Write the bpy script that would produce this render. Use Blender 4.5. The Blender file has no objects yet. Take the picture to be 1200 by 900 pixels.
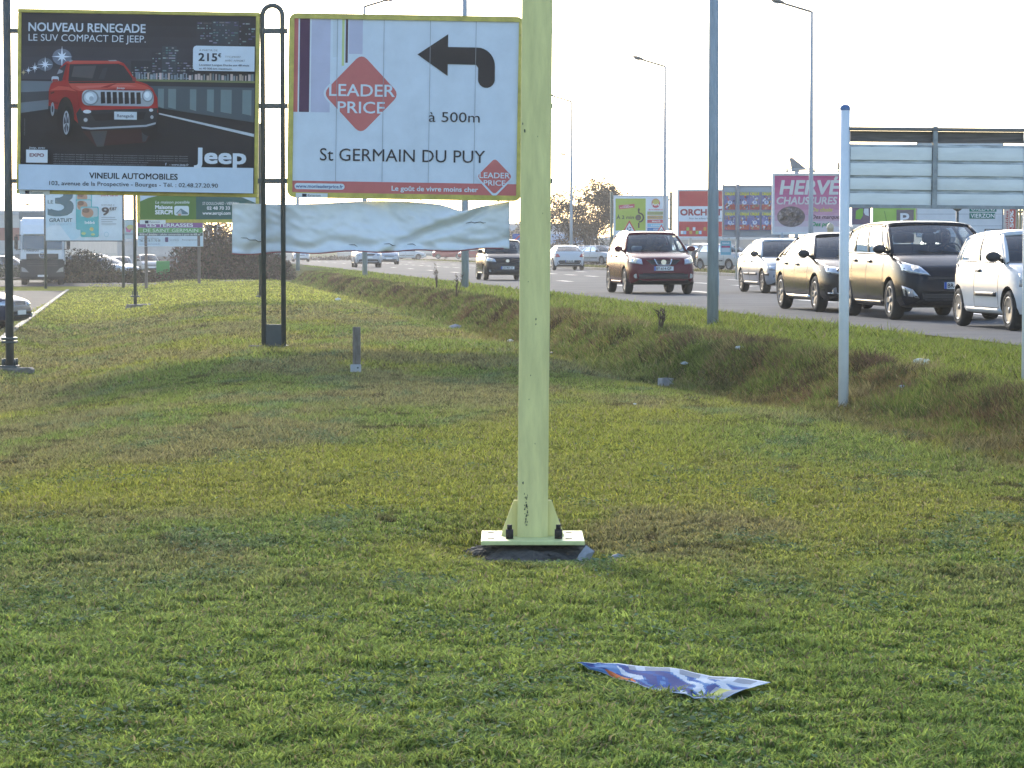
import bpy, bmesh, math, random
import numpy as np
from mathutils import Vector, Matrix
from mathutils.bvhtree import BVHTree
random.seed(7)
rng = np.random.default_rng(11)
R = math.radians
scene = bpy.context.scene
COL = scene.collection

# ------------------------------------------------------------------ camera
F = 3200.0                                    # focal length in photo pixels (1200 wide)
PITCH = math.atan((450 - 293) / F)
CAMZ = 1.6
cam_d = bpy.data.cameras.new("camera")
cam_d.sensor_width = 36.0
cam_d.lens = 36.0 * F / 1200.0
cam_d.clip_start = 0.5
cam_d.clip_end = 12000
cam = bpy.data.objects.new("camera", cam_d)
COL.objects.link(cam)
cam.location = (0, 0, CAMZ)
cam.rotation_euler = (R(90) - PITCH, 0, 0)
scene.camera = cam

# ------------------------------------------------------------------ sky, sun, exposure
SUN_AZ, SUN_EL = 13.0, 22.0                   # degrees left of the view, above the horizon
world = bpy.data.worlds.new("World")
scene.world = world
world.use_nodes = True
wn = world.node_tree
bg = wn.nodes["Background"]
sky = wn.nodes.new("ShaderNodeTexSky")
sky.sky_type = 'NISHITA'
sky.sun_disc = False
sky.sun_elevation = R(SUN_EL)
sky.sun_rotation = R(-SUN_AZ)
sky.air_density = 1.0
sky.dust_density = 1.6
sky.ozone_density = 2.0
wn.links.new(sky.outputs[0], bg.inputs[0])
bg.inputs[1].default_value = 0.15
sun_d = bpy.data.lights.new("sun", 'SUN')
sun_d.energy = 1.6
sun_d.angle = R(5)
sun_d.color = (1.0, 0.93, 0.82)
sun = bpy.data.objects.new("sun", sun_d)
COL.objects.link(sun)
sdir = Vector((-math.sin(R(SUN_AZ)) * math.cos(R(SUN_EL)), math.cos(R(SUN_AZ)) * math.cos(R(SUN_EL)), math.sin(R(SUN_EL))))
sun.rotation_euler = sdir.to_track_quat('Z', 'Y').to_euler()
sun.location = (-40, 40, 40)
vs = scene.view_settings
vs.view_transform = 'Standard'
vs.look = 'None'
vs.gamma = 1.0
vs.use_curve_mapping = False
vs.exposure = 1.48
scene.cycles.max_bounces = 6
scene.cycles.transparent_max_bounces = 12
scene.cycles.caustics_reflective = False
scene.cycles.caustics_refractive = False

# ------------------------------------------------------------------ pixel -> world
def P(px, py, D):
    """world point at photo pixel (px,py) whose forward distance (Y) is D"""
    a, b = (px - 600) / F, (450 - py) / F
    cp, sp = math.cos(PITCH), math.sin(PITCH)
    d = Vector((a, cp + b * sp, -sp + b * cp))
    return Vector((0, 0, CAMZ)) + d * (D / d.y)

# ------------------------------------------------------------------ materials
_M = {}
def mat(key, col=(0.5, 0.5, 0.5), rough=0.5, metal=0.0, var=0.12, scale=9.0, spec=0.5, bump=0.0, coat=0.0, emit=0.0, col2=None, stretch=None):
    if key in _M:
        return _M[key]
    m = bpy.data.materials.new(key)
    m.use_nodes = True
    nt = m.node_tree
    b = nt.nodes["Principled BSDF"]
    tc = nt.nodes.new("ShaderNodeTexCoord")
    nz = nt.nodes.new("ShaderNodeTexNoise")
    nz.inputs["Scale"].default_value = scale
    nz.inputs["Detail"].default_value = 6
    nz.inputs["Roughness"].default_value = 0.65
    if stretch:
        mp = nt.nodes.new("ShaderNodeMapping")
        mp.inputs["Scale"].default_value = stretch
        nt.links.new(tc.outputs["Object"], mp.inputs[0])
        nt.links.new(mp.outputs[0], nz.inputs["Vector"])
    else:
        nt.links.new(tc.outputs["Object"], nz.inputs["Vector"])
    rp = nt.nodes.new("ShaderNodeValToRGB")
    rp.color_ramp.elements[0].position = 0.3
    rp.color_ramp.elements[1].position = 0.7
    c = Vector(col)
    c2 = Vector(col2) if col2 else c * (1 - var)
    hi = c if col2 else c * (1 + var * 0.4)
    rp.color_ramp.elements[0].color = (*c2, 1)
    rp.color_ramp.elements[1].color = (min(hi[0], 1), min(hi[1], 1), min(hi[2], 1), 1)
    nt.links.new(nz.outputs[0], rp.inputs[0])
    nt.links.new(rp.outputs[0], b.inputs["Base Color"])
    b.inputs["Roughness"].default_value = rough
    b.inputs["Metallic"].default_value = metal
    b.inputs["Specular IOR Level"].default_value = spec
    if coat:
        b.inputs["Coat Weight"].default_value = coat
        b.inputs["Coat Roughness"].default_value = 0.06
    if bump:
        bp = nt.nodes.new("ShaderNodeBump")
        bp.inputs["Strength"].default_value = bump
        bp.inputs["Distance"].default_value = 0.02
        nt.links.new(nz.outputs[0], bp.inputs["Height"])
        nt.links.new(bp.outputs[0], b.inputs["Normal"])
    if emit:
        b.inputs["Emission Color"].default_value = (*col, 1)
        b.inputs["Emission Strength"].default_value = emit
    _M[key] = m
    return m

def ink(c):
    """printed poster colour"""
    return mat("print_%02d_%02d_%02d" % tuple(int(x * 99) for x in c), c, 0.6, var=0.10, scale=2.0, spec=0.15, bump=0.03)

def glass_mat(key, tint, refl):
    if key in _M:
        return _M[key]
    m = bpy.data.materials.new(key)
    m.use_nodes = True
    nt = m.node_tree
    nt.nodes.remove(nt.nodes["Principled BSDF"])
    out = nt.nodes["Material Output"]
    tr = nt.nodes.new("ShaderNodeBsdfTransparent")
    tr.inputs[0].default_value = (*tint, 1)
    gl = nt.nodes.new("ShaderNodeBsdfGlossy")
    gl.inputs["Roughness"].default_value = 0.03
    fr = nt.nodes.new("ShaderNodeFresnel")
    fr.inputs[0].default_value = refl
    mx = nt.nodes.new("ShaderNodeMixShader")
    nt.links.new(fr.outputs[0], mx.inputs[0])
    nt.links.new(tr.outputs[0], mx.inputs[1])
    nt.links.new(gl.outputs[0], mx.inputs[2])
    nt.links.new(mx.outputs[0], out.inputs[0])
    _M[key] = m
    return m

def attr_mat(key, rough=0.7, spec=0.08, transl=0.0, noise_scale=0.0, bump=0.0):
    """albedo from the mesh's own colour attribute 'Col' (per blade / per patch colour)"""
    if key in _M:
        return _M[key]
    m = bpy.data.materials.new(key)
    m.use_nodes = True
    nt = m.node_tree
    b = nt.nodes["Principled BSDF"]
    out = nt.nodes["Material Output"]
    at = nt.nodes.new("ShaderNodeAttribute")
    at.attribute_name = "Col"
    src = at.outputs["Color"]
    if noise_scale:
        tc = nt.nodes.new("ShaderNodeTexCoord")
        hs = None
        for k, (sc_, lo, hi) in enumerate(((noise_scale, 0.55, 1.35), (noise_scale * 7, 0.6, 1.4))):
            nz = nt.nodes.new("ShaderNodeTexNoise")
            nz.inputs["Scale"].default_value = sc_
            nz.inputs["Detail"].default_value = 8
            nz.inputs["Roughness"].default_value = 0.7
            nt.links.new(tc.outputs["Object"], nz.inputs["Vector"])
            mr = nt.nodes.new("ShaderNodeMapRange")
            mr.inputs[1].default_value = 0.3
            mr.inputs[2].default_value = 0.7
            mr.inputs[3].default_value = lo
            mr.inputs[4].default_value = hi
            nt.links.new(nz.outputs[0], mr.inputs[0])
            mu = nt.nodes.new("ShaderNodeVectorMath")
            mu.operation = 'SCALE'
            nt.links.new(src, mu.inputs[0])
            nt.links.new(mr.outputs[0], mu.inputs["Scale"])
            src = mu.outputs[0]
            hs = nz
        if bump:
            bp = nt.nodes.new("ShaderNodeBump")
            bp.inputs["Strength"].default_value = bump
            bp.inputs["Distance"].default_value = 0.05
            nt.links.new(hs.outputs[0], bp.inputs["Height"])
            nt.links.new(bp.outputs[0], b.inputs["Normal"])
    nt.links.new(src, b.inputs["Base Color"])
    b.inputs["Roughness"].default_value = rough
    b.inputs["Specular IOR Level"].default_value = spec
    if transl:
        tl = nt.nodes.new("ShaderNodeBsdfTranslucent")
        nt.links.new(src, tl.inputs[0])
        mx = nt.nodes.new("ShaderNodeMixShader")
        mx.inputs[0].default_value = transl
        nt.links.new(b.outputs[0], mx.inputs[1])
        nt.links.new(tl.outputs[0], mx.inputs[2])
        nt.links.new(mx.outputs[0], out.inputs[0])
    _M[key] = m
    return m

# ------------------------------------------------------------------ objects
def tag(o, label=None, cat=None, group=None, kind=None):
    if label: o["label"] = label
    if cat: o["category"] = cat
    if group: o["group"] = group
    if kind: o["kind"] = kind
    return o

def empty(name, loc, rz=0.0, label=None, cat=None, group=None):
    o = bpy.data.objects.new(name, None)
    o.empty_display_size = 0.2
    COL.objects.link(o)
    o.location = loc
    o.rotation_euler = (0, 0, rz)
    return tag(o, label, cat, group)

def link(name, me, mats, parent=None, smooth=False):
    for m in (mats if isinstance(mats, (list, tuple)) else [mats]):
        me.materials.append(m)
    if smooth:
        me.polygons.foreach_set("use_smooth", [True] * len(me.polygons))
    o = bpy.data.objects.new(name, me)
    COL.objects.link(o)
    if parent:
        o.parent = parent
    return o

def obj(name, bm, mats, parent=None, smooth=False, loc=None):
    me = bpy.data.meshes.new(name)
    bm.to_mesh(me)
    bm.free()
    o = link(name, me, mats, parent, smooth)
    if loc is not None:
        o.location = loc
    return o

def copy_tree(o, parent=None):
    c = o.copy()
    COL.objects.link(c)
    c.parent = parent
    for ch in list(o.children):
        copy_tree(ch, c)
    return c

def box(bm, x0, x1, y0, y1, z0, z1, mi=0, bevel=0.0, M=None):
    vs_ = [bm.verts.new((x, y, z)) for z in (z0, z1) for y in (y0, y1) for x in (x0, x1)]
    idx = ((0, 2, 3, 1), (4, 5, 7, 6), (0, 1, 5, 4), (2, 6, 7, 3), (0, 4, 6, 2), (1, 3, 7, 5))
    fs = [bm.faces.new([vs_[i] for i in f]) for f in idx]
    for f in fs: f.material_index = mi
    if bevel:
        es = list({e for f in fs for e in f.edges})
        r = bmesh.ops.bevel(bm, geom=es, offset=bevel, segments=2, affect='EDGES', profile=0.5)
        for f in r["faces"]: f.material_index = mi
        vs_ = list({v for f in r["faces"] for v in f.verts} | {v for v in vs_ if v.is_valid})
    if M is not None:
        for v in vs_: v.co = M @ v.co
    return vs_

def tube(bm, pts, rad, seg=10, mi=0, cap=True, flat=None):
    """tube along a polyline; rad a number or one per point"""
    pts = [Vector(p) for p in pts]
    n = len(pts)
    rads = rad if isinstance(rad, (list, tuple)) else [rad] * n
    rings = []
    up = Vector((0, 0, 1))
    t0 = (pts[1] - pts[0]).normalized()
    if abs(t0.dot(up)) > 0.95: up = Vector((1, 0, 0))
    for i in range(n):
        if i == 0: t = pts[1] - pts[0]
        elif i == n - 1: t = pts[-1] - pts[-2]
        else: t = (pts[i + 1] - pts[i]).normalized() + (pts[i] - pts[i - 1]).normalized()
        t.normalize()
        s = t.cross(up).normalized()
        u = s.cross(t).normalized()
        up = u
        rings.append([bm.verts.new(pts[i] + (s * math.cos(a) + u * math.sin(a) * (flat or 1.0)) * rads[i])
                      for a in [2 * math.pi * k / seg for k in range(seg)]])
    for i in range(n - 1):
        for k in range(seg):
            f = bm.faces.new((rings[i][k], rings[i][(k + 1) % seg], rings[i + 1][(k + 1) % seg], rings[i + 1][k]))
            f.material_index = mi
            f.smooth = True
    if cap:
        f = bm.faces.new(list(reversed(rings[0]))); f.material_index = mi
        f = bm.faces.new(rings[-1]); f.material_index = mi

def prism(bm, poly, y0, y1, mi=0):
    """extrude an x,z outline between y0 and y1"""
    a = [bm.verts.new((x, y0, z)) for x, z in poly]
    b = [bm.verts.new((x, y1, z)) for x, z in poly]
    n = len(poly)
    fs = [bm.faces.new(a), bm.faces.new(list(reversed(b)))]
    for i in range(n):
        fs.append(bm.faces.new((a[i], b[i], b[(i + 1) % n], a[(i + 1) % n])))
    for f in fs: f.material_index = mi
    return fs

def lathe(bm, prof, axis='z', seg=24, mi=0, origin=(0, 0, 0)):
    rings = []
    o = Vector(origin)
    for r, h in prof:
        ring = []
        for k in range(seg):
            a = 2 * math.pi * k / seg
            if axis == 'z': p = Vector((r * math.cos(a), r * math.sin(a), h))
            elif axis == 'y': p = Vector((r * math.cos(a), h, r * math.sin(a)))
            else: p = Vector((h, r * math.cos(a), r * math.sin(a)))
            ring.append(bm.verts.new(o + p))
        rings.append(ring)
    for i in range(len(rings) - 1):
        for k in range(seg):
            f = bm.faces.new((rings[i][k], rings[i][(k + 1) % seg], rings[i + 1][(k + 1) % seg], rings[i + 1][k]))
            f.material_index = mi
            f.smooth = True
    return rings

def np_mesh(name, verts, quads=None, tris=None, cols=None):
    """fast mesh from numpy arrays; cols are per-vertex linear rgb"""
    me = bpy.data.meshes.new(name)
    nv = len(verts)
    nq = 0 if quads is None else len(quads)
    ntr = 0 if tris is None else len(tris)
    me.vertices.add(nv)
    me.vertices.foreach_set("co", np.ascontiguousarray(verts, dtype=np.float32).ravel())
    loops = []
    starts = []
    if nq:
        loops.append(np.asarray(quads, dtype=np.int32).ravel())
        starts.append(np.arange(nq, dtype=np.int32) * 4)
    if ntr:
        loops.append(np.asarray(tris, dtype=np.int32).ravel())
        starts.append(np.arange(ntr, dtype=np.int32) * 3 + nq * 4)
    loops = np.concatenate(loops)
    starts = np.concatenate(starts)
    me.loops.add(len(loops))
    me.loops.foreach_set("vertex_index", loops)
    me.polygons.add(nq + ntr)
    me.polygons.foreach_set("loop_start", starts)
    me.update(calc_edges=True)
    if cols is not None:
        ca = me.color_attributes.new("Col", 'FLOAT_COLOR', 'POINT')
        rgba = np.ones((nv, 4), dtype=np.float32)
        rgba[:, :3] = cols
        ca.data.foreach_set("color", rgba.ravel())
    me.validate()
    return me

# ------------------------------------------------------------------ noise and terrain
_tab = np.random.default_rng(3).random((256, 256))
def vnoise(x, y):
    x = np.asarray(x, dtype=float); y = np.asarray(y, dtype=float)
    xi = np.floor(x).astype(int); yi = np.floor(y).astype(int)
    fx = x - xi; fy = y - yi
    fx = fx * fx * (3 - 2 * fx); fy = fy * fy * (3 - 2 * fy)
    g = lambda a, b: _tab[a % 256, b % 256]
    return (g(xi, yi) * (1 - fx) + g(xi + 1, yi) * fx) * (1 - fy) + (g(xi, yi + 1) * (1 - fx) + g(xi + 1, yi + 1) * fx) * fy
def fbm(x, y, o=4):
    s = 0; a = 0.5; t = 0
    x = np.asarray(x, dtype=float); y = np.asarray(y, dtype=float)
    for k in range(o):
        ca, sa = math.cos(0.6 + 1.1 * k), math.sin(0.6 + 1.1 * k)          # turn every octave so that no grid shows
        s = s + a * vnoise((x * ca - y * sa) * 2 ** k + 17.3 * k, (x * sa + y * ca) * 2 ** k + 5.1 * k); t += a; a *= 0.55
    return s / t
def sstep(a, b, x):
    t = np.clip((np.asarray(x, dtype=float) - a) / (b - a), 0, 1)
    return t * t * (3 - 2 * t)

SH = 0.1234                                   # the road runs along x = u - SH*y
ROAD_Z = 0.47
def lot_edge(y):
    return -2.65 - 0.0195 * np.asarray(y, dtype=float)
def ground_z(x, y):
    x = np.asarray(x, dtype=float); y = np.asarray(y, dtype=float)
    u = x + SH * y
    z = -0.47 * sstep(1.2, -2.8, u) * sstep(12, 40, y) * (1 - 0.35 * sstep(70, 130, y))
    z = z + 0.05 * (fbm(x * 0.35, y * 0.22, 3) - 0.5) * 2 * sstep(10.2, 8.5, u)
    z = z + 0.018 * (fbm(x * 2.3, y * 2.3, 3) - 0.5) * sstep(10.2, 9.0, u) * sstep(70, 30, y)
    wob = (fbm(y * 0.16, 3.3 + 0 * y, 3) - 0.5) * 1.0
    ditch = -0.15 * np.exp(-((u - 6.3 - wob * 0.5) / 0.55) ** 2) * sstep(22, 34, y)
    near = sstep(34, 25, y)
    a0 = 6.55 + wob * 0.5; a1 = 7.40 + wob * 0.7 + 0.35 * (fbm(y * 0.9, 7.7 + 0 * y, 2) - 0.5) + near * 0.6
    bank = 0.36 * sstep(a0, a1, u) + 0.085 * sstep(a1, 9.9, u)
    bank = bank + 0.05 * (fbm(x * 1.6, y * 0.9, 3) - 0.4) * np.exp(-((u - a1 + 0.3) / 0.6) ** 2)
    z = z + ditch + bank
    z = z - 0.115 * np.exp(-((((x - 0.11) / 0.65) ** 2 + ((y - 14.9) / 0.9) ** 2) ** 1.5))
    z = z + 0.085 * np.exp(-(((x - 3.27) / 0.8) ** 2 + ((y - 27) / 2.0) ** 2))
    z = z - 0.10 * np.exp(-(((x - 5.1) / 0.5) ** 2 + ((y - 27) / 1.6) ** 2))
    e = lot_edge(y)
    z = np.where(u < e + 1.2, z + (-0.31 - z) * sstep(e + 1.2, e, u) * sstep(25, 40, y) * sstep(140, 125, y), z)
    return z
def gz(x, y):
    return float(ground_z(x, y))

C_GREEN = np.array([0.190, 0.252, 0.068]); C_YEL = np.array([0.290, 0.295, 0.066])
C_DRY = np.array([0.260, 0.220, 0.115]); C_BLUE = np.array([0.150, 0.215, 0.110])
C_SOIL = np.array([0.045, 0.034, 0.022]); C_BROWN = np.array([0.12, 0.08, 0.045])
def lerp(a, b, t):
    return a + (b - a) * np.asarray(t)[..., None]
def lawn_colour(x, y):
    """patches of lush, yellow, dry and clover-blue growth (large-scale albedo of the lawn), with sunlight painted into the far strip"""
    u = x + SH * y
    n1 = fbm(x * 0.42 + 3, y * 0.16 + 8, 4); n2 = fbm(x * 0.9 + 40, y * 0.34 + 2, 4); n3 = fbm(x * 2.2 + 9, y * 1.1 + 70, 4)
    c = np.broadcast_to(C_GREEN, np.shape(x) + (3,)).copy()
    c = lerp(c, C_YEL, np.clip(sstep(0.40, 0.66, n1) * 0.75 + 0.12, 0, 1))
    nb = 1.6 * (fbm(x * 1.3 + 5, y * 0.7, 3) - 0.5)
    up = 26.0 + 2.0 * np.minimum(x, 0.5)
    band = sstep(15.9, 17.0, y + nb) * sstep(up + 0.9, up - 0.9, y + nb) * sstep(2.6, 0.9, x + 0.5 * nb)      # the yellow sweep across the middle
    c = lerp(c, np.array([0.288, 0.302, 0.058]), 0.85 * band)
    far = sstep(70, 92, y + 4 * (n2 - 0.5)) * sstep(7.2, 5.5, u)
    c = lerp(c, C_YEL * 1.55, 0.75 * far)  # far strip: yellow grass brightened in colour to stand for a sunlit patch
    dry = sstep(0.40, 0.62, n2) * sstep(9, 14, y) * sstep(7, 5.5, u) * (1 - 0.8 * band) * (1 - 0.8 * far)
    c = lerp(c, C_DRY, 0.7 * dry)
    c = lerp(c, C_SOIL * 1.6, 0.75 * sstep(0.66, 0.74, fbm(x * 3.1 + 60, y * 2.1 + 11, 4)) * sstep(11, 13, y) * (1 - band) * (1 - far))
    c = lerp(c, C_BLUE, 0.55 * sstep(0.60, 0.74, n3) * (1 - far) * (1 - 0.6 * band))
    lush = sstep(16, 10.5, y)
    c = lerp(c, np.array([0.232, 0.320, 0.078]), 0.75 * lush)
    vg = sstep(7.6, 8.2, u) * sstep(10.5, 10, u)
    c = lerp(c, np.array([0.190, 0.235, 0.045]), 0.8 * vg)
    sl = sstep(5.9, 6.5, u) * sstep(8.1, 7.5, u)
    c = lerp(c, lerp(np.broadcast_to(np.array([0.14, 0.175, 0.055]), c.shape).copy(), C_BROWN, sstep(0.45, 0.6, fbm(x * 0.7, y * 0.25 + 30, 3))), 0.75 * sl)
    far_r = sstep(24.2, 24.6, u)
    c = lerp(c, np.array([0.13, 0.13, 0.045]), far_r)
    return c
# ------------------------------------------------------------------ the lawn, one sheet to the horizon
def build_ground():
    ys = np.concatenate([np.arange(-8, 8, 1.0), np.arange(8, 30, 0.16), np.arange(30, 80, 0.45), np.arange(80, 200, 2.0), np.geomspace(200, 6000, 26)])
    us = np.concatenate([-np.geomspace(3000, 40, 14), np.arange(-38, -6, 2.0), np.arange(-6, 5.4, 0.2), np.arange(5.4, 10.6, 0.09),
                         np.arange(10.8, 30, 1.6), np.geomspace(32, 3000, 16)])
    U, Y = np.meshgrid(us, ys)
    yy = np.minimum(Y, 400)
    X = U - SH * yy
    Z = ground_z(X, yy)
    # sunk under the tarmac sheets
    Z = np.where((U > 10.0) & (U < 24.0), 0.40, Z)
    Z = np.where(U >= 24.0, 0.50, Z)
    lot = (U < lot_edge(Y) - 0.02) & (Y < 133)
    Z = np.where(lot, -0.50, Z)
    Z = np.where((Y > 143) & (U < 8.0), -0.42, Z)
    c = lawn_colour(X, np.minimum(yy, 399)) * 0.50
    fa = sstep(158, 175, Y)[..., None]
    c = c * (1 - fa) + np.array([0.11, 0.115, 0.06]) * fa
    nv = X.shape
    V = np.stack([X, Y, Z], -1).reshape(-1, 3)
    idx = np.arange(V.shape[0]).reshape(nv)
    q = np.stack([idx[:-1, :-1], idx[:-1, 1:], idx[1:, 1:], idx[1:, :-1]], -1).reshape(-1, 4)
    me = np_mesh("lawn", V, quads=q, cols=c.reshape(-1, 3))
    o = link("lawn", me, attr_mat("lawn_soil", 0.95, spec=0.0, noise_scale=3.0, bump=0.6), smooth=True)
    tag(o, kind="structure")
build_ground()

def asphalt(key, base, tracks=True):
    if key in _M: return _M[key]
    m = mat(key, base, 0.92, var=0.3, scale=0.6, spec=0.08)
    nt = m.node_tree
    b = nt.nodes["Principled BSDF"]
    tc = nt.nodes.new("ShaderNodeTexCoord")
    n2 = nt.nodes.new("ShaderNodeTexNoise")
    n2.inputs["Scale"].default_value = 90
    n2.inputs["Detail"].default_value = 3
    nt.links.new(tc.outputs["Object"], n2.inputs["Vector"])
    bp = nt.nodes.new("ShaderNodeBump")
    bp.inputs["Strength"].default_value = 0.35
    bp.inputs["Distance"].default_value = 0.01
    nt.links.new(n2.outputs[0], bp.inputs["Height"])
    nt.links.new(bp.outputs[0], b.inputs["Normal"])
    return m

def strip(name, u0, u1, y0, y1, z, m, ny=40, nu=6, jag=0.0, kind="structure", lim=400, edge=None):
    """a sheet between two lines that run along the road"""
    ys = np.linspace(y0, y1, ny); t = np.linspace(0, 1, nu)
    T, Y = np.meshgrid(t, ys)
    e = jag * (fbm(ys * 0.9, ys * 0 + 4, 3) - 0.5)[:, None]
    U = (u0 + e) + (u1 - u0 - e) * T
    if edge is not None: U = u0 + (edge(ys)[:, None] - u0) * T
    X = U - SH * np.minimum(Y, lim)
    zz = z(X, Y) if callable(z) else np.full_like(X, z)
    V = np.stack([X, Y, zz], -1).reshape(-1, 3)
    idx = np.arange(len(V)).reshape(X.shape)
    q = np.stack([idx[:-1, :-1], idx[:-1, 1:], idx[1:, 1:], idx[1:, :-1]], -1).reshape(-1, 4)
    o = link(name, np_mesh(name, V, quads=q), m)
    return tag(o, kind=kind)

M_ROAD = asphalt("road_asphalt", (0.095, 0.100, 0.110))
strip("road", 10.0, 24.0, -6, 420, ROAD_Z, M_ROAD, 300, 8, jag=0.5)
M_LINE = mat("worn_road_paint", (0.40, 0.40, 0.40), 0.6, var=0.65, scale=3)
def dashes(u, y0, y1, ln, gap, w=0.14):
    bm = bmesh.new()
    y = y0
    while y < y1:
        vs_ = [bm.verts.new((uu - SH * yy, yy, ROAD_Z + 0.004)) for uu, yy in ((u - w, y), (u + w, y), (u + w, y + ln), (u - w, y + ln))]
        bm.faces.new(vs_)
        y += ln + gap
    return tag(obj("road_marking", bm, M_LINE), kind="structure")
dashes(14.2, 20, 330, 3.0, 10.0)
dashes(18.0, 22, 330, 3.0, 3.3)
dashes(21.2, 24, 330, 3.0, 10.0)
# kerbs along the far side of the road and round the lot
M_KERB = mat("kerb_concrete", (0.20, 0.185, 0.165), 0.85, var=0.3, scale=3)
def kerb(u, y0, y1, z, w=0.16, h=0.13, lim=400, n=60):
    bm = bmesh.new()
    ys = np.linspace(y0, y1, n)
    prev = None
    for y in ys:
        x = (float(u(y)) + .06 if callable(u) else u) - SH * min(y, lim)
        r = [bm.verts.new(p) for p in ((x - w / 2, y, z - 0.05), (x - w / 2, y, z + h - 0.01), (x - w / 2 + 0.015, y, z + h), (x + w / 2 - 0.015, y, z + h), (x + w / 2, y, z + h - 0.01), (x + w / 2, y, z - 0.05))]
        if prev:
            for k in range(5):
                bm.faces.new((prev[k], r[k], r[k + 1], prev[k + 1]))
        prev = r
    return tag(obj("kerb", bm, M_KERB), kind="structure")
kerb(24.1, 10, 420, ROAD_Z)
M_LOT = asphalt("lot_asphalt", (0.085, 0.082, 0.08))
strip("car_park", -60, -4.7, 12, 131, -0.35, M_LOT, 60, 6, edge=lot_edge)
kerb(lot_edge, 12, 131, -0.35, h=0.07)
strip("truck_road", -120, 5.0, 143, 172, -0.30, M_LOT, 10, 10)
strip("parking_ground", -160, 5.0, 185, 420, -0.30, M_LOT, 20, 10)
strip("parking_ground", 29.0, 120, 60, 480, 0.515, M_LOT, 30, 8)

# ------------------------------------------------------------------ grass
EXCL = []                                      # (x, y, rx, ry) kept clear of blades
def keep(x, y):
    k = np.ones(len(x), bool)
    for cx, cy, rx, ry in EXCL:
        k &= (((x - cx) / rx) ** 2 + ((y - cy) / ry) ** 2) > 1
    return k

def blades(name, x, y, h, w, col, seg2=True, lean=0.5, z0=None):
    n = len(x)
    z = (ground_z(x, y) if z0 is None else z0) - 0.004
    th = rng.random(n) * 2 * np.pi
    dx, dy = np.cos(th), np.sin(th)
    ph = rng.random(n) * 2 * np.pi
    l = lean * (0.25 + rng.random(n)) * h
    lx, ly = np.cos(ph) * l, np.sin(ph) * l
    b0 = np.stack([x - dx * w / 2, y - dy * w / 2, z], -1)
    b1 = np.stack([x + dx * w / 2, y + dy * w / 2, z], -1)
    tip = np.stack([x + lx, y + ly, z + h * (1 - 0.25 * np.minimum(l / h, 1))], -1)
    if seg2:
        mx, my, mz = x + lx * 0.38, y + ly * 0.38, z + h * 0.62
        m0 = np.stack([mx - dx * w * 0.42, my - dy * w * 0.42, mz], -1)
        m1 = np.stack([mx + dx * w * 0.42, my + dy * w * 0.42, mz], -1)
        V = np.stack([b0, b1, m1, m0, tip], 1).reshape(-1, 3)
        i = np.arange(n)[:, None] * 5
        q = i + np.array([[0, 1, 2, 3]]); t = i + np.array([[3, 2, 4]])
        C = np.repeat(col, 5, 0)
        return np_mesh(name, V, quads=q, tris=t, cols=C)
    V = np.stack([b0, b1, tip], 1).reshape(-1, 3)
    t = np.arange(n)[:, None] * 3 + np.array([[0, 1, 2]])
    return np_mesh(name, V, tris=t, cols=np.repeat(col, 3, 0))

def scatter(n, y0, y1, u1=9.9, pad=1.0, u0=-4.6):
    """points in the camera's wedge between two depths, thinning with distance"""
    y = y0 * (y1 / y0) ** rng.random(n)
    half = 600 / F * y + pad
    x = (rng.random(n) * 2 - 1) * half
    u = x + SH * y
    k = (u < u1) & (u > u0) & keep(x, y)
    return x[k], y[k]

def blade_col(x, y, j=0.28):
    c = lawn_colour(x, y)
    n = len(x)
    c = c * (1 + j * 1.5 * (rng.random(n) * 2 - 1))[:, None]
    s = rng.random(n)
    c[s < 0.10] = C_DRY * 1.1 * (0.5 + 0.8 * rng.random((np.sum(s < 0.10), 1)))
    c[s > 0.93] *= 0.4
    c[(s > 0.10) & (s < 0.19)] *= np.array([1.25, 1.12, 0.9])
    return c

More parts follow.
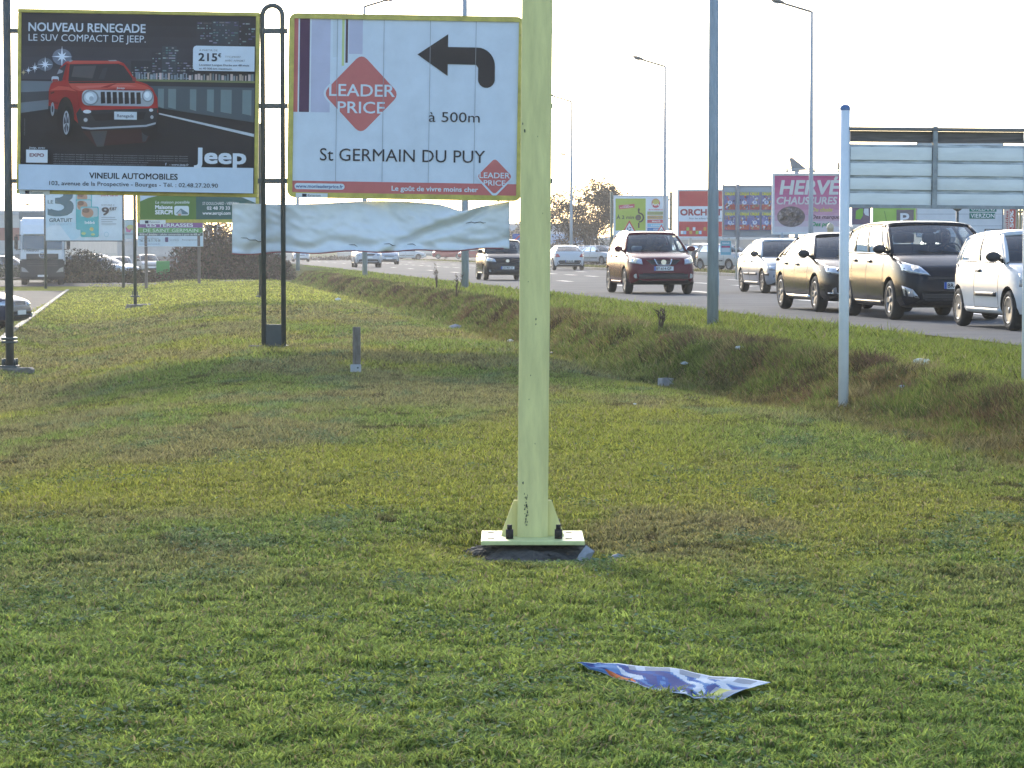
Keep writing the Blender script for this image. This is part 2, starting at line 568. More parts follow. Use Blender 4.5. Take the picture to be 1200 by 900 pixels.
def build_grass():
    M_G = attr_mat("grass_blade", 0.75, transl=0.42)
    # near: short curled tufts; clumps set how high it grows
    for y0, y1, n, hh, ww, s2 in ((7.2, 13, 600000, 0.030, 0.0075, True), (13, 21, 450000, 0.029, 0.0080, True),
                                  (21, 36, 300000, 0.036, 0.012, False), (36, 66, 200000, 0.055, 0.024, False), (66, 150, 160000, 0.06, 0.05, False)):
        x, y = scatter(n, y0, y1, pad=1.3)
        cl = fbm(x * 11, y * 11, 3)
        tall = 0.50 + 0.85 * sstep(0.3, 0.72, cl) + 0.45 * sstep(0.52, 0.72, fbm(x * 1.6 + 9, y * 1.3, 3))
        k = rng.random(len(x)) < 0.40 + 0.6 * sstep(0.30, 0.58, cl)
        x, y, tall, cl = x[k], y[k], tall[k], cl[k]
        u = x + SH * y
        tall = tall * (1 + 0.9 * sstep(5.6, 6.6, u))
        h = hh * tall * (0.5 + 0.8 * rng.random(len(x)))
        w = ww * (0.6 + 0.8 * rng.random(len(x)))
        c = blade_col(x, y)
        o = link("grass", blades("grass", x, y, h, w, c, s2, lean=1.1), M_G)
        tag(o, "short rough grass of the lawn in front of the billboards", "grass", kind="stuff")
    # broad clover and plantain leaves lying in the grass
    x, y = scatter(60000, 7.6, 24, u1=6.3, pad=0.4)
    k = fbm(x * 2.2 + 9, y * 1.1 + 70, 4) + 0.12 * rng.random(len(x)) > 0.66
    x, y = x[k], y[k]
    n = len(x)
    c = np.where(rng.random((n, 1)) < 0.5, C_BLUE * 0.95, np.array([[0.07, 0.12, 0.03]])) * (0.7 + 0.6 * rng.random((n, 1)))
    th = rng.random(n) * 6.283
    r = 0.004 + 0.009 * rng.random(n)
    z = ground_z(x, y) + 0.012 + 0.028 * rng.random(n)
    V = np.stack([np.stack([x + r * np.cos(th + a) * s_, y + r * np.sin(th + a) * s_, z + dz * r], -1)
                  for a, s_, dz in ((0, 1.5, 0.4), (1.57, 0.9, -0.1), (3.14, 1.1, -0.4), (4.71, 0.9, 0.2))], 1).reshape(-1, 3)
    q = np.arange(n)[:, None] * 4 + np.array([[0, 1, 2, 3]])
    tag(link("clover", np_mesh("clover", V, quads=q, cols=np.repeat(c, 4, 0)), attr_mat("clover_leaf", 0.8, spec=0.03, transl=0.25)),
        "small pale clover leaves scattered through the lawn", "clover", kind="stuff")
    # weeds: long tangled growth on the bank that drops from the road
    def weeds(n, ua, ub, y0, y1, hh, ww, pal, mask, name, label):
        y = y0 * (y1 / y0) ** rng.random(n)
        u = ua + (ub - ua) * rng.random(n)
        x = u - SH * y
        kk = (np.abs(x) < 600 / F * y + 4) & mask(x, y, u) & keep(x, y)
        x, y = x[kk], y[kk]
        nn = len(x)
        pi = rng.random(nn)
        c = np.array(pal)[np.minimum((pi * len(pal)).astype(int), len(pal) - 1)] * (0.6 + 0.8 * rng.random((nn, 1)))
        h = hh * (0.35 + rng.random(nn)) * (0.45 + 1.2 * sstep(0.35, 0.7, fbm(x * 1.5, y * 0.9 + 3, 3)))
        w = ww * (y / 30) ** 0.8 * (0.5 + rng.random(nn))
        tag(link(name, blades(name, x, y, h, w, c, False, lean=0.9), attr_mat("grass_blade")), label, "weeds", kind="stuff")
    pn = lambda x, y: fbm(x * 1.3, y * 0.5 + 30, 3)
    weeds(190000, 6.4, 7.9, 14, 150, 0.075, 0.015, [(0.10, 0.15, 0.03), (0.17, 0.20, 0.05), (0.22, 0.20, 0.08)], lambda x, y, u: pn(x, y) < 0.6,
          "bank_grass", "longer green grass on the bank below the road")
    weeds(55000, 6.7, 7.75, 14, 150, 0.10, 0.014, [(0.045, 0.032, 0.022), (0.12, 0.075, 0.04), (0.045, 0.045, 0.022), (0.10, 0.085, 0.045)], lambda x, y, u: pn(x, y) + 0.05 * rng.random(len(x)) > 0.52 - 0.10 * np.exp(-((u - 7.5) / .25) ** 2),
          "brambles", "brown dead weeds and brambles along the bank")
    # shaggy clumps that overhang the lip of the bank, each of one kind
    nc = 460
    cy = 14 * (150 / 14) ** rng.random(nc)
    cu = 7.25 + 0.28 * rng.standard_normal(nc)
    cx = cu - SH * cy
    ok = np.abs(cx) < 600 / F * cy + 4
    cx, cy = cx[ok], cy[ok]; nc = len(cx)
    kinds = np.array([(0.070, 0.050, 0.034), (0.16, 0.11, 0.06), (0.14, 0.18, 0.045), (0.08, 0.095, 0.035), (0.22, 0.19, 0.09), (0.16, 0.20, 0.05), (0.12, 0.08, 0.055)])
    kc = kinds[rng.integers(0, len(kinds), nc)]; ch = 0.09 + 0.13 * rng.random(nc); cr = 0.16 + 0.30 * rng.random(nc)
    m = 260
    id_ = np.repeat(np.arange(nc), m); n = len(id_)
    a = rng.random(n) * 6.283; rr = np.sqrt(rng.random(n))
    x = cx[id_] + np.cos(a) * rr * cr[id_]; y = cy[id_] + np.sin(a) * rr * cr[id_] * 1.5
    h = ch[id_] * (1 - 0.6 * rr ** 2) * (0.5 + 0.8 * rng.random(n)); w = 0.012 * (y / 30) ** 0.8 * (0.6 + 0.8 * rng.random(n))
    tag(link("brambles", blades("brambles", x, y, h, w, kc[id_] * (0.6 + 0.8 * rng.random((n, 1))), False, lean=1.0), attr_mat("grass_blade")),
        "shaggy clumps of dead and green weeds along the lip of the bank", "weeds", kind="stuff")
    weeds(60000, 9.4, 10.25, 18, 200, 0.05, 0.016, [(0.14, 0.20, 0.04), (0.20, 0.23, 0.07)], lambda x, y, u: rng.random(len(x)) > (u - 9.4) / 0.95,
          "verge_grass", "ragged grass fringe at the edge of the road")
    weeds(60000, 24.3, 29.0, 60, 300, 0.12, 0.05, [(0.12, 0.13, 0.04), (0.16, 0.14, 0.06)], lambda x, y, u: rng.random(len(x)) > 0.2,
          "far_verge_grass", "grass of the strip between road and car park")
# ------------------------------------------------------------------ lettering and posters
_TX = {}
def text_mesh(s, bold=0.0):
    k = (s, bold)
    if k in _TX: return _TX[k]
    cu = bpy.data.curves.new("lettering", 'FONT')
    cu.body = s
    cu.size = 1.0
    cu.offset = 0.0
    cu.resolution_u = 3
    ob = bpy.data.objects.new("lettering", cu)
    COL.objects.link(ob)
    dg = bpy.context.evaluated_depsgraph_get()
    me = bpy.data.meshes.new_from_object(ob.evaluated_get(dg))
    v = [tuple(p.co[:2]) for p in me.vertices]
    f = [tuple(p.vertices) for p in me.polygons]
    bpy.data.objects.remove(ob)
    bpy.data.curves.remove(cu)
    bpy.data.meshes.remove(me)
    _TX[k] = (v, f)
    return _TX[k]
CAP = 0.70                                     # cap height of the built-in font at size 1

class Art:
    """flat printed artwork; coordinates are measured on an enlarged crop of the photo and mapped onto the real panel"""
    def __init__(s, src, dst, T=None, y=0.0, step=0.0015):
        s.src, s.dst, s.T, s.y, s.step = src, dst, T, y, step
        s.bm = bmesh.new(); s.mats = []; s.lay = 0
    def mi(s, c):
        m = c if isinstance(c, bpy.types.Material) else ink(c)
        if m not in s.mats: s.mats.append(m)
        return s.mats.index(m)
    def mp(s, x, y):
        a, b = s.src, s.dst
        return (b[0] + (x - a[0]) / (a[2] - a[0]) * (b[2] - b[0]), b[1] + (a[3] - y) / (a[3] - a[1]) * (b[3] - b[1]))
    def face(s, pts, c, new=True):
        if new: s.lay += 1
        vs_ = []
        for p in pts:
            x, z = s.mp(*p)
            vs_.append(s.bm.verts.new((x, s.y - s.lay * s.step, z)))
        try:
            f = s.bm.faces.new(vs_)
        except ValueError:
            return
        f.material_index = s.mi(c)
    def poly(s, pts, c, new=True): s.face(pts, c, new)
    def rect(s, x0, y0, x1, y1, c, new=True): s.face([(x0, y1), (x1, y1), (x1, y0), (x0, y0)], c, new)
    def rrect(s, x0, y0, x1, y1, r, c, new=True):
        p = []
        for cx, cy, a0 in ((x1 - r, y1 - r, 0), (x0 + r, y1 - r, 90), (x0 + r, y0 + r, 180), (x1 - r, y0 + r, 270)):
            for k in range(6):
                a = R(a0 + 18 * k)
                p.append((cx + r * math.cos(a), cy + r * math.sin(a)))
        s.face(list(reversed(p)), c, new)
    def ell(s, cx, cy, rx, ry, c, n=24, new=True):
        s.face([(cx + rx * math.cos(-2 * math.pi * k / n), cy + ry * math.sin(-2 * math.pi * k / n)) for k in range(n)], c, new)
    def diamond(s, cx, cy, rx, ry, k, c):
        p = []
        for ax, ay in ((1, 0), (0, -1), (-1, 0), (0, 1)):
            tx, ty = -ay, ax
            for t in (-1, -0.5, 0, 0.5, 1):
                q = 1 - k * (0.55 + 0.45 * t * t)
                ex, ey = ax * q + tx * t * k * 1.0, ay * q + ty * t * k * 1.0
                p.append((cx + ex * rx, cy + ey * ry, math.atan2(-ey, ex)))
        p.sort(key=lambda v: v[2])
        s.face([(a, b) for a, b, _ in p], c)
    def text(s, t, x, y, h, c, w=None, align='l', bold=0.0, shear=0.0, rot=0.0, new=True):
        v, f = text_mesh(t)
        if not v: return
        if new: s.lay += 1
        x0 = min(p[0] for p in v); x1 = max(p[0] for p in v)
        sy = h / CAP
        sx = w / (x1 - x0) if w else sy
        ox = {'l': 0, 'c': -(x1 - x0) * sx / 2, 'r': -(x1 - x0) * sx}[align]
        m = s.mi(c)
        cr, sr = math.cos(R(rot)), math.sin(R(rot))
        o_ = bold * .75
        for k, (ex, ey) in enumerate(((0, 0), (o_, o_), (-o_, o_), (o_, -o_), (-o_, -o_)) if bold > .006 else ((0, 0),)):
            vs_ = []                                   # heavy letters are overprinted strokes, each a hair in front of the last
            for px_, py_ in v:
                dx = (px_ - x0 + ex) * sx + ox + shear * py_ * sy
                dy = -(py_ + ey) * sy
                X, Z = s.mp(x + dx * cr - dy * sr, y + dx * sr + dy * cr)
                vs_.append(s.bm.verts.new((X, s.y - (s.lay + k * .45) * s.step, Z)))
            for q in f:
                try:
                    fc = s.bm.faces.new([vs_[i] for i in q]); fc.material_index = m
                except ValueError:
                    pass
    def build(s, name, parent):
        if s.T is not None:
            bmesh.ops.transform(s.bm, matrix=s.T, verts=s.bm.verts)
        return obj(name, s.bm, s.mats, parent)

class Board:
    def __init__(s, name, pxl, pxr, pyt, pyb, D, label, cat="billboard", tilt=0.0, yaw=0.0, group=None, base=None):
        cx = (pxl + pxr) / 2
        pt, pb = P(cx, pyt, D), P(cx, pyb, D)
        s.W = (pxr - pxl) / F * D / math.cos(R(yaw)); s.H = pt.z - pb.z
        zb = gz(pt.x, D) if base is None else base
        s.root = empty(name, (pt.x, D, zb), R(yaw), label, cat, group)
        s.z0 = pb.z - zb; s.z1 = pt.z - zb; s.D = D; s.base = zb; s.x = pt.x
        c = Vector((0, 0, (s.z0 + s.z1) / 2))
        s.T = Matrix.Translation(c) @ Matrix.Rotation(R(tilt), 4, 'Y') @ Matrix.Translation(-c)
    def frame(s, m, fw, depth=0.10, proud=0.03, bevel=0.012, corner=None):
        bm = bmesh.new()
        w, z0, z1 = s.W / 2, s.z0, s.z1
        if corner:
            # one rounded ring
            pts_o, pts_i = [], []
            for sx, sz, a0 in ((1, 1, 0), (-1, 1, 90), (-1, -1, 180), (1, -1, 270)):
                for k in range(6):
                    a = R(a0 + 18 * k)
                    ox = sx * (w - corner) + corner * math.cos(a); oz = (z1 - corner if sz > 0 else z0 + corner) + corner * math.sin(a)
                    pts_o.append((ox, oz))
                    pts_i.append((max(-w + fw, min(w - fw, ox)), max(z0 + fw, min(z1 - fw, oz))))
            n = len(pts_o)
            ro = [[bm.verts.new((x, y, z)) for x, z in pts_o] for y in (-proud, depth)]
            ri = [[bm.verts.new((x, y, z)) for x, z in pts_i] for y in (-proud, depth)]
            for i in range(n):
                j = (i + 1) % n
                for a, b, c, d in ((ro[0][i], ro[0][j], ri[0][j], ri[0][i]), (ro[1][j], ro[1][i], ri[1][i], ri[1][j]), (ro[0][j], ro[0][i], ro[1][i], ro[1][j]), (ri[0][i], ri[0][j], ri[1][j], ri[1][i])):
                    try: bm.faces.new((a, b, c, d))
                    except ValueError: pass
            bmesh.ops.remove_doubles(bm, verts=bm.verts, dist=0.0005)
        else:
            box(bm, -w, w, -proud, depth, z1 - fw, z1, bevel=bevel)
            box(bm, -w, w, -proud, depth, z0, z0 + fw, bevel=bevel)
            box(bm, -w + 0.002, -w + fw, -proud + 0.002, depth - 0.002, z0 + fw + 0.001, z1 - fw - 0.001, bevel=bevel)
            box(bm, w - fw, w - 0.002, -proud + 0.002, depth - 0.002, z0 + fw + 0.001, z1 - fw - 0.001, bevel=bevel)
        bmesh.ops.transform(bm, matrix=s.T, verts=bm.verts)
        obj("frame", bm, m, s.root)
        bm = bmesh.new()
        box(bm, -w + fw * 0.9, w - fw * 0.9, 0.004, depth * 0.8, z0 + fw * 0.9, z1 - fw * 0.9)
        bmesh.ops.transform(bm, matrix=s.T, verts=bm.verts)
        obj("backboard", bm, mat("board_back", (0.25, 0.25, 0.26), 0.6), s.root)
        s.fw = fw
        return s
    def art(s, src, step=0.0015):
        f = s.fw
        return Art(src, (-s.W / 2 + f, s.z0 + f, s.W / 2 - f, s.z1 - f), s.T, 0.0, step if s.D < 80 else 2 * step)
    def legs(s, xs, rad, m, top=None, y=0.06, square=False, z_from=-0.3):
        for x in xs:
            bm = bmesh.new()
            zt = s.z1 if top is None else top
            if square: box(bm, x - rad, x + rad, y - rad, y + rad, z_from, zt)
            else: tube(bm, [(x, y, z_from), (x, y, zt)], rad, 12)
            obj("leg", bm, m, s.root)

WHITE = (0.78, 0.80, 0.82); BLACK = (0.012, 0.012, 0.014); RED = (0.62, 0.075, 0.07); GREY = (0.2, 0.2, 0.21)
M_STEEL = mat("painted_dark_steel", (0.055, 0.068, 0.068), 0.45, var=0.3, scale=6, bump=0.05)
M_GALV = mat("galvanised_steel", (0.33, 0.38, 0.43), 0.55, metal=0.0, var=0.25, scale=4, stretch=(4, 4, 0.6))
M_YFRAME = mat("yellow_frame_paint", (0.56, 0.46, 0.08), 0.5, var=0.35, scale=5)
M_YPOST = mat("yellow_post_paint", (0.74, 0.67, 0.29), 0.55, var=0.2, scale=5, stretch=(3, 3, 0.5))
M_CONC = mat("old_concrete", (0.17, 0.155, 0.13), 0.9, var=0.45, scale=9, bump=0.4)

# ------------------------------------------------------------------ dark car advert on the left
DB = 45.7
b = Board("billboard", 20, 302, 12.5, 229, DB, "billboard with a red car driving at night, in a thin yellow frame", tilt=0.95, base=gz(*P(161, 300, DB).xy))
b.frame(M_YFRAME, 0.062, 0.13, 0.035)
a = b.art((88, 64, 1115, 834))
DK = (0.030, 0.031, 0.040); LT = (0.62, 0.68, 0.76)
a.rect(88, 64, 1115, 834, DK)
for k in range(6):                                  # evening sky and road bands of the print
    a.rect(88, 64 + k * 48, 1115, 64 + (k + 1) * 48, (0.028 + 0.006 * k, 0.029 + 0.006 * k, 0.036 + 0.008 * k), new=(k == 0))
a.poly([(88, 365), (620, 358), (1113, 520), (1113, 730), (88, 730)], (0.024, 0.024, 0.028))
a.poly([(88, 360), (300, 360), (215, 480), (88, 500)], (0.16, 0.19, 0.22))
a.poly([(88, 410), (260, 400), (215, 440), (88, 455)], (0.06, 0.065, 0.075))
for x0, y0, x1, y1, s_ in ((855, 90, 925, 195, .07), (925, 86, 1040, 190, .09), (1040, 90, 1113, 195, .05), (570, 265, 660, 345, .06), (660, 225, 710, 345, .08), (705, 200, 770, 345, .10), (770, 265, 850, 345, .07)):
    a.rect(x0, y0, x1, y1, (s_ * 0.5, s_ * 0.6, s_ * 0.75))
    a.lay += 1
    yy = y0 + 5
    while yy < y1 - 6:
        xx = x0 + 4
        while xx < x1 - 8:
            if random.random() < 0.42:
                g = random.uniform(0.10, 0.42)
                a.rect(xx, yy, xx + random.choice((6, 9, 16)), yy + 5, (round(g * 0.8, 1), round(g * .95, 1), round(g * 1.1, 1)), new=False)
            xx += 13
        yy += 11
a.lay += 1
for k in range(40):                                  # shop lights along the quay
    x = 590 + k * 13; g = random.choice(((.5, .4, .35), (.3, .35, .4), (.6, .5, .5), (.2, .25, .3)))
    a.rect(x, 315 + random.random() * 10, x + random.choice((5, 8, 11)), 343 + random.random() * 6, g, new=False)
a.rect(575, 345, 1113, 354, (0.20, 0.22, 0.10))
a.rect(620, 358, 1113, 374, (0.03, 0.032, 0.036))
a.poly([(620, 374), (1113, 374), (1113, 525), (690, 468)], (0.075, 0.10, 0.115))
a.lay += 1
for x, w_ in ((690, 26), (735, 34), (830, 28), (905, 30), (965, 48), (1060, 40)):
    a.poly([(x, 385), (x + w_, 385), (x + w_, 470 + (x - 690) * 0.07), (x, 462 + (x - 690) * 0.07)], (0.17, 0.23, 0.24), new=False)
a.poly([(695, 490), (1113, 575), (1113, 588), (695, 496)], (0.55, 0.58, 0.62))
def flare(cx, cy, r, col=(0.75, 0.8, 0.9)):
    p = []
    for k in range(16):
        rr = r if k % 4 == 0 else (r * 0.6 if k % 2 == 0 else r * 0.22)
        t = R(22.5 * k)
        p.append((cx + rr * math.cos(-t), cy + rr * math.sin(-t)))
    a.poly(p, col)
a.ell(268, 255, 42, 36, (0.17, 0.19, 0.25)); a.ell(195, 288, 34, 28, (0.13, 0.15, 0.19))
flare(268, 253, 46); flare(195, 288, 34); flare(150, 303, 24); flare(122, 315, 18); flare(100, 324, 15, (.6, .5, .3))
CR = (0.44, 0.03, 0.028); CR2 = (0.20, 0.014, 0.016); CR3 = (0.58, 0.085, 0.065); CR4 = (0.32, 0.02, 0.02)
for k in range(6): a.ell(455, 585 + 4 * k, 300 - 40 * k, 48 - 7 * k, (0.024 - .002 * k, 0.022 - .002 * k, 0.024 - .002 * k))
a.poly([(360, 575), (680, 555), (640, 620), (420, 640)], (0.05, 0.022, 0.022)); a.poly([(395, 575), (470, 571), (455, 640), (425, 642)], (0.07, 0.07, 0.075)); a.poly([(620, 562), (665, 558), (640, 615), (625, 618)], (0.06, 0.06, 0.065))
a.ell(655, 556, 38, 36, (0.015, 0.015, 0.016)); a.ell(228, 478, 17, 46, (0.016, 0.016, 0.018))
a.poly([(212, 470), (213, 400), (222, 372), (246, 350), (262, 300), (285, 276), (305, 270), (515, 268), (540, 278), (562, 305), (594, 352), (640, 366), (668, 385), (688, 425), (692, 488), (640, 540), (360, 556), (318, 520), (262, 486)], CR)
a.poly([(285, 276), (305, 270), (515, 268), (535, 277), (300, 284)], CR3); a.poly([(298, 272), (310, 266), (318, 270), (306, 277)], (.35, .36, .38)); a.poly([(470, 266), (505, 264), (512, 269), (478, 270)], (.35, .36, .38))
a.poly([(246, 348), (263, 302), (292, 282), (280, 352), (262, 362)], (0.05, 0.05, 0.06)); a.poly([(272, 352), (290, 284), (299, 284), (286, 356)], CR4); a.poly([(248, 330), (258, 308), (276, 316), (270, 324)], (.28, .3, .34))
a.poly([(298, 360), (304, 286), (518, 281), (540, 290), (588, 355)], (0.030, 0.031, 0.037))
a.poly([(312, 340), (322, 294), (420, 290), (404, 346)], (0.085, 0.08, 0.085)); a.poly([(430, 348), (450, 300), (470, 298), (455, 350)], (0.05, 0.05, 0.056)); a.poly([(300, 362), (590, 356), (592, 362), (302, 369)], (0.015, 0.015, 0.016))
a.poly([(300, 369), (592, 362), (640, 374), (664, 390), (500, 388), (352, 402), (318, 392)], CR3)
a.poly([(330, 380), (560, 370), (600, 378), (480, 380), (350, 392)], (0.66, 0.15, 0.12)); a.poly([(440, 384), (500, 366), (512, 366), (470, 385)], CR4); a.poly([(352, 402), (500, 388), (664, 390), (668, 398), (500, 398), (360, 408)], CR4)
a.poly([(214, 404), (256, 380), (292, 380), (340, 404), (348, 470), (330, 500), (316, 445), (288, 428), (262, 440), (252, 480), (214, 464)], CR4)
a.poly([(216, 402), (256, 381), (300, 384), (336, 404), (290, 398), (250, 400)], CR3); a.poly([(214, 440), (256, 452), (254, 462), (214, 452)], CR2); a.poly([(222, 410), (238, 404), (238, 412), (222, 418)], (.10, .01, .01))
a.poly([(214, 466), (262, 490), (262, 502), (216, 480)], (0.04, 0.04, 0.045)); a.ell(231, 482, 8, 30, (0.28, 0.30, 0.33)); a.ell(231, 482, 4, 14, (0.05, 0.05, 0.055))
a.ell(288, 520, 38, 92, (0.016, 0.016, 0.018)); a.ell(298, 535, 23, 68, (0.009, 0.009, 0.010)); a.ell(292, 540, 14, 52, (0.36, 0.39, 0.44)); a.ell(292, 540, 11, 44, (0.06, 0.06, 0.065))
a.lay += 1
for k in range(5):
    t = R(72 * k + 15); a.poly([(292, 540), (292 + 12 * math.cos(t - .18), 540 + 48 * math.sin(t - .18)), (292 + 12 * math.cos(t + .18), 540 + 48 * math.sin(t + .18))], (0.40, 0.43, 0.48), new=False)
a.rrect(226, 340, 258, 363, 8, (0.50, 0.55, 0.62)); a.rrect(229, 352, 256, 363, 5, (0.30, 0.05, 0.05)); a.rrect(580, 338, 596, 356, 6, (0.30, 0.04, 0.04))
a.poly([(352, 476), (692, 462), (690, 530), (672, 552), (640, 560), (385, 572), (345, 545), (335, 500)], (0.035, 0.035, 0.04)); a.poly([(352, 470), (692, 455), (692, 470), (360, 486)], CR)
a.poly([(400, 500), (640, 488), (630, 520), (420, 530)], (0.018, 0.018, 0.02)); a.poly([(358, 556), (400, 560), (640, 544), (684, 532), (684, 540), (642, 552), (400, 568), (362, 564)], (0.4, 0.42, 0.46))
a.rrect(360, 396, 674, 464, 26, (0.36, 0.38, 0.42)); a.rrect(364, 399, 670, 428, 14, (0.50, 0.53, 0.57))
a.lay += 1
for k in range(7):
    a.poly([(442 + k * 26, 404), (460 + k * 26, 403), (463 + k * 26, 453), (444 + k * 26, 455)], (0.012, 0.012, 0.014), new=False)
a.ell(398, 430, 36, 33, (0.22, 0.23, 0.25)); a.ell(398, 430, 29, 27, (0.55, 0.6, 0.66)); a.ell(394, 426, 18, 17, (0.78, 0.82, 0.86)); a.ell(402, 434, 10, 10, (0.42, 0.46, 0.52)); a.ell(648, 418, 25, 28, (0.22, 0.23, 0.25)); a.ell(648, 418, 19, 22, (0.55, 0.6, 0.66)); a.ell(645, 414, 11, 13, (0.78, 0.82, 0.86))
a.ell(384, 491, 18, 8, (0.72, 0.74, 0.78)); a.ell(378, 527, 11, 11, (0.12, .12, .13)); a.ell(378, 527, 8, 8, (0.5, 0.52, 0.55)); a.ell(664, 480, 9, 7, (0.6, 0.62, 0.66)); a.ell(668, 510, 7, 8, (0.4, 0.42, 0.45))
a.rect(503, 489, 602, 523, (0.60, 0.65, 0.70)); a.text("Renegade", 552, 513, 13, (0.12, 0.13, 0.17), w=72, align='c', bold=.02)
a.text("Jeep", 530, 390, 8, (0.6, 0.62, 0.65), w=36, align='c', bold=.02)
a.text("NOUVEAU RENEGADE", 126, 146, 37, LT, w=510, bold=.022)
a.text("LE SUV COMPACT DE JEEP.", 126, 188, 30, LT, w=512, bold=.004)
a.rrect(845, 198, 1114, 306, 16, (0.66, 0.72, 0.80)); a.rect(1090, 198, 1114, 306, (0.66, 0.72, 0.80))
a.text("À PARTIR DE", 872, 221, 8, GREY, w=80); a.text("215", 870, 263, 33, (0.03, 0.04, 0.06), w=80, bold=.03)
a.text("€", 955, 246, 16, (0.03, 0.04, 0.06), bold=.02)
a.text("TTC/MOIS*", 985, 248, 8, GREY, w=70); a.text("AVEC APPORT", 985, 264, 8, GREY, w=88)
a.text("Location Longue Durée sur 48 mois", 873, 284, 8, (0.06, 0.07, 0.1), w=218, bold=.01); a.text("et 40 000 km maximum.", 873, 300, 8, (0.06, 0.07, 0.1), w=145, bold=.01)
a.text("Jeep, avec", 132, 655, 9, LT, w=70, shear=.15)
a.rect(120, 660, 214, 716, (0.74, 0.76, 0.80)); a.text("EXPO", 136, 690, 14, (0.25, 0.12, 0.14), w=62, bold=.05)
a.lay += 1
for k in range(5):
    a.text("offre de location longue duree valable dans le reseau participant sous reserve d acceptation du dossier", 240, 680 + k * 10, 4.5, (0.28, 0.29, 0.32), w=590 if k < 3 else 440 - k * 8, new=False)
a.text("f", 730, 719, 11, (0.5, 0.6, 0.8), bold=.03); a.text("- www.jeep.fr", 748, 719, 9, LT, w=84)
a.text("Jeep", 858, 706, 66, (0.68, 0.72, 0.78), w=222, bold=.035)
a.rect(88, 724, 1115, 834, (0.60, 0.68, 0.78))
a.text("VINEUIL AUTOMOBILES", 398, 780, 25, (0.03, 0.035, 0.05), w=386, bold=.028)
a.text("103, avenue de la Prospective - Bourges - Tél. : 02.48.27.20.90", 223, 812, 18, (0.04, 0.045, 0.06), w=738, bold=.008)
a.text("crédit photo constructeur", 115, 600, 5, (0.2, 0.2, 0.22), rot=-90)
a.build("poster", b.root)
# plate of the sign company on the lower rail
def maker_plate(bd, x0, x1, z0, z1):
    bm = bmesh.new()
    box(bm, x0, x1, -0.046, -0.038, z0, z1, bevel=0.002)
    bmesh.ops.transform(bm, matrix=bd.T, verts=bm.verts)
    p = obj("maker_plate", bm, mat("plate_white", (0.72, 0.73, 0.72), 0.5), bd.root)
    t = Art((0, 0, 100, 20), (x0, z0, x1, z1), bd.T, -0.0465)
    t.rect(20, 3, 34, 16, (0.03, 0.03, 0.05)); t.text("Exterion", 38, 14, 9, (0.05, 0.05, 0.08), w=40)
    t.build("lettering", p)
maker_plate(b, -b.W / 2 + 0.05, -b.W / 2 + 0.56, b.z0 - 0.02, b.z0 + 0.06)
BR_Z = [P(161, y, DB).z for y in (36, 124, 212)]
JEEP = b
# plain tube post that carries its left side
zl = gz(*P(11, 440, DB).xy)
pl = P(11, 436, DB)
r_ = empty("billboard_post", (pl.x, DB + 0.05, zl), 0, "single dark tube post with bolted collar, carrying the left end of the car billboard", "post")
bm = bmesh.new(); tube(bm, [(0, 0, -0.2), (0, 0, P(11, -14, DB).z - zl)], 0.068, 14); obj("pole", bm, M_STEEL, r_)
for z in BR_Z:
    bm = bmesh.new(); box(bm, 0.055, b.root.location.x - b.W / 2 - pl.x + 0.04, -0.03, 0.03, z - zl - 0.038, z - zl + 0.038)
    obj("bracket", bm, M_STEEL, r_)
for z0_, z1_, hw in ((0.04, 0.09, 0.14), (0.46, 0.50, 0.12), (0.52, 0.56, 0.12)):
    bm = bmesh.new(); box(bm, -hw, hw, -hw, hw, z0_, z1_, bevel=0.008)
    obj("collar", bm, M_STEEL, r_)
for sx in (-1, 1):
    for sy in (-1, 1):
        bm = bmesh.new(); tube(bm, [(sx * 0.1, sy * 0.1, 0.09), (sx * 0.1, sy * 0.1, 0.2)], 0.022, 6)
        obj("anchor_bolt", bm, M_STEEL, r_)
def slab(x, y, rx, ry, h, label, z=None):
    bm = bmesh.new()
    g = np.random.default_rng(int(abs(x * 100)) + 5)
    n = 14
    rings = []
    for t, s_ in ((-0.2, 1.03), (h * 0.7, 1.0), (h, 0.93)):
        rings.append([bm.verts.new((rx * s_ * (math.copysign(abs(math.cos(a_)) ** 0.6, math.cos(a_))) * (1 + 0.08 * g.standard_normal()), ry * s_ * math.copysign(abs(math.sin(a_)) ** 0.6, math.sin(a_)) * (1 + 0.08 * g.standard_normal()), t + 0.01 * g.standard_normal())) for a_ in [2 * math.pi * k / n for k in range(n)]])
    for i in range(2):
        for k in range(n): bm.faces.new((rings[i][k], rings[i][(k + 1) % n], rings[i + 1][(k + 1) % n], rings[i + 1][k]))
    bm.faces.new(rings[-1])
    o = obj("concrete_footing", bm, M_CONC, loc=(x, y, gz(x, y) if z is None else z))
    EXCL.append((x, y, rx, ry))
    return tag(o, label, "footing")
slab(pl.x + 0.05, DB + 0.02, 0.36, 0.28, 0.06, "low concrete footing under the single tube post of the car billboard")

# ------------------------------------------------------------------ white direction billboard
b = Board("billboard", 338, 612, 17.5, 233.5, DB, "white billboard with a black turn arrow and a red diamond, in a rounded yellow frame", tilt=0.95, base=gz(*P(475, 300, DB).xy))
b.frame(M_YFRAME, 0.088, 0.15, 0.035, corner=0.13)
a = b.art((157, 82, 1092, 803))
BW = (0.66, 0.72, 0.80); SR = (0.58, 0.16, 0.15); SP = (0.085, 0.035, 0.085); SL = (0.52, 0.52, 0.66)
a.rect(157, 82, 1092, 803, BW)
a.rect(157, 82, 174, 469, SR); a.rect(180, 82, 222, 469, SP, new=False); a.rect(229, 82, 308, 469, SL, new=False)
a.rect(318, 82, 340, 240, (0.6, 0.66, 0.72), new=False); a.rect(356, 82, 366, 275, (0.55, 0.62, 0.28), new=False); a.rect(371, 82, 381, 262, (0.09, 0.05, 0.07), new=False); a.rect(385, 82, 442, 225, SL, new=False)
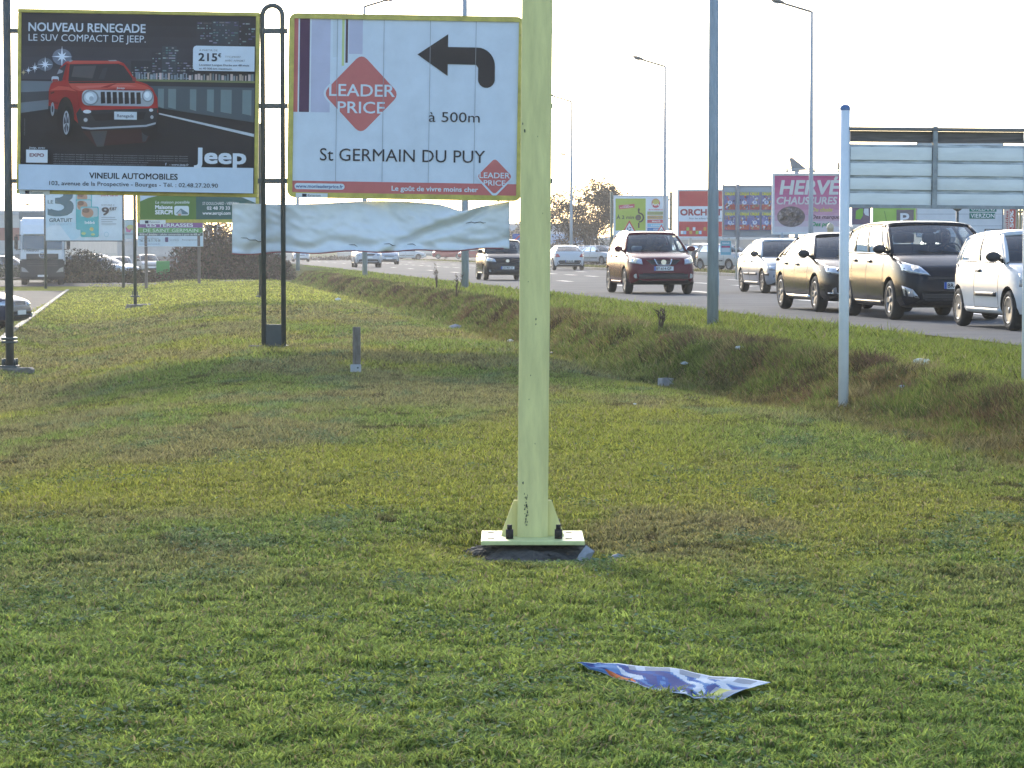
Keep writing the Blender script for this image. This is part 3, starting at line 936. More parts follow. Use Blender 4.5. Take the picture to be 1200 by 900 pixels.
for x in (222, 174): a.rect(x + 2, 82, x + 5, 469, (0.8, 0.82, 0.84), new=False)
a.diamond(439, 390, 170, 178, 0.14, BW); a.diamond(439, 390, 160, 168, 0.14, SR)
a.text("LEADER", 306, 400, 50, (0.68, 0.74, 0.81), w=272, bold=.012); a.text("PRICE", 342, 470, 48, (0.68, 0.74, 0.81), w=196, bold=.012)
AR = [(671, 223), (798, 310), (798, 261), (916, 262), (925, 275), (925, 325)]
for k in range(1, 9): AR.append((960 - 35 * math.cos(R(20 * k)), 322 + 35 * math.sin(R(20 * k))))
AR += [(995, 325), (995, 270)]
for k in range(1, 9): AR.append((920 + 75 * math.cos(R(10 * k)), 268 - 78 * math.sin(R(10 * k))))
AR += [(916, 190), (798, 190), (798, 137)]
a.poly(AR, (0.022, 0.022, 0.026))
a.text("à 500m", 722, 501, 42, (0.03, 0.03, 0.04), w=213, bold=-.004)
a.text("St GERMAIN DU PUY", 270, 669, 52, (0.025, 0.025, 0.035), w=690, bold=-.002)
a.rect(157, 755, 1092, 803, SR)
a.rrect(166, 765, 375, 790, 12, (0.68, 0.74, 0.8)); a.text("www.monleaderprice.fr", 172, 784, 14, (0.1, 0.14, 0.3), w=196, bold=.02)
a.text("Le goût de vivre moins cher", 572, 790, 20, (0.72, 0.76, 0.8), w=360, bold=.025)
a.diamond(1001, 726, 82, 86, 0.14, BW); a.diamond(1001, 724, 74, 76, 0.14, SR)
a.text("LEADER", 938, 731, 23, (0.7, 0.75, 0.8), w=126, bold=.015); a.text("PRICE", 956, 762, 22, (0.7, 0.75, 0.8), w=90, bold=.015)
a.lay += 1
for x in (337, 531, 724, 914): a.rect(x - 1, 82, x + 1, 755, (0.30, 0.33, 0.37), new=False)
a.build("poster", b.root)
maker_plate(b, -b.W / 2 + 0.15, -b.W / 2 + 0.68, b.z0 + 0.0, b.z0 + 0.075)
LPB = b

def loop_post(px, label):
    p = P(px, 404, DB); z = gz(p.x, DB)
    r = empty("billboard_post", (p.x, DB + 0.06, z), 0, label, "post", "loop-topped steel posts of the two big billboards")
    top = P(px, 6, DB).z - z; w = 0.165
    bm = bmesh.new()
    pts = [(-w, 0, -0.2), (-w, 0, top - w)] + [(-w * math.cos(R(t)), 0, top - w + w * math.sin(R(t))) for t in range(15, 180, 15)] + [(w, 0, top - w), (w, 0, -0.2)]
    tube(bm, pts, 0.041, 12); obj("loop", bm, M_STEEL, r)
    bm = bmesh.new(); box(bm, -w + 0.03, w - 0.03, -0.02, 0.02, 0.0, 0.37, bevel=0.004); obj("base_plate", bm, mat("base_plate_steel", (0.03, 0.045, 0.05), 0.4, var=0.2), r)
    for zb in BR_Z:
        bm = bmesh.new(); box(bm, -0.25, 0.25, -0.028, 0.028, zb - z - 0.042, zb - z + 0.042, bevel=0.004); obj("crossbar", bm, M_STEEL, r)
    bm = bmesh.new(); box(bm, -w - 0.1, w + 0.09, -0.1, 0.1, -0.05, 0.02, bevel=0.01); obj("foot_plate", bm, M_STEEL, r)
    return r
loop_post(320.5, "dark double tube post with looped top between the two big billboards")
loop_post(630, "dark looped tube post behind the yellow pole, at the right end of the white billboard")
p = P(300, 405, DB - 0.3); bm = bmesh.new(); box(bm, -0.12, 0.1, -0.06, 0.06, -0.02, 0.035, bevel=0.01)
tag(obj("stone", bm, M_CONC, loc=(p.x, p.y, gz(p.x, p.y))), "flat grey stone lying left of the foot of the looped post", "stone")

# ------------------------------------------------------------------ torn white banner hanging between the posts
def banner():
    D0 = DB + 0.16
    nx, ny = 96, 26
    V = []
    for j in range(ny):
        for i in range(nx):
            s_, t = i / (nx - 1), j / (ny - 1)
            px = 272 + 325 * s_
            top = 238 + 3 * math.sin(s_ * 9) * (0.3 + s_) - 4 * max(0, 1 - s_ * 9) * 0 + (6 * math.exp(-((s_ - 0.83) / 0.05) ** 2)) - 4 * max(0, (s_ - 0.9) / 0.1)
            bot = 297 - 5 * s_ + 1.2 * math.sin(s_ * 26) - 1.5 * max(0, (s_ - 0.82) / 0.18) * 1
            py = top + (bot - top) * t
            y = D0 + 0.10 * math.sin(s_ * 7 + 1) * t
            y += 0.22 * math.exp(-((s_ - 0.86 + 0.35 * (t - 0.2)) / 0.045) ** 2) * (0.5 + t * 0.6)          # big diagonal fold
            y -= 0.14 * math.exp(-((s_ - 0.72 + 0.25 * (t - 0.5)) / 0.07) ** 2)
            y += 0.10 * math.exp(-((s_ - 0.07 - 0.10 * (1 - t)) / 0.02) ** 2) * t
            y += 0.07 * math.exp(-((s_ - 0.52 - 0.18 * t) / 0.05) ** 2)
            y += 0.10 * math.exp(-((t - 0.86 - 0.06 * math.sin(s_ * 30)) / 0.09) ** 2) * (0.4 + 0.6 * math.sin(s_ * 17) ** 2)
            y += 0.05 * (fbm(s_ * 14, t * 5, 3) - 0.5) + 0.08 * abs(float(fbm(s_ * 9 + t * 2, t * 2.2 - s_ * 3, 3)) - 0.5) - 0.07 * abs(float(fbm(s_ * 26 - t * 5, t * 4 + 9, 2)) - 0.5)
            V.append(P(px, py, float(y)))
    root_p = P(434, 297, D0)
    base = Vector((root_p.x, D0, root_p.z))
    bm = bmesh.new()
    vs_ = [bm.verts.new(v - base) for v in V]
    for j in range(ny - 1):
        for i in range(nx - 1):
            f = bm.faces.new((vs_[j * nx + i], vs_[(j + 1) * nx + i], vs_[(j + 1) * nx + i + 1], vs_[j * nx + i + 1])); f.smooth = True
    r = empty("banner", base, 0, "torn blank white tarpaulin banner strung below the two billboards", "banner")
    o = obj("sheet", bm, mat("white_tarpaulin", (0.76, 0.79, 0.82), 0.4, var=0.10, scale=2.5), r)
    sm = o.modifiers.new("thickness", 'SOLIDIFY'); sm.thickness = 0.006
    bm = bmesh.new()
    tube(bm, [V[(ny - 1) * nx + i] - base + Vector((0, -0.012, -0.004)) for i in range(0, nx, 3)], 0.012, 6)
    obj("hem", bm, mat("faded_red_hem", (0.30, 0.09, 0.09), 0.6), r)
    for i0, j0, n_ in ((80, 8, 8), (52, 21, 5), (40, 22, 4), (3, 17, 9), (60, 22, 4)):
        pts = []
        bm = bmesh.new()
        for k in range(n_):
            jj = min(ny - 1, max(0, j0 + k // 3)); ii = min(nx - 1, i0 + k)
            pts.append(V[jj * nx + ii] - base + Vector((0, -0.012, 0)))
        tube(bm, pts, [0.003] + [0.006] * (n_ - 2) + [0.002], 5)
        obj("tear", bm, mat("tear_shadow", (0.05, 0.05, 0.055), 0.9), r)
    for i0, zt in ((16, 0.0), (91, 0.0)):
        bm = bmesh.new()
        t0 = V[i0] - base
        tube(bm, [t0, t0 + Vector((-0.03 if i0 < 50 else 0.05, -0.08, 0.14))], 0.008, 6)
        obj("tie", bm, M_STEEL, r)
banner()

# ------------------------------------------------------------------ yellow pole in front
DP = 15.2
pp = P(624, 630, DP)
zg = gz(pp.x, pp.y)
plate_z = P(624, 634, DP - 0.28).z
r_ = empty("sign_pole", (pp.x, DP, zg), 0, "tall pale yellow steel pole bolted to a base plate in the foreground", "pole")
z0 = plate_z - zg
def box_pole():
    bm = bmesh.new()
    n = 24
    rings = []
    for t in range(n + 1):
        z = z0 + (8.0) * t / n
        hw = 0.0845 - 0.0 * t; tl = 0.0085 * (z - z0)
        ring = []
        for sx, sy in ((-1, -1), (-0.2, -1.06), (0.55, -1.0), (1, -0.7), (1, 1), (-1, 1)):
            ring.append(bm.verts.new((sx * hw + tl, sy * hw, z)))
        rings.append(ring)
    for i in range(n):
        for k in range(6): bm.faces.new((rings[i][k], rings[i][(k + 1) % 6], rings[i + 1][(k + 1) % 6], rings[i + 1][k]))
    bm.faces.new(rings[-1])
    return bm
obj("pole", box_pole(), M_YPOST, r_)
bm = bmesh.new(); box(bm, -0.285, 0.285, -0.28, 0.28, z0 - 0.024, z0, bevel=0.004); obj("base_plate", bm, mat("yellow_plate_paint", (0.66, 0.68, 0.30), 0.5, var=0.25, scale=8), r_)
for s_ in (-1, 1):
    bm = bmesh.new(); prism(bm, [(s_ * 0.08, z0 + 0.001), (s_ * 0.175, z0 + 0.001), (s_ * 0.168, z0 + 0.03), (s_ * 0.105, z0 + 0.20), (s_ * 0.08, z0 + 0.20)], -0.012, 0.012); obj("gusset", bm, M_YPOST, r_)
M_RUST = mat("rusty_bolt", (0.035, 0.026, 0.022), 0.8, var=0.4, scale=30)
for sx in (-0.128, 0.142):
    for sy in (-0.16, 0.16):
        bm = bmesh.new(); tube(bm, [(sx, sy, z0 + 0.001), (sx, sy, z0 + 0.052)], 0.024, 6); tube(bm, [(sx, sy, z0 + 0.053), (sx, sy, z0 + 0.078)], 0.014, 8); obj("anchor_bolt", bm, M_RUST, r_)
for x, y in ((-0.23, -0.17), (-0.235, 0.16), (0.2, -0.17), (0.205, 0.16)):
    bm = bmesh.new(); box(bm, x - 0.018, x + 0.018, y - 0.012, y + 0.012, z0 + 0.001, z0 + 0.003)
    obj("slot", bm, M_RUST, r_)
# chipped paint: small dark flecks on the front face
g = np.random.default_rng(5)
def fleck(px, py, w, h):
    bm = bmesh.new()
    q = P(px, py, DP - 0.0925); x = q.x - pp.x; z = q.z - zg
    a_ = [bm.verts.new((x + w * math.cos(t) * (0.7 + 0.5 * g.random()), -0.0925, z + h * math.sin(t) * (0.7 + 0.5 * g.random()))) for t in [k * 6.283 / 7 for k in range(7)]]
    bm.faces.new(a_)
    obj("paint_chip", bm, mat("bare_metal_chip", (0.05, 0.065, 0.05), 0.8), r_)
for k in range(34):
    fleck(611 + 3.6 + 4.2 * g.random(), 577 + 40 * g.random() ** 0.7, 0.0028 * (0.4 + g.random()), 0.007 * (0.3 + g.random()))
for px, py, s_ in ((615, 153, 1.6), (612.5, 145, 1), (628, 374, 1.1), (628, 380, 0.8), (622, 440, .7), (620, 468, .6), (627, 520, .6), (613, 566, 1.3), (636, 250, .6), (630, 160, .5), (619, 330, .5)):
    fleck(px, py, 0.0032 * s_, 0.007 * s_)
def footing():
    bm = bmesh.new()
    gg = np.random.default_rng(9)
    for k in range(110):
        x, y = gg.uniform(-0.38, 0.38), gg.uniform(-0.40, 0.28)
        s_ = gg.uniform(0.008, 0.036)
        m = Matrix.Translation((x, y, z0 - 0.045 - .05 * (x * x + y * y) / .14 - s_ * 0.2 * 0)) @ Matrix.Rotation(gg.uniform(0, 6), 4, 'Z') @ Matrix.Diagonal((s_ * 1.4, s_, s_ * 0.6, 1))
        v = bmesh.ops.create_icosphere(bm, subdivisions=2, radius=1.0)["verts"]
        for q in v:
            q.co = m @ (q.co * (1 + 0.14 * float(gg.standard_normal())))
    nr, ns = 9, 40                                   # crumbly soil and cement heap under the plate
    rg = []
    for i in range(nr + 1):
        q_ = i / nr; ring = []
        for k in range(ns):
            a_ = 6.283 * k / ns
            rr_ = q_ * (1 + .22 * (float(fbm(math.cos(a_) * 2 + 5, math.sin(a_) * 2, 3)) - .5) * 2)
            x, y = .40 * rr_ * math.cos(a_), -.03 + .40 * rr_ * math.sin(a_)
            ring.append(bm.verts.new((x, y, z0 - .035 - .075 * q_ ** 2.5 + .045 * (float(fbm(x * 14, y * 14 + 3, 4)) - .5))))
        rg.append(ring)
    for i in range(nr):
        for k in range(ns): bm.faces.new((rg[i][k], rg[i + 1][k], rg[i + 1][(k + 1) % ns], rg[i][(k + 1) % ns]))
    o = obj("concrete_footing", bm, mat("dark_crumbled_footing", (0.10, 0.085, 0.07), 0.95, var=0.6, scale=22, bump=0.5), loc=(pp.x, DP, zg))
    tag(o, "crumbled dark concrete footing under the base plate of the yellow pole", "footing")
    EXCL.append((pp.x, DP - .06, 0.34, 0.36))
footing()
def rock(px, py, D, s, label, col=(0.33, 0.33, 0.35), up=1.0):
    q = P(px, py, D)
    bm = bmesh.new()
    v = bmesh.ops.create_icosphere(bm, subdivisions=1, radius=1.0)["verts"]
    gg = np.random.default_rng(int(px))
    for w in v: w.co = Vector((w.co.x * s[0], w.co.y * s[1], w.co.z * s[2])) * (1 + 0.22 * float(gg.standard_normal())) + Vector((0.35 * up * w.co.z * s[0], 0, 0))
    o = obj("rock", bm, mat("pale_rock", col, 0.9, var=0.3, scale=18), loc=(q.x, D, gz(q.x, D) + s[2] * 0.45))
    return tag(o, label, "rock")
rock(683, 655, 14.6, (0.05, 0.05, 0.075), "upright pale broken stone beside the foot of the yellow pole")
rock(724, 658, 14.6, (0.04, 0.04, 0.028), "small flat pale stone in the grass, right of the yellow pole's foot", up=0)

# ------------------------------------------------------------------ empty slatted board on the right
DE = 27.0
M_SLAT = mat("weathered_white_sheet", (0.82, 0.81, 0.79), 0.45, var=0.16, scale=2.2, stretch=(0.7, 1, 3))
b = Board("empty_billboard", 993, 1197, 166, 242, DE, "empty white slatted hoarding with a dark rail on top, at the right edge", tilt=0.55, yaw=0, base=0.09)
w, z0_, z1_ = b.W / 2, b.z0, b.z1
px2m = DE / F
for k, (ya, yb) in enumerate(((173, 188), (192, 206), (209.5, 222.5), (227, 240))):
    for sx in (0, 1):
        bm = bmesh.new()
        za = b.z1 - (ya - 166) * px2m; zb_ = b.z1 - (yb - 166) * px2m
        x0, x1 = ((-w + 0.03, -0.03), (0.03, w + 0.35))[sx]
        n = 10
        prev = None
        for i in range(n + 1):                     # slightly buckled sheet
            x = x0 + (x1 - x0) * i / n
            bow = 0.006 * math.sin(i * 1.3 + k + sx * 2)
            col = [bm.verts.new((x, -0.02 - bow - 0.004 * math.sin(math.pi * t), zb_ + (za - zb_) * t)) for t in (0, 0.25, 0.5, 0.75, 1)]
            if prev:
                for q in range(4): bm.faces.new((prev[q], col[q], col[q + 1], prev[q + 1]))
            prev = col
        bmesh.ops.transform(bm, matrix=b.T, verts=bm.verts)
        obj("slat", bm, M_SLAT, b.root, smooth=True)
bm = bmesh.new()
box(bm, -w + 0.01, w + 0.36, 0.0, 0.03, z0_ + 0.0, z1_ - 0.03)
bmesh.ops.transform(bm, matrix=b.T, verts=bm.verts); obj("backboard", bm, mat("slat_backing", (0.62, 0.64, 0.66), 0.6, var=0.75, scale=6, stretch=(0.5, 1, 5)), b.root)
bm = bmesh.new(); box(bm, -w + 0.01, w + 0.36, -0.04, 0.04, z0_ - 0.02, z0_ + 0.012); box(bm, -0.022, 0.022, -0.055, 0.05, z0_ - 0.02, z1_ + 0.15)
bmesh.ops.transform(bm, matrix=b.T, verts=bm.verts); obj("frame", bm, mat("board_rail", (0.33, 0.34, 0.35), 0.5, metal=0.0, var=0.4, scale=8), b.root)
M_WOOD = mat("weathered_dark_wood", (0.17, 0.145, 0.135), 0.8, var=0.5, scale=5, stretch=(0.6, 3, 9))
bm = bmesh.new(); box(bm, -w + 0.03, w + 0.36, 0.01, 0.05, z1_ - 0.008, z1_ + 0.10); bmesh.ops.transform(bm, matrix=b.T, verts=bm.verts); obj("top_rail", bm, M_WOOD, b.root)
bm = bmesh.new(); box(bm, -w + 0.01, w + 0.36, -0.06, 0.07, z1_ + 0.104, z1_ + 0.135, bevel=0.004); bmesh.ops.transform(bm, matrix=b.T, verts=bm.verts); obj("cap_strip", bm, mat("cap_strip_grey", (0.16, 0.15, 0.15), 0.5), b.root)
M_WPOST = mat("white_post_paint", (0.74, 0.76, 0.79), 0.4, var=0.06)
EXCL.append((b.x - w, DE, 0.07, 0.07))
for px, pyb, lab in ((988, 472, 0), (1202.5, 453, 1)):
    q = P(px, pyb, DE)
    bm = bmesh.new(); x = q.x - b.x
    top = P(px, 127, DE).z - b.base
    tube(bm, [(x, -0.02, q.z - b.base - 0.3), (x, -0.02, top)], 0.050, 18)
    o = obj("leg", bm, M_WPOST, b.root)
    bm = bmesh.new(); lathe(bm, [(0.052, top - 0.02), (0.053, top), (0.047, top + 0.02), (0.03, top + 0.034), (0.0005, top + 0.038)], origin=(x, -0.02, 0), seg=18)
    obj("cap", bm, mat("blue_plastic_cap", (0.06, 0.14, 0.32), 0.4), o)

# ------------------------------------------------------------------ boards further back on the left
b = Board("billboard", 52, 144, 214, 283, 136, "white board with a big teal figure 3 and turquoise packets, beside the lorry", base=-0.1)
b.frame(mat("thin_dark_frame", (0.10, 0.10, 0.11), 0.5), 0.05, 0.12)
a = b.art((196, 30, 538, 265))
a.rect(196, 30, 538, 265, (0.58, 0.70, 0.78)); a.rect(370, 30, 538, 265, (0.66, 0.73, 0.80))
a.ell(300, 226, 58, 38, (0.48, 0.66, 0.76)); a.poly([(197, 264), (197, 215), (250, 190), (310, 264)], (0.66, 0.73, 0.8))
a.text("LE", 207, 112, 14, (0.07, 0.15, 0.19), w=24, bold=.02); a.text("3", 212, 160, 118, (0.06, 0.15, 0.19), w=104, bold=.03)
a.text("GRATUIT", 213, 188, 15, (0.05, 0.12, 0.16), w=102, bold=.03); a.text("POUR DEUX ACHETES", 213, 202, 8, (0.4, 0.52, 0.6), w=100)
for x, y, w_, h_ in ((332, 60, 72, 155), (332, 95, 72, 125), (352, 125, 82, 126)):
    a.rrect(x, y, x + w_, y + h_, 8, (0.07, 0.42, 0.45))
    a.rrect(x + 3, y + 4, x + w_ - 4, y + 42, 6, (0.42, 0.52, 0.55)); a.ell(x + w_ * 0.4, y + 26, w_ * 0.32, 20, (0.45, 0.24, 0.16)); a.ell(x + w_ * 0.3, y + 16, w_ * 0.2, 10, (0.22, 0.12, 0.08))
a.text("bébé", 372, 196, 12, (0.7, 0.8, 0.82), w=44, bold=.03); a.ell(402, 218, 9, 8, (0.65, 0.55, 0.2)); a.ell(366, 236, 10, 6, (0.5, 0.6, 0.25)); a.ell(408, 240, 9, 5, (0.5, 0.6, 0.25))
a.text("SOIT PAR 2", 446, 122, 7, GREY, w=58); a.text("9", 449, 160, 32, (0.05, 0.05, 0.06), w=30, bold=.03); a.text("€87", 482, 140, 13, (0.05, 0.05, 0.06), w=32, bold=.025)
a.lay += 1
for k in range(4): a.rect(446, 168 + k * 9, 446 + (62, 68, 50, 66)[k], 171 + k * 9, (0.36, 0.4, 0.45), new=False)
a.text("offre carte", 444, 82, 12, (0.55, 0.07, 0.12), w=76, shear=.2, bold=.01); a.ell(468, 240, 11, 11, (0.45, 0.6, 0.68)); a.ell(468, 240, 8, 8, (0.66, 0.73, 0.8))
a.build("poster", b.root)
b.legs([-b.W / 2 + 0.02, b.W / 2 - 0.02], 0.07, M_STEEL, top=b.z1 + 0.1)

b = Board("billboard", 160, 303, 155, 261, 90, "green house-builder billboard in a yellow frame, partly hidden by the banner", base=0.0)
b.frame(M_YFRAME, 0.11, 0.14)
a = b.art((624, -160, 1140, 176))
GR = (0.10, 0.20, 0.045); TG = (0.035, 0.12, 0.11)
a.rect(624, -160, 1140, 176, (0.6, 0.68, 0.76))
a.poly([(624, 176), (1140, 176), (1140, 110), (1080, 88), (1000, 76), (930, 70), (800, 70), (720, 78), (660, 90), (624, 104)], GR)
a.poly([(874, 176), (1140, 176), (1140, 110), (1080, 88), (1000, 76), (930, 70), (874, 70)], TG)
a.text("La maison possible", 692, 112, 11, WHITE, w=152, shear=.2, bold=.01)
a.text("Maisons", 692, 134, 15, WHITE, w=76, bold=.05); a.text("SERCPI", 692, 155, 16, WHITE, w=76, bold=.06)
a.rrect(776, 122, 842, 160, 8, (0.68, 0.74, 0.78)); a.poly([(784, 152), (806, 132), (838, 150), (838, 156), (790, 156)], (0.12, 0.2, 0.24)); a.poly([(786, 154), (806, 137), (812, 154)], (0.45, 0.5, 0.55)); a.ell(800, 157, 7, 4, (0.6, 0.3, 0.2))
a.text("ST-DOULCHARD - VIERZON", 903, 118, 12, WHITE, w=160, bold=.01); a.text("02 48 70 33 10", 923, 137, 13, WHITE, w=130, bold=.03); a.text("www.sercpi.com", 903, 157, 13, WHITE, w=125, bold=.03)
a.text("constructeur", 700, 20, 30, GR, w=300, bold=.02)
a.build("poster", b.root)
maker_plate(b, -b.W / 2 + 0.1, -b.W / 2 + 0.95, b.z0 - 0.05, b.z0 + 0.09)
for px in (158, 305):
    q = P(px, 350, 90); x = q.x - b.x
    bm = bmesh.new(); tube(bm, [(x, 0.09, -0.3), (x, 0.09, b.z1 + 0.3)], 0.055, 12); obj("leg", bm, M_STEEL, b.root)
    bm = bmesh.new(); box(bm, x - 0.14, x + 0.14, -0.03, 0.21, 0.05, 0.10); box(bm, x - 0.10, x - 0.07, 0.07, 0.1, 0.10, 0.24); box(bm, x + 0.07, x + 0.10, 0.07, 0.1, 0.10, 0.24); obj("foot_plate", bm, M_STEEL, b.root)
q = P(163, 350, 90)
slab(q.x, 90.05, 0.42, 0.35, 0.09, "low concrete footing under the left leg of the green billboard", z=gz(q.x, 90))

b = Board("estate_sign", 161, 238, 260.3, 289, 128, "purple, green and white retail estate sign below the green billboard", "sign", base=-0.05)
b.frame(mat("sign_frame_white", (0.6, 0.62, 0.63), 0.5), 0.02, 0.06)
a = b.art((604, 190, 890, 298))
a.rect(604, 190, 890, 298, (0.58, 0.66, 0.74)); a.rect(604, 190, 890, 213, (0.24, 0.10, 0.27)); a.rect(604, 214, 890, 236, (0.12, 0.32, 0.11), new=False); a.rect(604, 237, 890, 251, (0.09, 0.12, 0.13), new=False)
a.text("LES TERRASSES", 642, 209, 15, WHITE, w=205, bold=.02); a.text("DE SAINT GERMAIN", 628, 233, 15, (0.7, 0.78, 0.72), w=242, bold=.0)
a.text("8000 m² divisibles - cellules commerciales à partir de 400 m²", 612, 248, 8, (0.72, 0.74, 0.75), w=268, bold=.02)
a.text("Tél. 06 18 71 70 00", 611, 277, 10, GREY, w=92, bold=.02); a.text("Commercialisation", 620, 264, 6, GREY, w=76); a.rrect(724, 257, 738, 279, 3, (0.16, 0.1, 0.2)); a.text("SOFEG", 744, 274, 9, (0.3, 0.34, 0.4), w=40)
a.text("www.lesterrasses.fr", 611, 291, 7, (0.2, 0.25, 0.4), w=90); a.text("Renseignements", 800, 272, 7, GREY, w=74)
a.build("poster", b.root)
b.legs([P(171, 300, 128).x - b.x, P(233, 300, 128).x - b.x], 0.065, mat("brown_sign_post", (0.16, 0.12, 0.10), 0.7), top=b.z1 - 0.1, square=True)

b = Board("notice_board", 143, 158, 257, 280, 150, "small pale notice with a pink logo, between the white and the green boards", "sign", base=-0.1)
b.frame(mat("sign_frame_white", (0.6, 0.62, 0.63)), 0.03, 0.05)
a = b.art((546, 175, 590, 262)); a.rect(546, 175, 590, 262, (0.5, 0.58, 0.58)); a.ell(575, 212, 14, 14, (0.55, 0.5, 0.2)); a.poly([(560, 232), (556, 205), (570, 222), (582, 214), (574, 234)], (0.55, 0.15, 0.3)); a.rect(552, 240, 584, 243, GREY); a.build("poster", b.root)
b.legs([-0.25, 0.25], 0.03, M_GALV)
# green panel standing in the car park
q = P(191, 313, 150)
bm = bmesh.new(); box(bm, -0.36, 0.36, -0.1, 0.1, 0.1, 1.3, bevel=0.03); r_ = empty("green_totem", (q.x, 150, -0.3), 0, "plain bright green panel standing in the car park under the estate sign", "sign panel")
obj("panel", bm, mat("bright_green_panel", (0.06, 0.30, 0.07), 0.5), r_); bm = bmesh.new(); box(bm, -0.3, 0.3, -0.08, 0.08, 0, 0.098); obj("plinth", bm, M_CONC, r_)

# ------------------------------------------------------------------ boards beyond the road
b = Board("billboard", 719, 784, 229, 282, 197, "white and lime green billboard showing the way round a roundabout", base=0.5)
b.frame(mat("pale_board_frame", (0.62, 0.65, 0.68), 0.5), 0.10, 0.12)
a = b.art((240, 225, 702, 600))
LG = (0.33, 0.44, 0.045)
a.rect(240, 225, 702, 600, (0.68, 0.72, 0.77)); a.rect(246, 240, 510, 523, LG)
a.poly([(272, 300), (412, 288), (414, 320), (276, 335)], (0.5, 0.06, 0.08)); a.text("SUIVEZ", 318, 306, 8, WHITE, w=50, rot=-4); a.text("L'ITINERAIRE", 290, 324, 10, WHITE, w=110, rot=-4, bold=.02)
a.text("À 2 min", 256, 420, 30, (0.03, 0.05, 0.02), w=150, bold=.03)
a.rect(443, 455, 456, 500, BLACK); a.rect(443, 335, 456, 372, BLACK); a.poly([(437, 345), (463, 345), (450, 318)], BLACK)
ring = [(450 + 46 * math.cos(R(t)), 408 - 46 * math.sin(R(t))) for t in range(-90, 91, 15)] + [(450 + 33 * math.cos(R(t)), 408 - 33 * math.sin(R(t))) for t in range(90, -91, -15)]
for i in range(12): a.poly([ring[i], ring[i + 1], ring[24 - i], ring[25 - i]], BLACK, new=(i == 0))
a.ell(445, 408, 25, 26, (0.04, 0.05, 0.04))
a.ell(598, 282, 37, 41, (0.55, 0.06, 0.08)); a.ell(598, 272, 30, 26, (0.5, 0.42, 0.08)); a.text("Fun's", 598, 302, 18, WHITE, w=58, align='c', bold=.04); a.text("SHOPPING", 535, 344, 10, (.5, .06, .08), w=130, bold=.03)
for k, (c, t) in enumerate((((0.32, 0.36, 0.1), "SPORT ET LOISIRS"), ((0.55, 0.33, 0.10), "MAISON DECO"), ((0.5, 0.06, 0.1), "BEAUTÉ"), ((0.2, 0.5, 0.68), "LOISIRS"), ((0.05, 0.2, 0.45), "MODE"))):
    y = 355 + k * 36; a.rect(524, y, 680, y + 29, c); a.text(t, 602, y + 21, 13, WHITE if k > 1 else GREY, w=min(120, 12 * len(t)), align='c', bold=.02)
a.text("BOURGES - ST DOULCHARD", 412, 545, 11, (.03, .03, .03), w=260, bold=.02)
a.build("poster", b.root)
b.legs([-b.W / 2 - 0.14, b.W / 2 + 0.14], 0.10, mat("green_board_post", (0.07, 0.10, 0.07), 0.5), top=b.z1 + 0.25)
bm = bmesh.new()
for z in (b.z0 + .3, b.z0 + 1.6, b.z1 - .3): box(bm, -b.W / 2 - 0.2, b.W / 2 + 0.2, 0.13, 0.19, z - 0.05, z + 0.05)
obj("crossbar", bm, M_GALV, b.root)

b = Board("billboard", 794, 870, 222, 279, 168, "red and white shop billboard with a row of small coloured squares", base=0.5)
b.frame(mat("pale_board_frame", (0.62, 0.65, 0.68)), 0.10, 0.12)
a = b.art((792, 172, 1440, 586))
OR = (0.52, 0.035, 0.045)
a.rect(792, 172, 1440, 586, OR); a.rect(792, 310, 1440, 450, (0.70, 0.73, 0.78))
a.text("ORCHESTRA", 808, 392, 55, (0.30, 0.015, 0.03), w=560, bold=.05); a.text("Pour des enfants bien dans leurs baskets", 900, 428, 15, (0.1, 0.1, 0.16), w=420, bold=.01)
for x, y, c in ((810, 535, (.68, .72, .78)), (840, 535, (.35, .52, .75)), (870, 502, (.35, .48, .08)), (902, 535, (.6, .3, .05)), (936, 502, (.72, .74, .78)), (968, 535, (.35, .5, .1)), (1000, 535, (.4, .58, .75)), (1050, 502, (.6, .3, .05)), (1090, 535, (.35, .5, .1)), (1140, 215, (.2, .5, .1)), (1160, 240, (.2, .5, .1))):
    a.rect(x, y, x + 28, y + 30, c)
a.build("poster", b.root)
q = P(809, 300, 168).x - b.x
b.legs([q, -q], 0.075, mat("cream_post", (0.45, 0.42, 0.36), 0.6), top=b.z0 + 0.1)

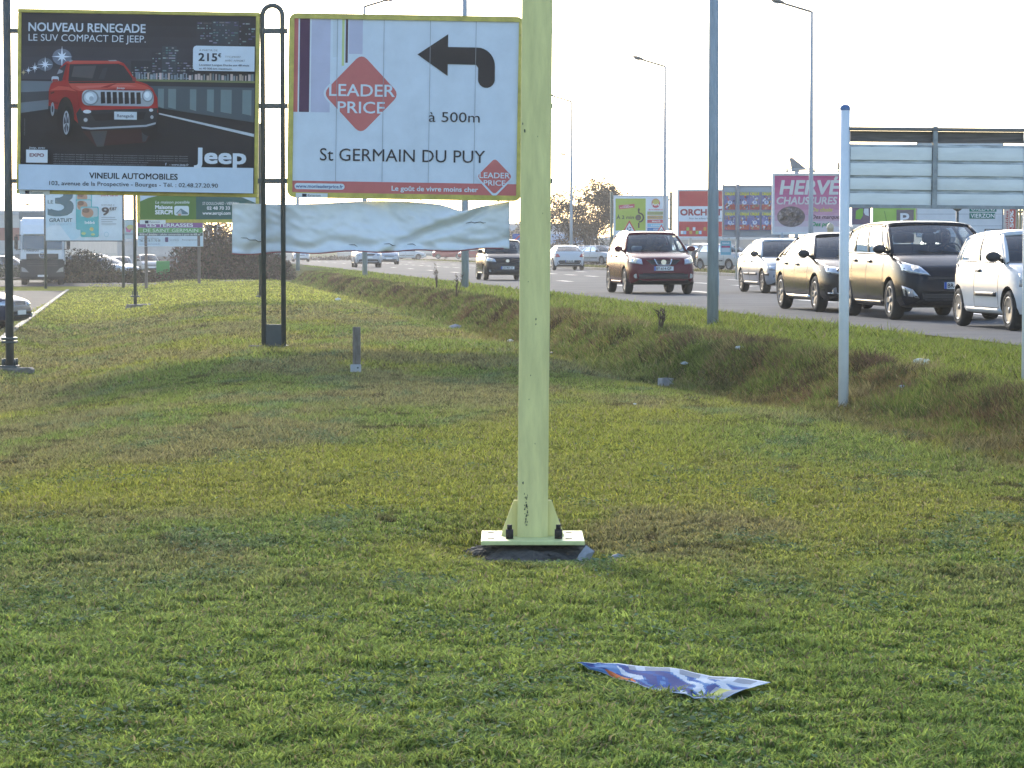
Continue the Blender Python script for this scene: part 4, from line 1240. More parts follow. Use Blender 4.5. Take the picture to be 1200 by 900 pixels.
b = Board("poster_hoarding", 846.5, 925, 217, 278, 150, "grey hoarding pasted with two rows of the same colourful poster", base=0.5)
b.frame(mat("grey_hoarding_frame", (0.24, 0.25, 0.27), 0.5), 0.10, 0.12)
a = b.art((282, 405, 760, 770))
a.rect(282, 405, 760, 770, (0.24, 0.27, 0.30)); a.rect(282, 410, 760, 440, (0.30, 0.36, 0.42))
gg = np.random.default_rng(4)
for row in (0, 1):
    for k, x in enumerate((284, 396, 474, 562, 650)):
        y = 446 + row * 152; w_ = 84 if k == 0 else 78
        a.rect(x, y, x + w_, y + 134, (0.16, 0.16, 0.34)); a.rect(x + 3, y + 92, x + w_ - 3, y + 130, (0.42, 0.08, 0.06))
        a.lay += 1
        for q in range(26):
            cx, cy = x + 8 + gg.random() * (w_ - 20), y + 30 + gg.random() * 92
            c = ((.5, .1, .08), (.62, .62, .68), (.16, .22, .48), (.4, .3, .2), (.07, .05, .1), (.55, .3, .1))[int(gg.integers(6))]
            s_ = 3 + gg.random() * 7
            a.poly([(cx - s_, cy + s_ * .6), (cx + s_ * .4, cy + s_), (cx + s_, cy - s_ * .4), (cx - s_ * .3, cy - s_)], c, new=False)
        a.ell(x + w_ * .5, y + 76, 17, 15, (0.58, 0.62, 0.72)); a.rect(x + w_ * .5 - 5, y + 66, x + w_ * .5 + 7, y + 82, (0.15, 0.25, 0.5))
        a.text("CIRQUE", x + w_ / 2, y + 20, 19, (0.66, 0.60, 0.03), w=w_ - 10, align='c', bold=.06)
a.build("poster", b.root)
b.legs([P(864, 300, 150).x - b.x, P(915, 300, 150).x - b.x], 0.10, mat("hoarding_post", (0.2, 0.21, 0.23), 0.5), top=b.z1 + 0.05, y=-0.12)

b = Board("billboard", 905, 996, 203, 275, 133, "pink and white shoe shop billboard with an oval picture", base=0.52)
b.frame(mat("pale_board_frame", (0.62, 0.65, 0.68)), 0.12, 0.14)
a = b.art((655, 335, 1185, 738))
for k in range(10):                                 # the print fades from pink to pale at the foot
    t = k / 9
    c = tuple((np.array([0.46, 0.05, 0.21]) * (1 - t ** 2.2) + np.array([0.62, 0.58, 0.62]) * t ** 2.2).round(2))
    a.rect(655, 335 + 40.3 * k, 1185, 335 + 40.3 * (k + 1), c, new=(k == 0))
a.text("HERVÉ", 695, 466, 98, (0.62, 0.62, 0.62), w=418, bold=.04, shear=.16); a.text("CHAUSSURES", 668, 538, 52, (0.60, 0.56, 0.58), w=436, bold=.035, shear=.16)
a.ell(776, 627, 102, 74, (0.13, 0.10, 0.11)); a.lay += 1
for q in range(120):
    t, rr = gg.random() * 6.28, gg.random() ** 0.6
    cx, cy = 776 + 92 * rr * math.cos(t), 627 + 62 * rr * math.sin(t); s_ = 5 + gg.random() * 6; v = round(0.06 + 0.4 * gg.random(), 1)
    a.poly([(cx - s_, cy + s_ * .6), (cx + s_ * .4, cy + s_), (cx + s_, cy - s_ * .4), (cx - s_ * .3, cy - s_)], (v, round(v * .85, 2), round(v * .85, 2)), new=False)
a.text("Du choix", 925, 590, 28, (0.62, 0.55, 0.12), w=150, bold=.03, shear=.25); a.text("Des marques", 925, 642, 28, (0.10, 0.04, 0.08), w=215, bold=.02, shear=.25); a.text("Des prix", 925, 694, 28, (0.02, 0.32, 0.14), w=142, bold=.04, shear=.25)
a.build("poster", b.root)
b.legs([-b.W / 2 + 0.5, b.W / 2 - 0.5], 0.10, M_GALV, top=b.z0 + 0.1)
bm = bmesh.new(); zt = b.z1
box(bm, -b.W / 2 + 0.1, b.W / 2 - 0.15, -0.55, -0.45, zt + 0.16, zt + 0.22)
for x in (-1.2, 0.1, 1.3): box(bm, x - 0.03, x + 0.03, -0.5, 0.1, zt + 0.02, zt + 0.15)
box(bm, -1.3, 0.2, -0.46, -0.36, zt + 0.06, zt + 0.12)
obj("light_rack", bm, M_GALV, b.root)
for x in (1.28, 1.42):
    bm = bmesh.new(); box(bm, x - 0.05, x + 0.05, -0.7, -0.4, zt + 0.22, zt + 0.5, bevel=0.01, M=None); obj("floodlight", bm, M_STEEL, b.root)

# fin-topped mast standing up behind the pink billboard
q = P(930, 200, 175); r_ = empty("fin_mast", (q.x, 175, 0.5), 0, "grey triangular fin with a thin aerial, rising behind the pink billboard", "mast")
k_ = 175 / F; zz = lambda py: P(930, py, 175).z - 0.5
bm = bmesh.new(); prism(bm, [((925 - 930) * k_, zz(185)), ((928 - 930) * k_, zz(200)), ((946 - 930) * k_, zz(199)), ((928.5 - 930) * k_, zz(185))], -0.15, 0.15); obj("fin", bm, mat("grey_fin", (0.16, 0.18, 0.20), 0.6), r_)
bm = bmesh.new(); tube(bm, [(-0.12, 0, zz(186)), (-0.05, 0, zz(150))], 0.03, 6); tube(bm, [(-0.3, 0, zz(159)), (-0.08, 0, zz(158.5))], 0.04, 6); obj("aerial", bm, M_GALV, r_)
bm = bmesh.new(); tube(bm, [(0.2, 0, 0), (0.2, 0, zz(199.5))], 0.14, 10); obj("pole", bm, M_GALV, r_)

# small teal notice on two posts
b = Board("notice_board", 844, 857, 282, 299, 105, "small light blue notice on two cream posts beside the car park", "sign", base=0.5)
b.frame(mat("sign_frame_white", (0.6, 0.62, 0.63)), 0.012, 0.04)
a = b.art((265, 785, 345, 890)); a.rect(265, 785, 345, 890, (0.16, 0.38, 0.46)); a.rect(272, 822, 338, 836, (0.35, 0.06, 0.14)); a.rect(272, 840, 338, 870, (0.4, 0.5, 0.56)); a.text("PARKING", 305, 808, 12, WHITE, w=54, align='c', bold=.03); a.build("poster", b.root)
b.legs([P(841.5, 290, 105).x - b.x, P(863, 290, 105).x - b.x], 0.03, mat("cream_post", (0.45, 0.42, 0.36)), top=b.z1 + 0.04)
bm = bmesh.new(); box(bm, P(841.5, 290, 105).x - b.x, P(863, 290, 105).x - b.x, 0.03, 0.07, b.z1 + 0.01, b.z1 + 0.05); obj("crossbar", bm, mat("cream_post"), b.root)

# direction board, P sign and leaf sign on the right
b = Board("direction_sign", 1074.5, 1176, 167, 278, 112, "large white planked direction board with green place names, behind the dark people carrier", "sign", base=0.5)
b.frame(mat("dark_sign_edge", (0.12, 0.13, 0.15), 0.5), 0.03, 0.08)
a = b.art((570, 335, 1075, 890)); W2 = (0.62, 0.64, 0.67)
a.rect(570, 335, 1075, 890, W2); a.lay += 1
for k in range(1, 8): a.rect(570, 335 + k * 70, 1075, 338 + k * 70, (0.36, 0.38, 0.41), new=False)
GN = (0.02, 0.17, 0.13)
a.rect(715, 345, 870, 400, (0.05, 0.14, 0.45)); a.rect(880, 700, 1040, 742, GN); a.text("ORLEANS", 890, 735, 24, WHITE, w=140, bold=.01); a.rect(880, 748, 1032, 784, GN); a.text("VIERZON", 888, 778, 24, WHITE, w=140, bold=.01)
a.rect(970, 845, 1075, 890, (0.03, 0.03, 0.04)); a.rect(976, 850, 1075, 890, W2); a.text("zone", 985, 882, 20, (0.05, 0.05, 0.06), w=80)
a.build("panel", b.root)
b.legs([-1.0, 1.0], 0.09, M_GALV, y=0.2)
b = Board("parking_sign", 1022.5, 1074, 243, 274, 122, "lime green sign with a white letter P on a grey square", "sign", base=0.5)
b.frame(mat("pale_board_frame", (0.62, 0.65, 0.68)), 0.03, 0.08)
a = b.art((314, 712, 572, 870)); a.rect(314, 712, 572, 870, (0.30, 0.52, 0.09)); a.rect(455, 722, 560, 870, (0.13, 0.12, 0.14)); a.text("P", 480, 812, 68, (0.72, 0.76, 0.8), w=50, bold=.025)
a.poly([(380, 730), (384, 730), (400, 810), (396, 812)], (0.12, 0.25, 0.05)); a.build("panel", b.root)
b.legs([-0.8, 0.8], 0.05, M_GALV, top=b.z0 + 0.1)
b = Board("leaf_sign", 998, 1020.5, 242, 264, 121, "small purple sign with a green leaf, next to the white post", "sign", base=0.5)
b.frame(mat("pale_board_frame", (0.62, 0.65, 0.68)), 0.03, 0.06)
a = b.art((190, 712, 298, 820)); a.rect(190, 712, 298, 820, (0.12, 0.085, 0.15)); a.poly([(210, 785), (212, 735), (235, 720), (256, 720), (254, 765), (240, 788)], (0.16, 0.42, 0.04)); a.poly([(262, 720), (288, 720), (290, 768), (268, 760), (260, 745)], (0.6, 0.64, 0.68)); a.build("panel", b.root)
b.legs([0.0], 0.05, M_GALV, top=b.z0 + 0.1)
q = P(1122, 250, 95); r_ = empty("area_lamp", (q.x, 95, 0.5), 0, "dark mushroom-headed lamp post in front of the direction board", "lamp"); zt = P(1122, 242, 95).z - 0.5
bm = bmesh.new(); tube(bm, [(0, 0, 0), (0, 0, zt)], 0.05, 10); obj("pole", bm, M_STEEL, r_)
bm = bmesh.new(); lathe(bm, [(0.05, zt - 0.16), (0.12, zt - 0.12), (0.24, zt - 0.02), (0.26, zt + 0.03), (0.18, zt + 0.1), (0.001, zt + 0.13)], seg=18); obj("lamp_head", bm, M_STEEL, r_)
b = Board("shop_banner", 1176.5, 1191, 238, 273, 116, "upright white banner with red lettering at the right edge", "banner", base=0.5)
b.frame(mat("pale_board_frame", (0.62, 0.65, 0.68)), 0.02, 0.04)
a = b.art((1080, 700, 1150, 860)); a.rect(1080, 700, 1150, 860, (0.66, 0.55, 0.5)); a.rect(1112, 700, 1150, 860, (0.55, 0.12, 0.1)); a.text("-50%", 1135, 850, 20, WHITE, w=110, rot=-90, bold=.04); a.text("soldes", 1104, 850, 16, (0.5, 0.1, 0.1), w=110, rot=-90, bold=.02); a.build("sheet", b.root)
b.legs([-b.W / 2 - 0.03], 0.03, M_GALV)
b = Board("fence_panel", 1192, 1240, 244, 274, 118, "ribbed golden metal screen at the far right edge", "screen", base=0.5)
bm = bmesh.new()
for k in range(14): tube(bm, [(-b.W / 2 + 0.14 * k, 0, 0), (-b.W / 2 + 0.14 * k, 0, b.z1)], 0.055, 8)
obj("rib", bm, mat("golden_metal", (0.30, 0.24, 0.11), 0.4, metal=0.4), b.root); bm = bmesh.new(); box(bm, -b.W / 2, b.W / 2, 0.06, 0.1, b.z1 - 0.2, b.z1 - 0.1); obj("rail", bm, M_GALV, b.root)
# warning triangles above the roof of the oncoming SUV
for px, py0, py1, hw, D, lab in ((737.5, 258, 274, 9.5, 118, "left and larger of the two red warning triangles above the red SUV"), (775, 263, 274, 7.5, 148, "right and smaller of the two red warning triangles, at the foot of a lamp post")):
    q = P(px, py0, D); k_ = D / F; h_ = hw * 1.75 * k_
    r_ = empty("warning_sign", (q.x, D, 0.5), 0, lab, "road sign"); zt = q.z - 0.5
    bm = bmesh.new(); prism(bm, [(-hw * k_, zt - h_), (hw * k_, zt - h_), (0, zt)], 0.0, 0.04)
    pl_ = obj("panel", bm, mat("sign_back_grey", (0.3, 0.31, 0.32), 0.5), r_)
    t = Art((-10, 0, 10, 17.5), (-hw * k_, zt - h_, hw * k_, zt), None, -0.002)
    t.poly([(-10, 17.5), (10, 17.5), (0, 0)], (0.55, 0.04, 0.05)); t.poly([(-7.4, 16), (7.4, 16), (0, 3)], (0.74, 0.75, 0.77))
    for k in range(3):
        c_, s2 = (0, 10.6), R(120 * k + 20)
        A_ = [(c_[0] + 2.6 * math.cos(s2 + R(t_)), c_[1] + 2.6 * math.sin(s2 + R(t_))) for t_ in (0, 30, 60)]
        B_ = [(c_[0] + 1.7 * math.cos(s2 + R(t_)), c_[1] + 1.7 * math.sin(s2 + R(t_))) for t_ in (60, 30, 0)]
        t.poly(A_ + B_, BLACK); e = s2 + R(75); t.poly([(3.2 * math.cos(s2 + R(60)), c_[1] + 3.2 * math.sin(s2 + R(60))), (2.2 * math.cos(e + .2), c_[1] + 2.2 * math.sin(e + .2)), (1.1 * math.cos(s2 + R(60)), c_[1] + 1.1 * math.sin(s2 + R(60)))], BLACK)
    t.build("face", r_)
    bm = bmesh.new(); tube(bm, [(0, 0.07, 0), (0, 0.07, zt - 0.1)], 0.035, 8); obj("pole", bm, M_GALV, r_)
q = P(620, 283, 190); r_ = empty("no_parking_sign", (q.x - 0.1, 190, 0.5), 0, "small blue and red square road sign right of the banner", "road sign"); zt = P(600, 274, 190).z - .5
bm = bmesh.new(); box(bm, -0.4 - 0.65, 0.25 - 0.65, 0, 0.03, zt - 0.6, zt); obj("panel", bm, mat("sign_blue", (0.05, 0.12, 0.4), 0.4), r_)
t = Art((0, 0, 10, 10), (-1.05, zt - 0.6, -0.4, zt), None, -0.002); t.poly([(1, 8), (2, 9), (9, 2), (8, 1)], (0.6, 0.05, 0.06)); t.build("face", r_)
bm = bmesh.new(); tube(bm, [(-0.72, 0.05, 0), (-0.72, 0.05, zt)], 0.04, 8); obj("pole", bm, M_GALV, r_)
# ------------------------------------------------------------------ vehicles
def car_paint(key, col, metal=0.35, rough=0.32):
    metal *= .2; rough = .2
    return mat("car_paint_" + key, col, rough, metal, var=0.05, scale=2, spec=0.14, coat=0.03)
M_TYRE = mat("tyre_rubber", (0.018, 0.018, 0.019), 0.85, var=0.4, scale=20)
M_RIM = mat("alloy_rim", (0.20, 0.20, 0.21), 0.4, metal=0.5, var=0.3)
M_DARKPL = mat("black_plastic", (0.022, 0.022, 0.024), 0.55, var=0.2)
M_ARCH = mat("arch_liner", (0.012, 0.012, 0.012), 0.95)
M_SEAM = mat("panel_gap", (0.010, 0.010, 0.010), 0.8)
M_CHROME = mat("chrome", (0.62, 0.63, 0.65), 0.15, metal=1.0, var=0.05)
M_LENS = mat("clear_lens", (0.50, 0.53, 0.57), 0.08, metal=0.55, var=0.35, scale=22, coat=0.6)
M_RLENS = mat("red_lens", (0.40, 0.015, 0.012), 0.15, var=0.3, coat=1.0)
M_PLATE = mat("plate_white_car", (0.72, 0.73, 0.72), 0.4)
M_SEAT = mat("seat_fabric", (0.07, 0.07, 0.075), 0.9)
M_GLASS = glass_mat("car_glass", (0.62, 0.68, 0.70), 1.5)
M_WS = glass_mat("windscreen_glass", (0.68, 0.76, 0.80), 1.75)
_WH = {}
def wheel_meshes(r, w, style, rimmat):
    k = (r, w, style, rimmat.name)
    if k in _WH: return _WH[k]
    bm = bmesh.new()
    rr = r * 0.66
    lathe(bm, [(rr, -w / 2 + .012), (r * .86, -w / 2), (r * .96, -w / 2 + .02), (r, -w / 2 + .05), (r, w / 2 - .05), (r * .96, w / 2 - .02), (r * .86, w / 2), (rr, w / 2 - .012), (rr * .97, 0), (rr, -w / 2 + .012)], 'y', 28)
    ty = bpy.data.meshes.new("wheel"); bm.to_mesh(ty); bm.free(); ty.materials.append(M_TYRE)
    bm = bmesh.new()
    lathe(bm, [(rr * 1.0, w / 2 - .02), (rr * 1.01, w / 2 - .006), (rr * .92, w / 2 - .008), (rr * .88, w / 2 - .05)], 'y', 28)
    f = bm.faces.new([v for v in lathe(bm, [(rr * .9, w / 2 - .055), (rr * .01, w / 2 - .055)], 'y', 28)[0]]); f.material_index = 1
    for f in bm.faces:
        if f.calc_center_median().y < w / 2 - 0.05 and f.calc_area() < 1 and abs(f.normal.y) > 0.9: f.material_index = 1
    n = {'five': 5, 'ten': 10, 'cap': 8, 'star': 5}[style]
    for k_ in range(n):
        a = 2 * math.pi * k_ / n
        hw = {'five': 0.22, 'ten': 0.10, 'cap': 0.30, 'star': 0.16}[style]
        y = w / 2 - 0.012
        pts = []
        offs = ((-hw * .6, 0.16), (hw * .6, 0.16), (hw, 0.9), (-hw, 0.9)) if style != 'star' else ((-hw, 0.14), (hw, 0.14), (hw * 1.9, 0.92), (hw * .9, 0.92), (0, 0.45), (-hw * .9, 0.92), (-hw * 1.9, 0.92))
        top = [bm.verts.new((rr * (q * math.cos(a) - t * math.sin(a)), y - 0.02 * (1 - q), rr * (q * math.sin(a) + t * math.cos(a)))) for t, q in offs]
        bot = [bm.verts.new((v.co.x, y - 0.04, v.co.z)) for v in top]
        try: bm.faces.new(list(reversed(top)))
        except ValueError: pass
        for i in range(len(top)): bm.faces.new((top[i], top[(i + 1) % len(top)], bot[(i + 1) % len(top)], bot[i]))
    lathe(bm, [(rr * .24, w / 2 - .05), (rr * .22, w / 2 - .018), (rr * .001, w / 2 - .012)], 'y', 14)
    bmesh.ops.recalc_face_normals(bm, faces=bm.faces)
    ri = bpy.data.meshes.new("rim"); bm.to_mesh(ri); bm.free(); ri.materials.append(rimmat); ri.materials.append(M_ARCH)
    _WH[k] = (ty, ri)
    return _WH[k]

def interp(kp, x):
    return float(np.interp(x, [k[0] for k in kp], [k[1] for k in kp]))

class Car:
    """local frame: +x forward, +y left, z up, origin on the ground under the middle; d = distance behind the front bumper"""
    def __init__(s, name, sp, paint, label, cat, group=None, detail=2):
        s.sp = sp; s.root = empty(name, (0, 0, 0), 0, label, cat, group); s.paint = paint; s.detail = detail
        s.L, s.W, s.H = sp['L'], sp['W'], sp['H']
        s.body(); s.cabin(); s.wheels(); s.trim()
    def X(s, d): return s.L / 2 - d
    def ztop(s, d):
        sp = s.sp
        kp = [(0, sp['nose'] - .20), (.03, sp['nose'] - .09), (.10, sp['nose'] - .02), (.2, sp['nose'] + .02), (sp['wsb'] * .6, sp['nose'] + (sp['cowl'] - sp['nose']) * .72),
              (sp['wsb'], sp['cowl']), (sp['rb'], sp['belt']), (max(sp['rb'] + .01, s.L - .14), sp['tail']), (s.L - .04, sp['tail'] - .10), (s.L, sp['tail'] - .24)]
        return interp(kp, d)
    def hw(s, d):
        t = abs(2 * d / s.L - 1)
        q = s.sp.get('round', .20)
        return s.W / 2 * (1 - .045 * t ** 2 - q * t ** 12)
    def zbot(s, d):
        t = abs(2 * d / s.L - 1)
        return s.sp.get('gc', .20) + .11 * t ** 14
    def body(s):
        sp = s.sp
        ds = sorted(set([0, .03, .07, .12, .2, .32, .5, .7] + [sp['wsb'] * k for k in (.8, 1.0)] + list(np.linspace(sp['wsb'] + .15, sp['rb'], 12)) +
                        [s.L - k for k in (.8, .5, .32, .2, .14, .09, .04, .015, 0) if s.L - k > sp['rb'] + .02]))
        bm = bmesh.new()
        rings = []
        for d in ds:
            hw, zb, zt = s.hw(d), s.zbot(d), s.ztop(d)
            h = zt - zb
            cab = sp['wsb'] - .02 < d < sp['rb'] + .02
            cr = 0.004 if cab else 0.035
            half = [(0, zb), (.80, zb), (.93, zb + .03), (.972, zb + .10), (.985, zb + .20 * h), (1.0, zb + .48 * h), (.992, zb + .68 * h), (.965, zb + .86 * h), (.935, zb + .955 * h), (.885, zt), (.62, zt + cr * .7), (0, zt + cr)]
            pts = [(f * hw, z) for f, z in half]
            ring = [bm.verts.new((s.X(d), y, z)) for y, z in pts] + [bm.verts.new((s.X(d), -y, z)) for y, z in reversed(pts[1:-1])]
            rings.append((d, ring))
        n = len(rings[0][1])
        for (d0, a), (d1, b_) in zip(rings, rings[1:]):
            for k in range(n):
                f = bm.faces.new((a[k], a[(k + 1) % n], b_[(k + 1) % n], b_[k]))
                f.smooth = True
                if sp['wsb'] - .05 < (d0 + d1) / 2 < sp['rb'] and 9 <= k <= 12: f.material_index = 1
                elif k in (0, 1, n - 1, n - 2): f.material_index = 1
        bm.faces.new(list(reversed(rings[0][1]))); bm.faces.new(rings[-1][1])
        bmesh.ops.recalc_face_normals(bm, faces=bm.faces)
        me = bpy.data.meshes.new("body"); bm.to_mesh(me); bm.free()
        me.materials.append(s.paint); me.materials.append(M_DARKPL); me.materials.append(M_ARCH)
        o = bpy.data.objects.new("body", me); COL.objects.link(o)
        # wheel arches cut out of the shell
        r = sp['r']; s.xf = sp['foh']; s.xr = sp['foh'] + sp['wb']
        cb = bmesh.new()
        for d in (s.xf, s.xr):
            for sg in (-1, 1):
                y0, y1 = sorted((sg * (s.W / 2 - .27), sg * (s.W / 2 + .1)))
                rr = r + sp.get('gap', .055)
                a_ = [(rr * math.cos(t) + s.X(d), rr * math.sin(t) + r) for t in [2 * math.pi * k / 24 for k in range(24)]]
                prism(cb, a_, y0, y1)
        bmesh.ops.recalc_face_normals(cb, faces=cb.faces)
        cm = bpy.data.meshes.new("cutter"); cb.to_mesh(cm); cb.free(); cm.materials.append(M_ARCH)
        co = bpy.data.objects.new("cutter", cm); COL.objects.link(co)
        md = o.modifiers.new("cut", 'BOOLEAN'); md.object = co; md.operation = 'DIFFERENCE'; md.solver = 'EXACT'; md.material_mode = 'TRANSFER'
        dg = bpy.context.evaluated_depsgraph_get()
        me2 = bpy.data.meshes.new_from_object(o.evaluated_get(dg))
        me2.name = "body"
        o.modifiers.clear(); o.data = me2
        bpy.data.objects.remove(co); bpy.data.meshes.remove(cm); bpy.data.meshes.remove(me)
        try: me2.set_sharp_from_angle(angle=R(40))
        except Exception: pass
        o.parent = s.root
        s.shell = o
        b2 = bmesh.new(); b2.from_mesh(me2); s.bvh = BVHTree.FromBMesh(b2); b2.free()
    # --- cabin
    def side_pt(s, f, t, sg, off=0.0):
        """f along the side (0 windscreen .. 1 rear), t from belt to roof"""
        sp = s.sp
        db = sp['wsb'] + .03 + (sp['rb'] - sp['wsb'] - .03) * f
        dt = sp['wst'] + (sp['re'] - sp['wst']) * f
        yb = s.hw(db) * .905; yt = s.W / 2 * sp.get('roofw', .74) * (1 - .10 * max(0, f - .6) ** 2 * 4 * .4 - .06 * max(0, .2 - f) * 5 * .4)
        zb = s.ztop(db) - .012; zt = s.roofz(dt) - .012
        d = db + (dt - db) * t
        bul = .030 * math.sin(math.pi * t)
        return Vector((s.X(d), sg * (yb + (yt - yb) * t + bul + off), zb + (zt - zb) * t))
    def roofz(s, d):
        sp = s.sp
        f = (d - sp['wst']) / (sp['re'] - sp['wst'])
        return s.H - .035 - (.035 if f < .3 else 0) * ((.3 - f) / .3) ** 2 - sp.get('rdrop', .07) * max(0, f - .35) ** 2 / .42
    def grid(s, fn, nu, nv, name, m, parent=None, flip=False, thick=0):
        bm = bmesh.new()
        V = [[bm.verts.new(fn(i / nu, j / nv)) for i in range(nu + 1)] for j in range(nv + 1)]
        for j in range(nv):
            for i in range(nu):
                q = (V[j][i], V[j][i + 1], V[j + 1][i + 1], V[j + 1][i])
                f = bm.faces.new(q[::-1] if flip else q); f.smooth = True
        o = obj(name, bm, m, parent or s.root)
        if thick:
            md = o.modifiers.new("thickness", 'SOLIDIFY'); md.thickness = thick; md.offset = 0
        return o
    def ws(s, u, v):
        sp = s.sp; y = 2 * u - 1
        a, b_ = s.side_pt(0, 0, 1), s.side_pt(0, 1, 1)
        yb, yt = a.y, b_.y
        xb = a.x + .16 * (1 - y * y); xt = b_.x + .10 * (1 - y * y)
        zt = b_.z + .03 * (1 - y * y)
        return Vector((xb + (xt - xb) * v + .03 * math.sin(math.pi * v), y * (yb + (yt - yb) * v), a.z + (zt - a.z) * v + .02 * math.sin(math.pi * v)))
    def rw(s, u, v):
        y = 2 * u - 1
        a, b_ = s.side_pt(1, 0, 1), s.side_pt(1, 1, 1)
        xb = a.x - .10 * (1 - y * y); xt = b_.x - .06 * (1 - y * y)
        zt = b_.z + .03 * (1 - y * y)
        return Vector((xb + (xt - xb) * v - .03 * math.sin(math.pi * v), y * (a.y + (b_.y - a.y) * v), a.z + (zt - a.z) * v))
    def cabin(s):
        sp = s.sp
        s.grid(s.ws, 12, 6, "windscreen", M_WS)
        s.grid(s.rw, 10, 5, "rear_window", M_GLASS, flip=True)
        def roof(u, v):
            f = v; y = 2 * u - 1
            a = s.side_pt(f, 1, 1)
            x = a.x + (.10 * (1 - y * y) * (1 - 2 * f) if True else 0)
            if f > .5: x = a.x - .06 * (1 - y * y) * (2 * f - 1)
            return Vector((x, y * (a.y + .012), a.z + .035 * (1 - y ** 4) + .004))
        s.grid(roof, 10, 14, "roof", s.paint, thick=.035)
        # side glass, split at the pillars
        cuts = sp['pillars']                          # list of (f0, f1) windows
        for sg in (-1, 1):
            for f0, f1 in cuts:
                s.grid(lambda u, v: s.side_pt(f0 + (f1 - f0) * u, .04 + .90 * v, sg, .001), 6, 4, "side_window", M_GLASS, flip=(sg > 0))
            # pillars and window frame are body metal
            bm = bmesh.new()
            edges = [(-.012, cuts[0][0] + .035)] + [(a[1] - .012, b_[0] + .012) for a, b_ in zip(cuts, cuts[1:])] + [(cuts[-1][1] - .015, 1.012)]
            for k, (f0, f1) in enumerate(edges):
                for i in range(1):
                    V = [[bm.verts.new(s.side_pt(f0 + (f1 - f0) * u, v, sg, .006)) for u in (0, .5, 1)] for v in (0, .25, .5, .75, 1)]
                    for j in range(4):
                        for q in range(2):
                            f = bm.faces.new((V[j][q], V[j][q + 1], V[j + 1][q + 1], V[j + 1][q])); f.smooth = True
                            f.material_index = 1 if 0 < k < len(edges) - 1 else 0
            for t0, t1, mi_ in ((-.02, .05, 1), (.93, 1.02, 0)):
                V = [[bm.verts.new(s.side_pt(u, t, sg, .007)) for u in np.linspace(-.01, 1.01, 14)] for t in (t0, t1)]
                for q in range(13):
                    f = bm.faces.new((V[0][q], V[0][q + 1], V[1][q + 1], V[1][q])); f.smooth = True; f.material_index = mi_
            bmesh.ops.recalc_face_normals(bm, faces=bm.faces)
            o = obj("window_frame", bm, [s.paint, M_DARKPL], s.root)
            md = o.modifiers.new("thickness", 'SOLIDIFY'); md.thickness = .03; md.offset = -1 if sg > 0 else -1
        # windscreen and rear screen surround (A pillars seen from the front)
        for fn, o_, ra, rb_, rc in ((s.ws, .005, .030, .022, .024), (s.rw, -.005, .035, .026, .02)):
            bm = bmesh.new()
            for sg in (0, 1): tube(bm, [fn(sg, v / 6) + Vector((o_, 0, 0)) for v in range(7)], ra, 8)
            tube(bm, [fn(u / 10, 1) for u in range(11)], rb_, 8)
            obj("screen_surround", bm, s.paint, s.root)
            bm = bmesh.new(); tube(bm, [fn(u / 10, 0) + Vector((.0, 0, .004)) for u in range(11)], rc, 8)
            obj("window_seal", bm, M_DARKPL, s.root)
        # seats, headrests, wheel
        dseat = sp['wst'] + .42; zb = s.ztop(sp['wsb'])
        for d, ys in ((dseat, (-.36, .36)), (min(dseat + .88, sp['rb'] - .35), (-.38, 0, .38))):
            for y in ys:
                bm = bmesh.new(); box(bm, s.X(d) - .08, s.X(d) + .06, y - .23, y + .23, zb - .25, min(zb + .17, s.H - .3), bevel=.05)
                box(bm, s.X(d) - .07, s.X(d) + .03, y - .12, y + .12, min(zb + .19, s.H - .29), min(zb + .36, s.H - .12), bevel=.04)
                obj("seat", bm, M_SEAT, s.root)
        if s.detail > 1:
            bm = bmesh.new(); c = Vector((s.X(sp['wst'] - .12), .36, zb + .02))
            tube(bm, [c + Vector((.05 * math.sin(t), .17 * math.cos(t), .16 * math.sin(t))) for t in [2 * math.pi * k / 16 for k in range(17)]], .014, 6)
            obj("steering_wheel", bm, M_DARKPL, s.root)
            bm = bmesh.new(); p0 = s.ws(.5, .93); box(bm, p0.x - .10, p0.x - .07, -.11, .11, p0.z - .10, p0.z - .04, bevel=.01); obj("mirror", bm, M_DARKPL, s.root)
    def wheels(s):
        sp = s.sp; r = sp['r']; w = .205 if s.W > 1.7 else .18
        ty, ri = wheel_meshes(r, w, sp.get('rim', 'five'), sp.get('rimmat', M_RIM))
        for d in (s.xf, s.xr):
            for sg in (-1, 1):
                o = bpy.data.objects.new("wheel", ty); COL.objects.link(o); o.parent = s.root
                o.location = (s.X(d), sg * (s.W / 2 - w / 2 - .022), r)
                if sg < 0: o.rotation_euler = (0, 0, math.pi)
                c = bpy.data.objects.new("rim", ri); COL.objects.link(c); c.parent = o
    # --- surface details laid on the shell
    def hit(s, axis, a, b_):
        if axis == 'front': o, d = Vector((s.L, a, b_)), Vector((-1, 0, 0))
        elif axis == 'rear': o, d = Vector((-s.L, a, b_)), Vector((1, 0, 0))
        elif axis == 'left': o, d = Vector((a, 3, b_)), Vector((0, -1, 0))
        elif axis == 'right': o, d = Vector((a, -3, b_)), Vector((0, 1, 0))
        else: o, d = Vector((a, b_, 4)), Vector((0, 0, -1))
        p, n, i, t = s.bvh.ray_cast(o, d)
        return p, -d
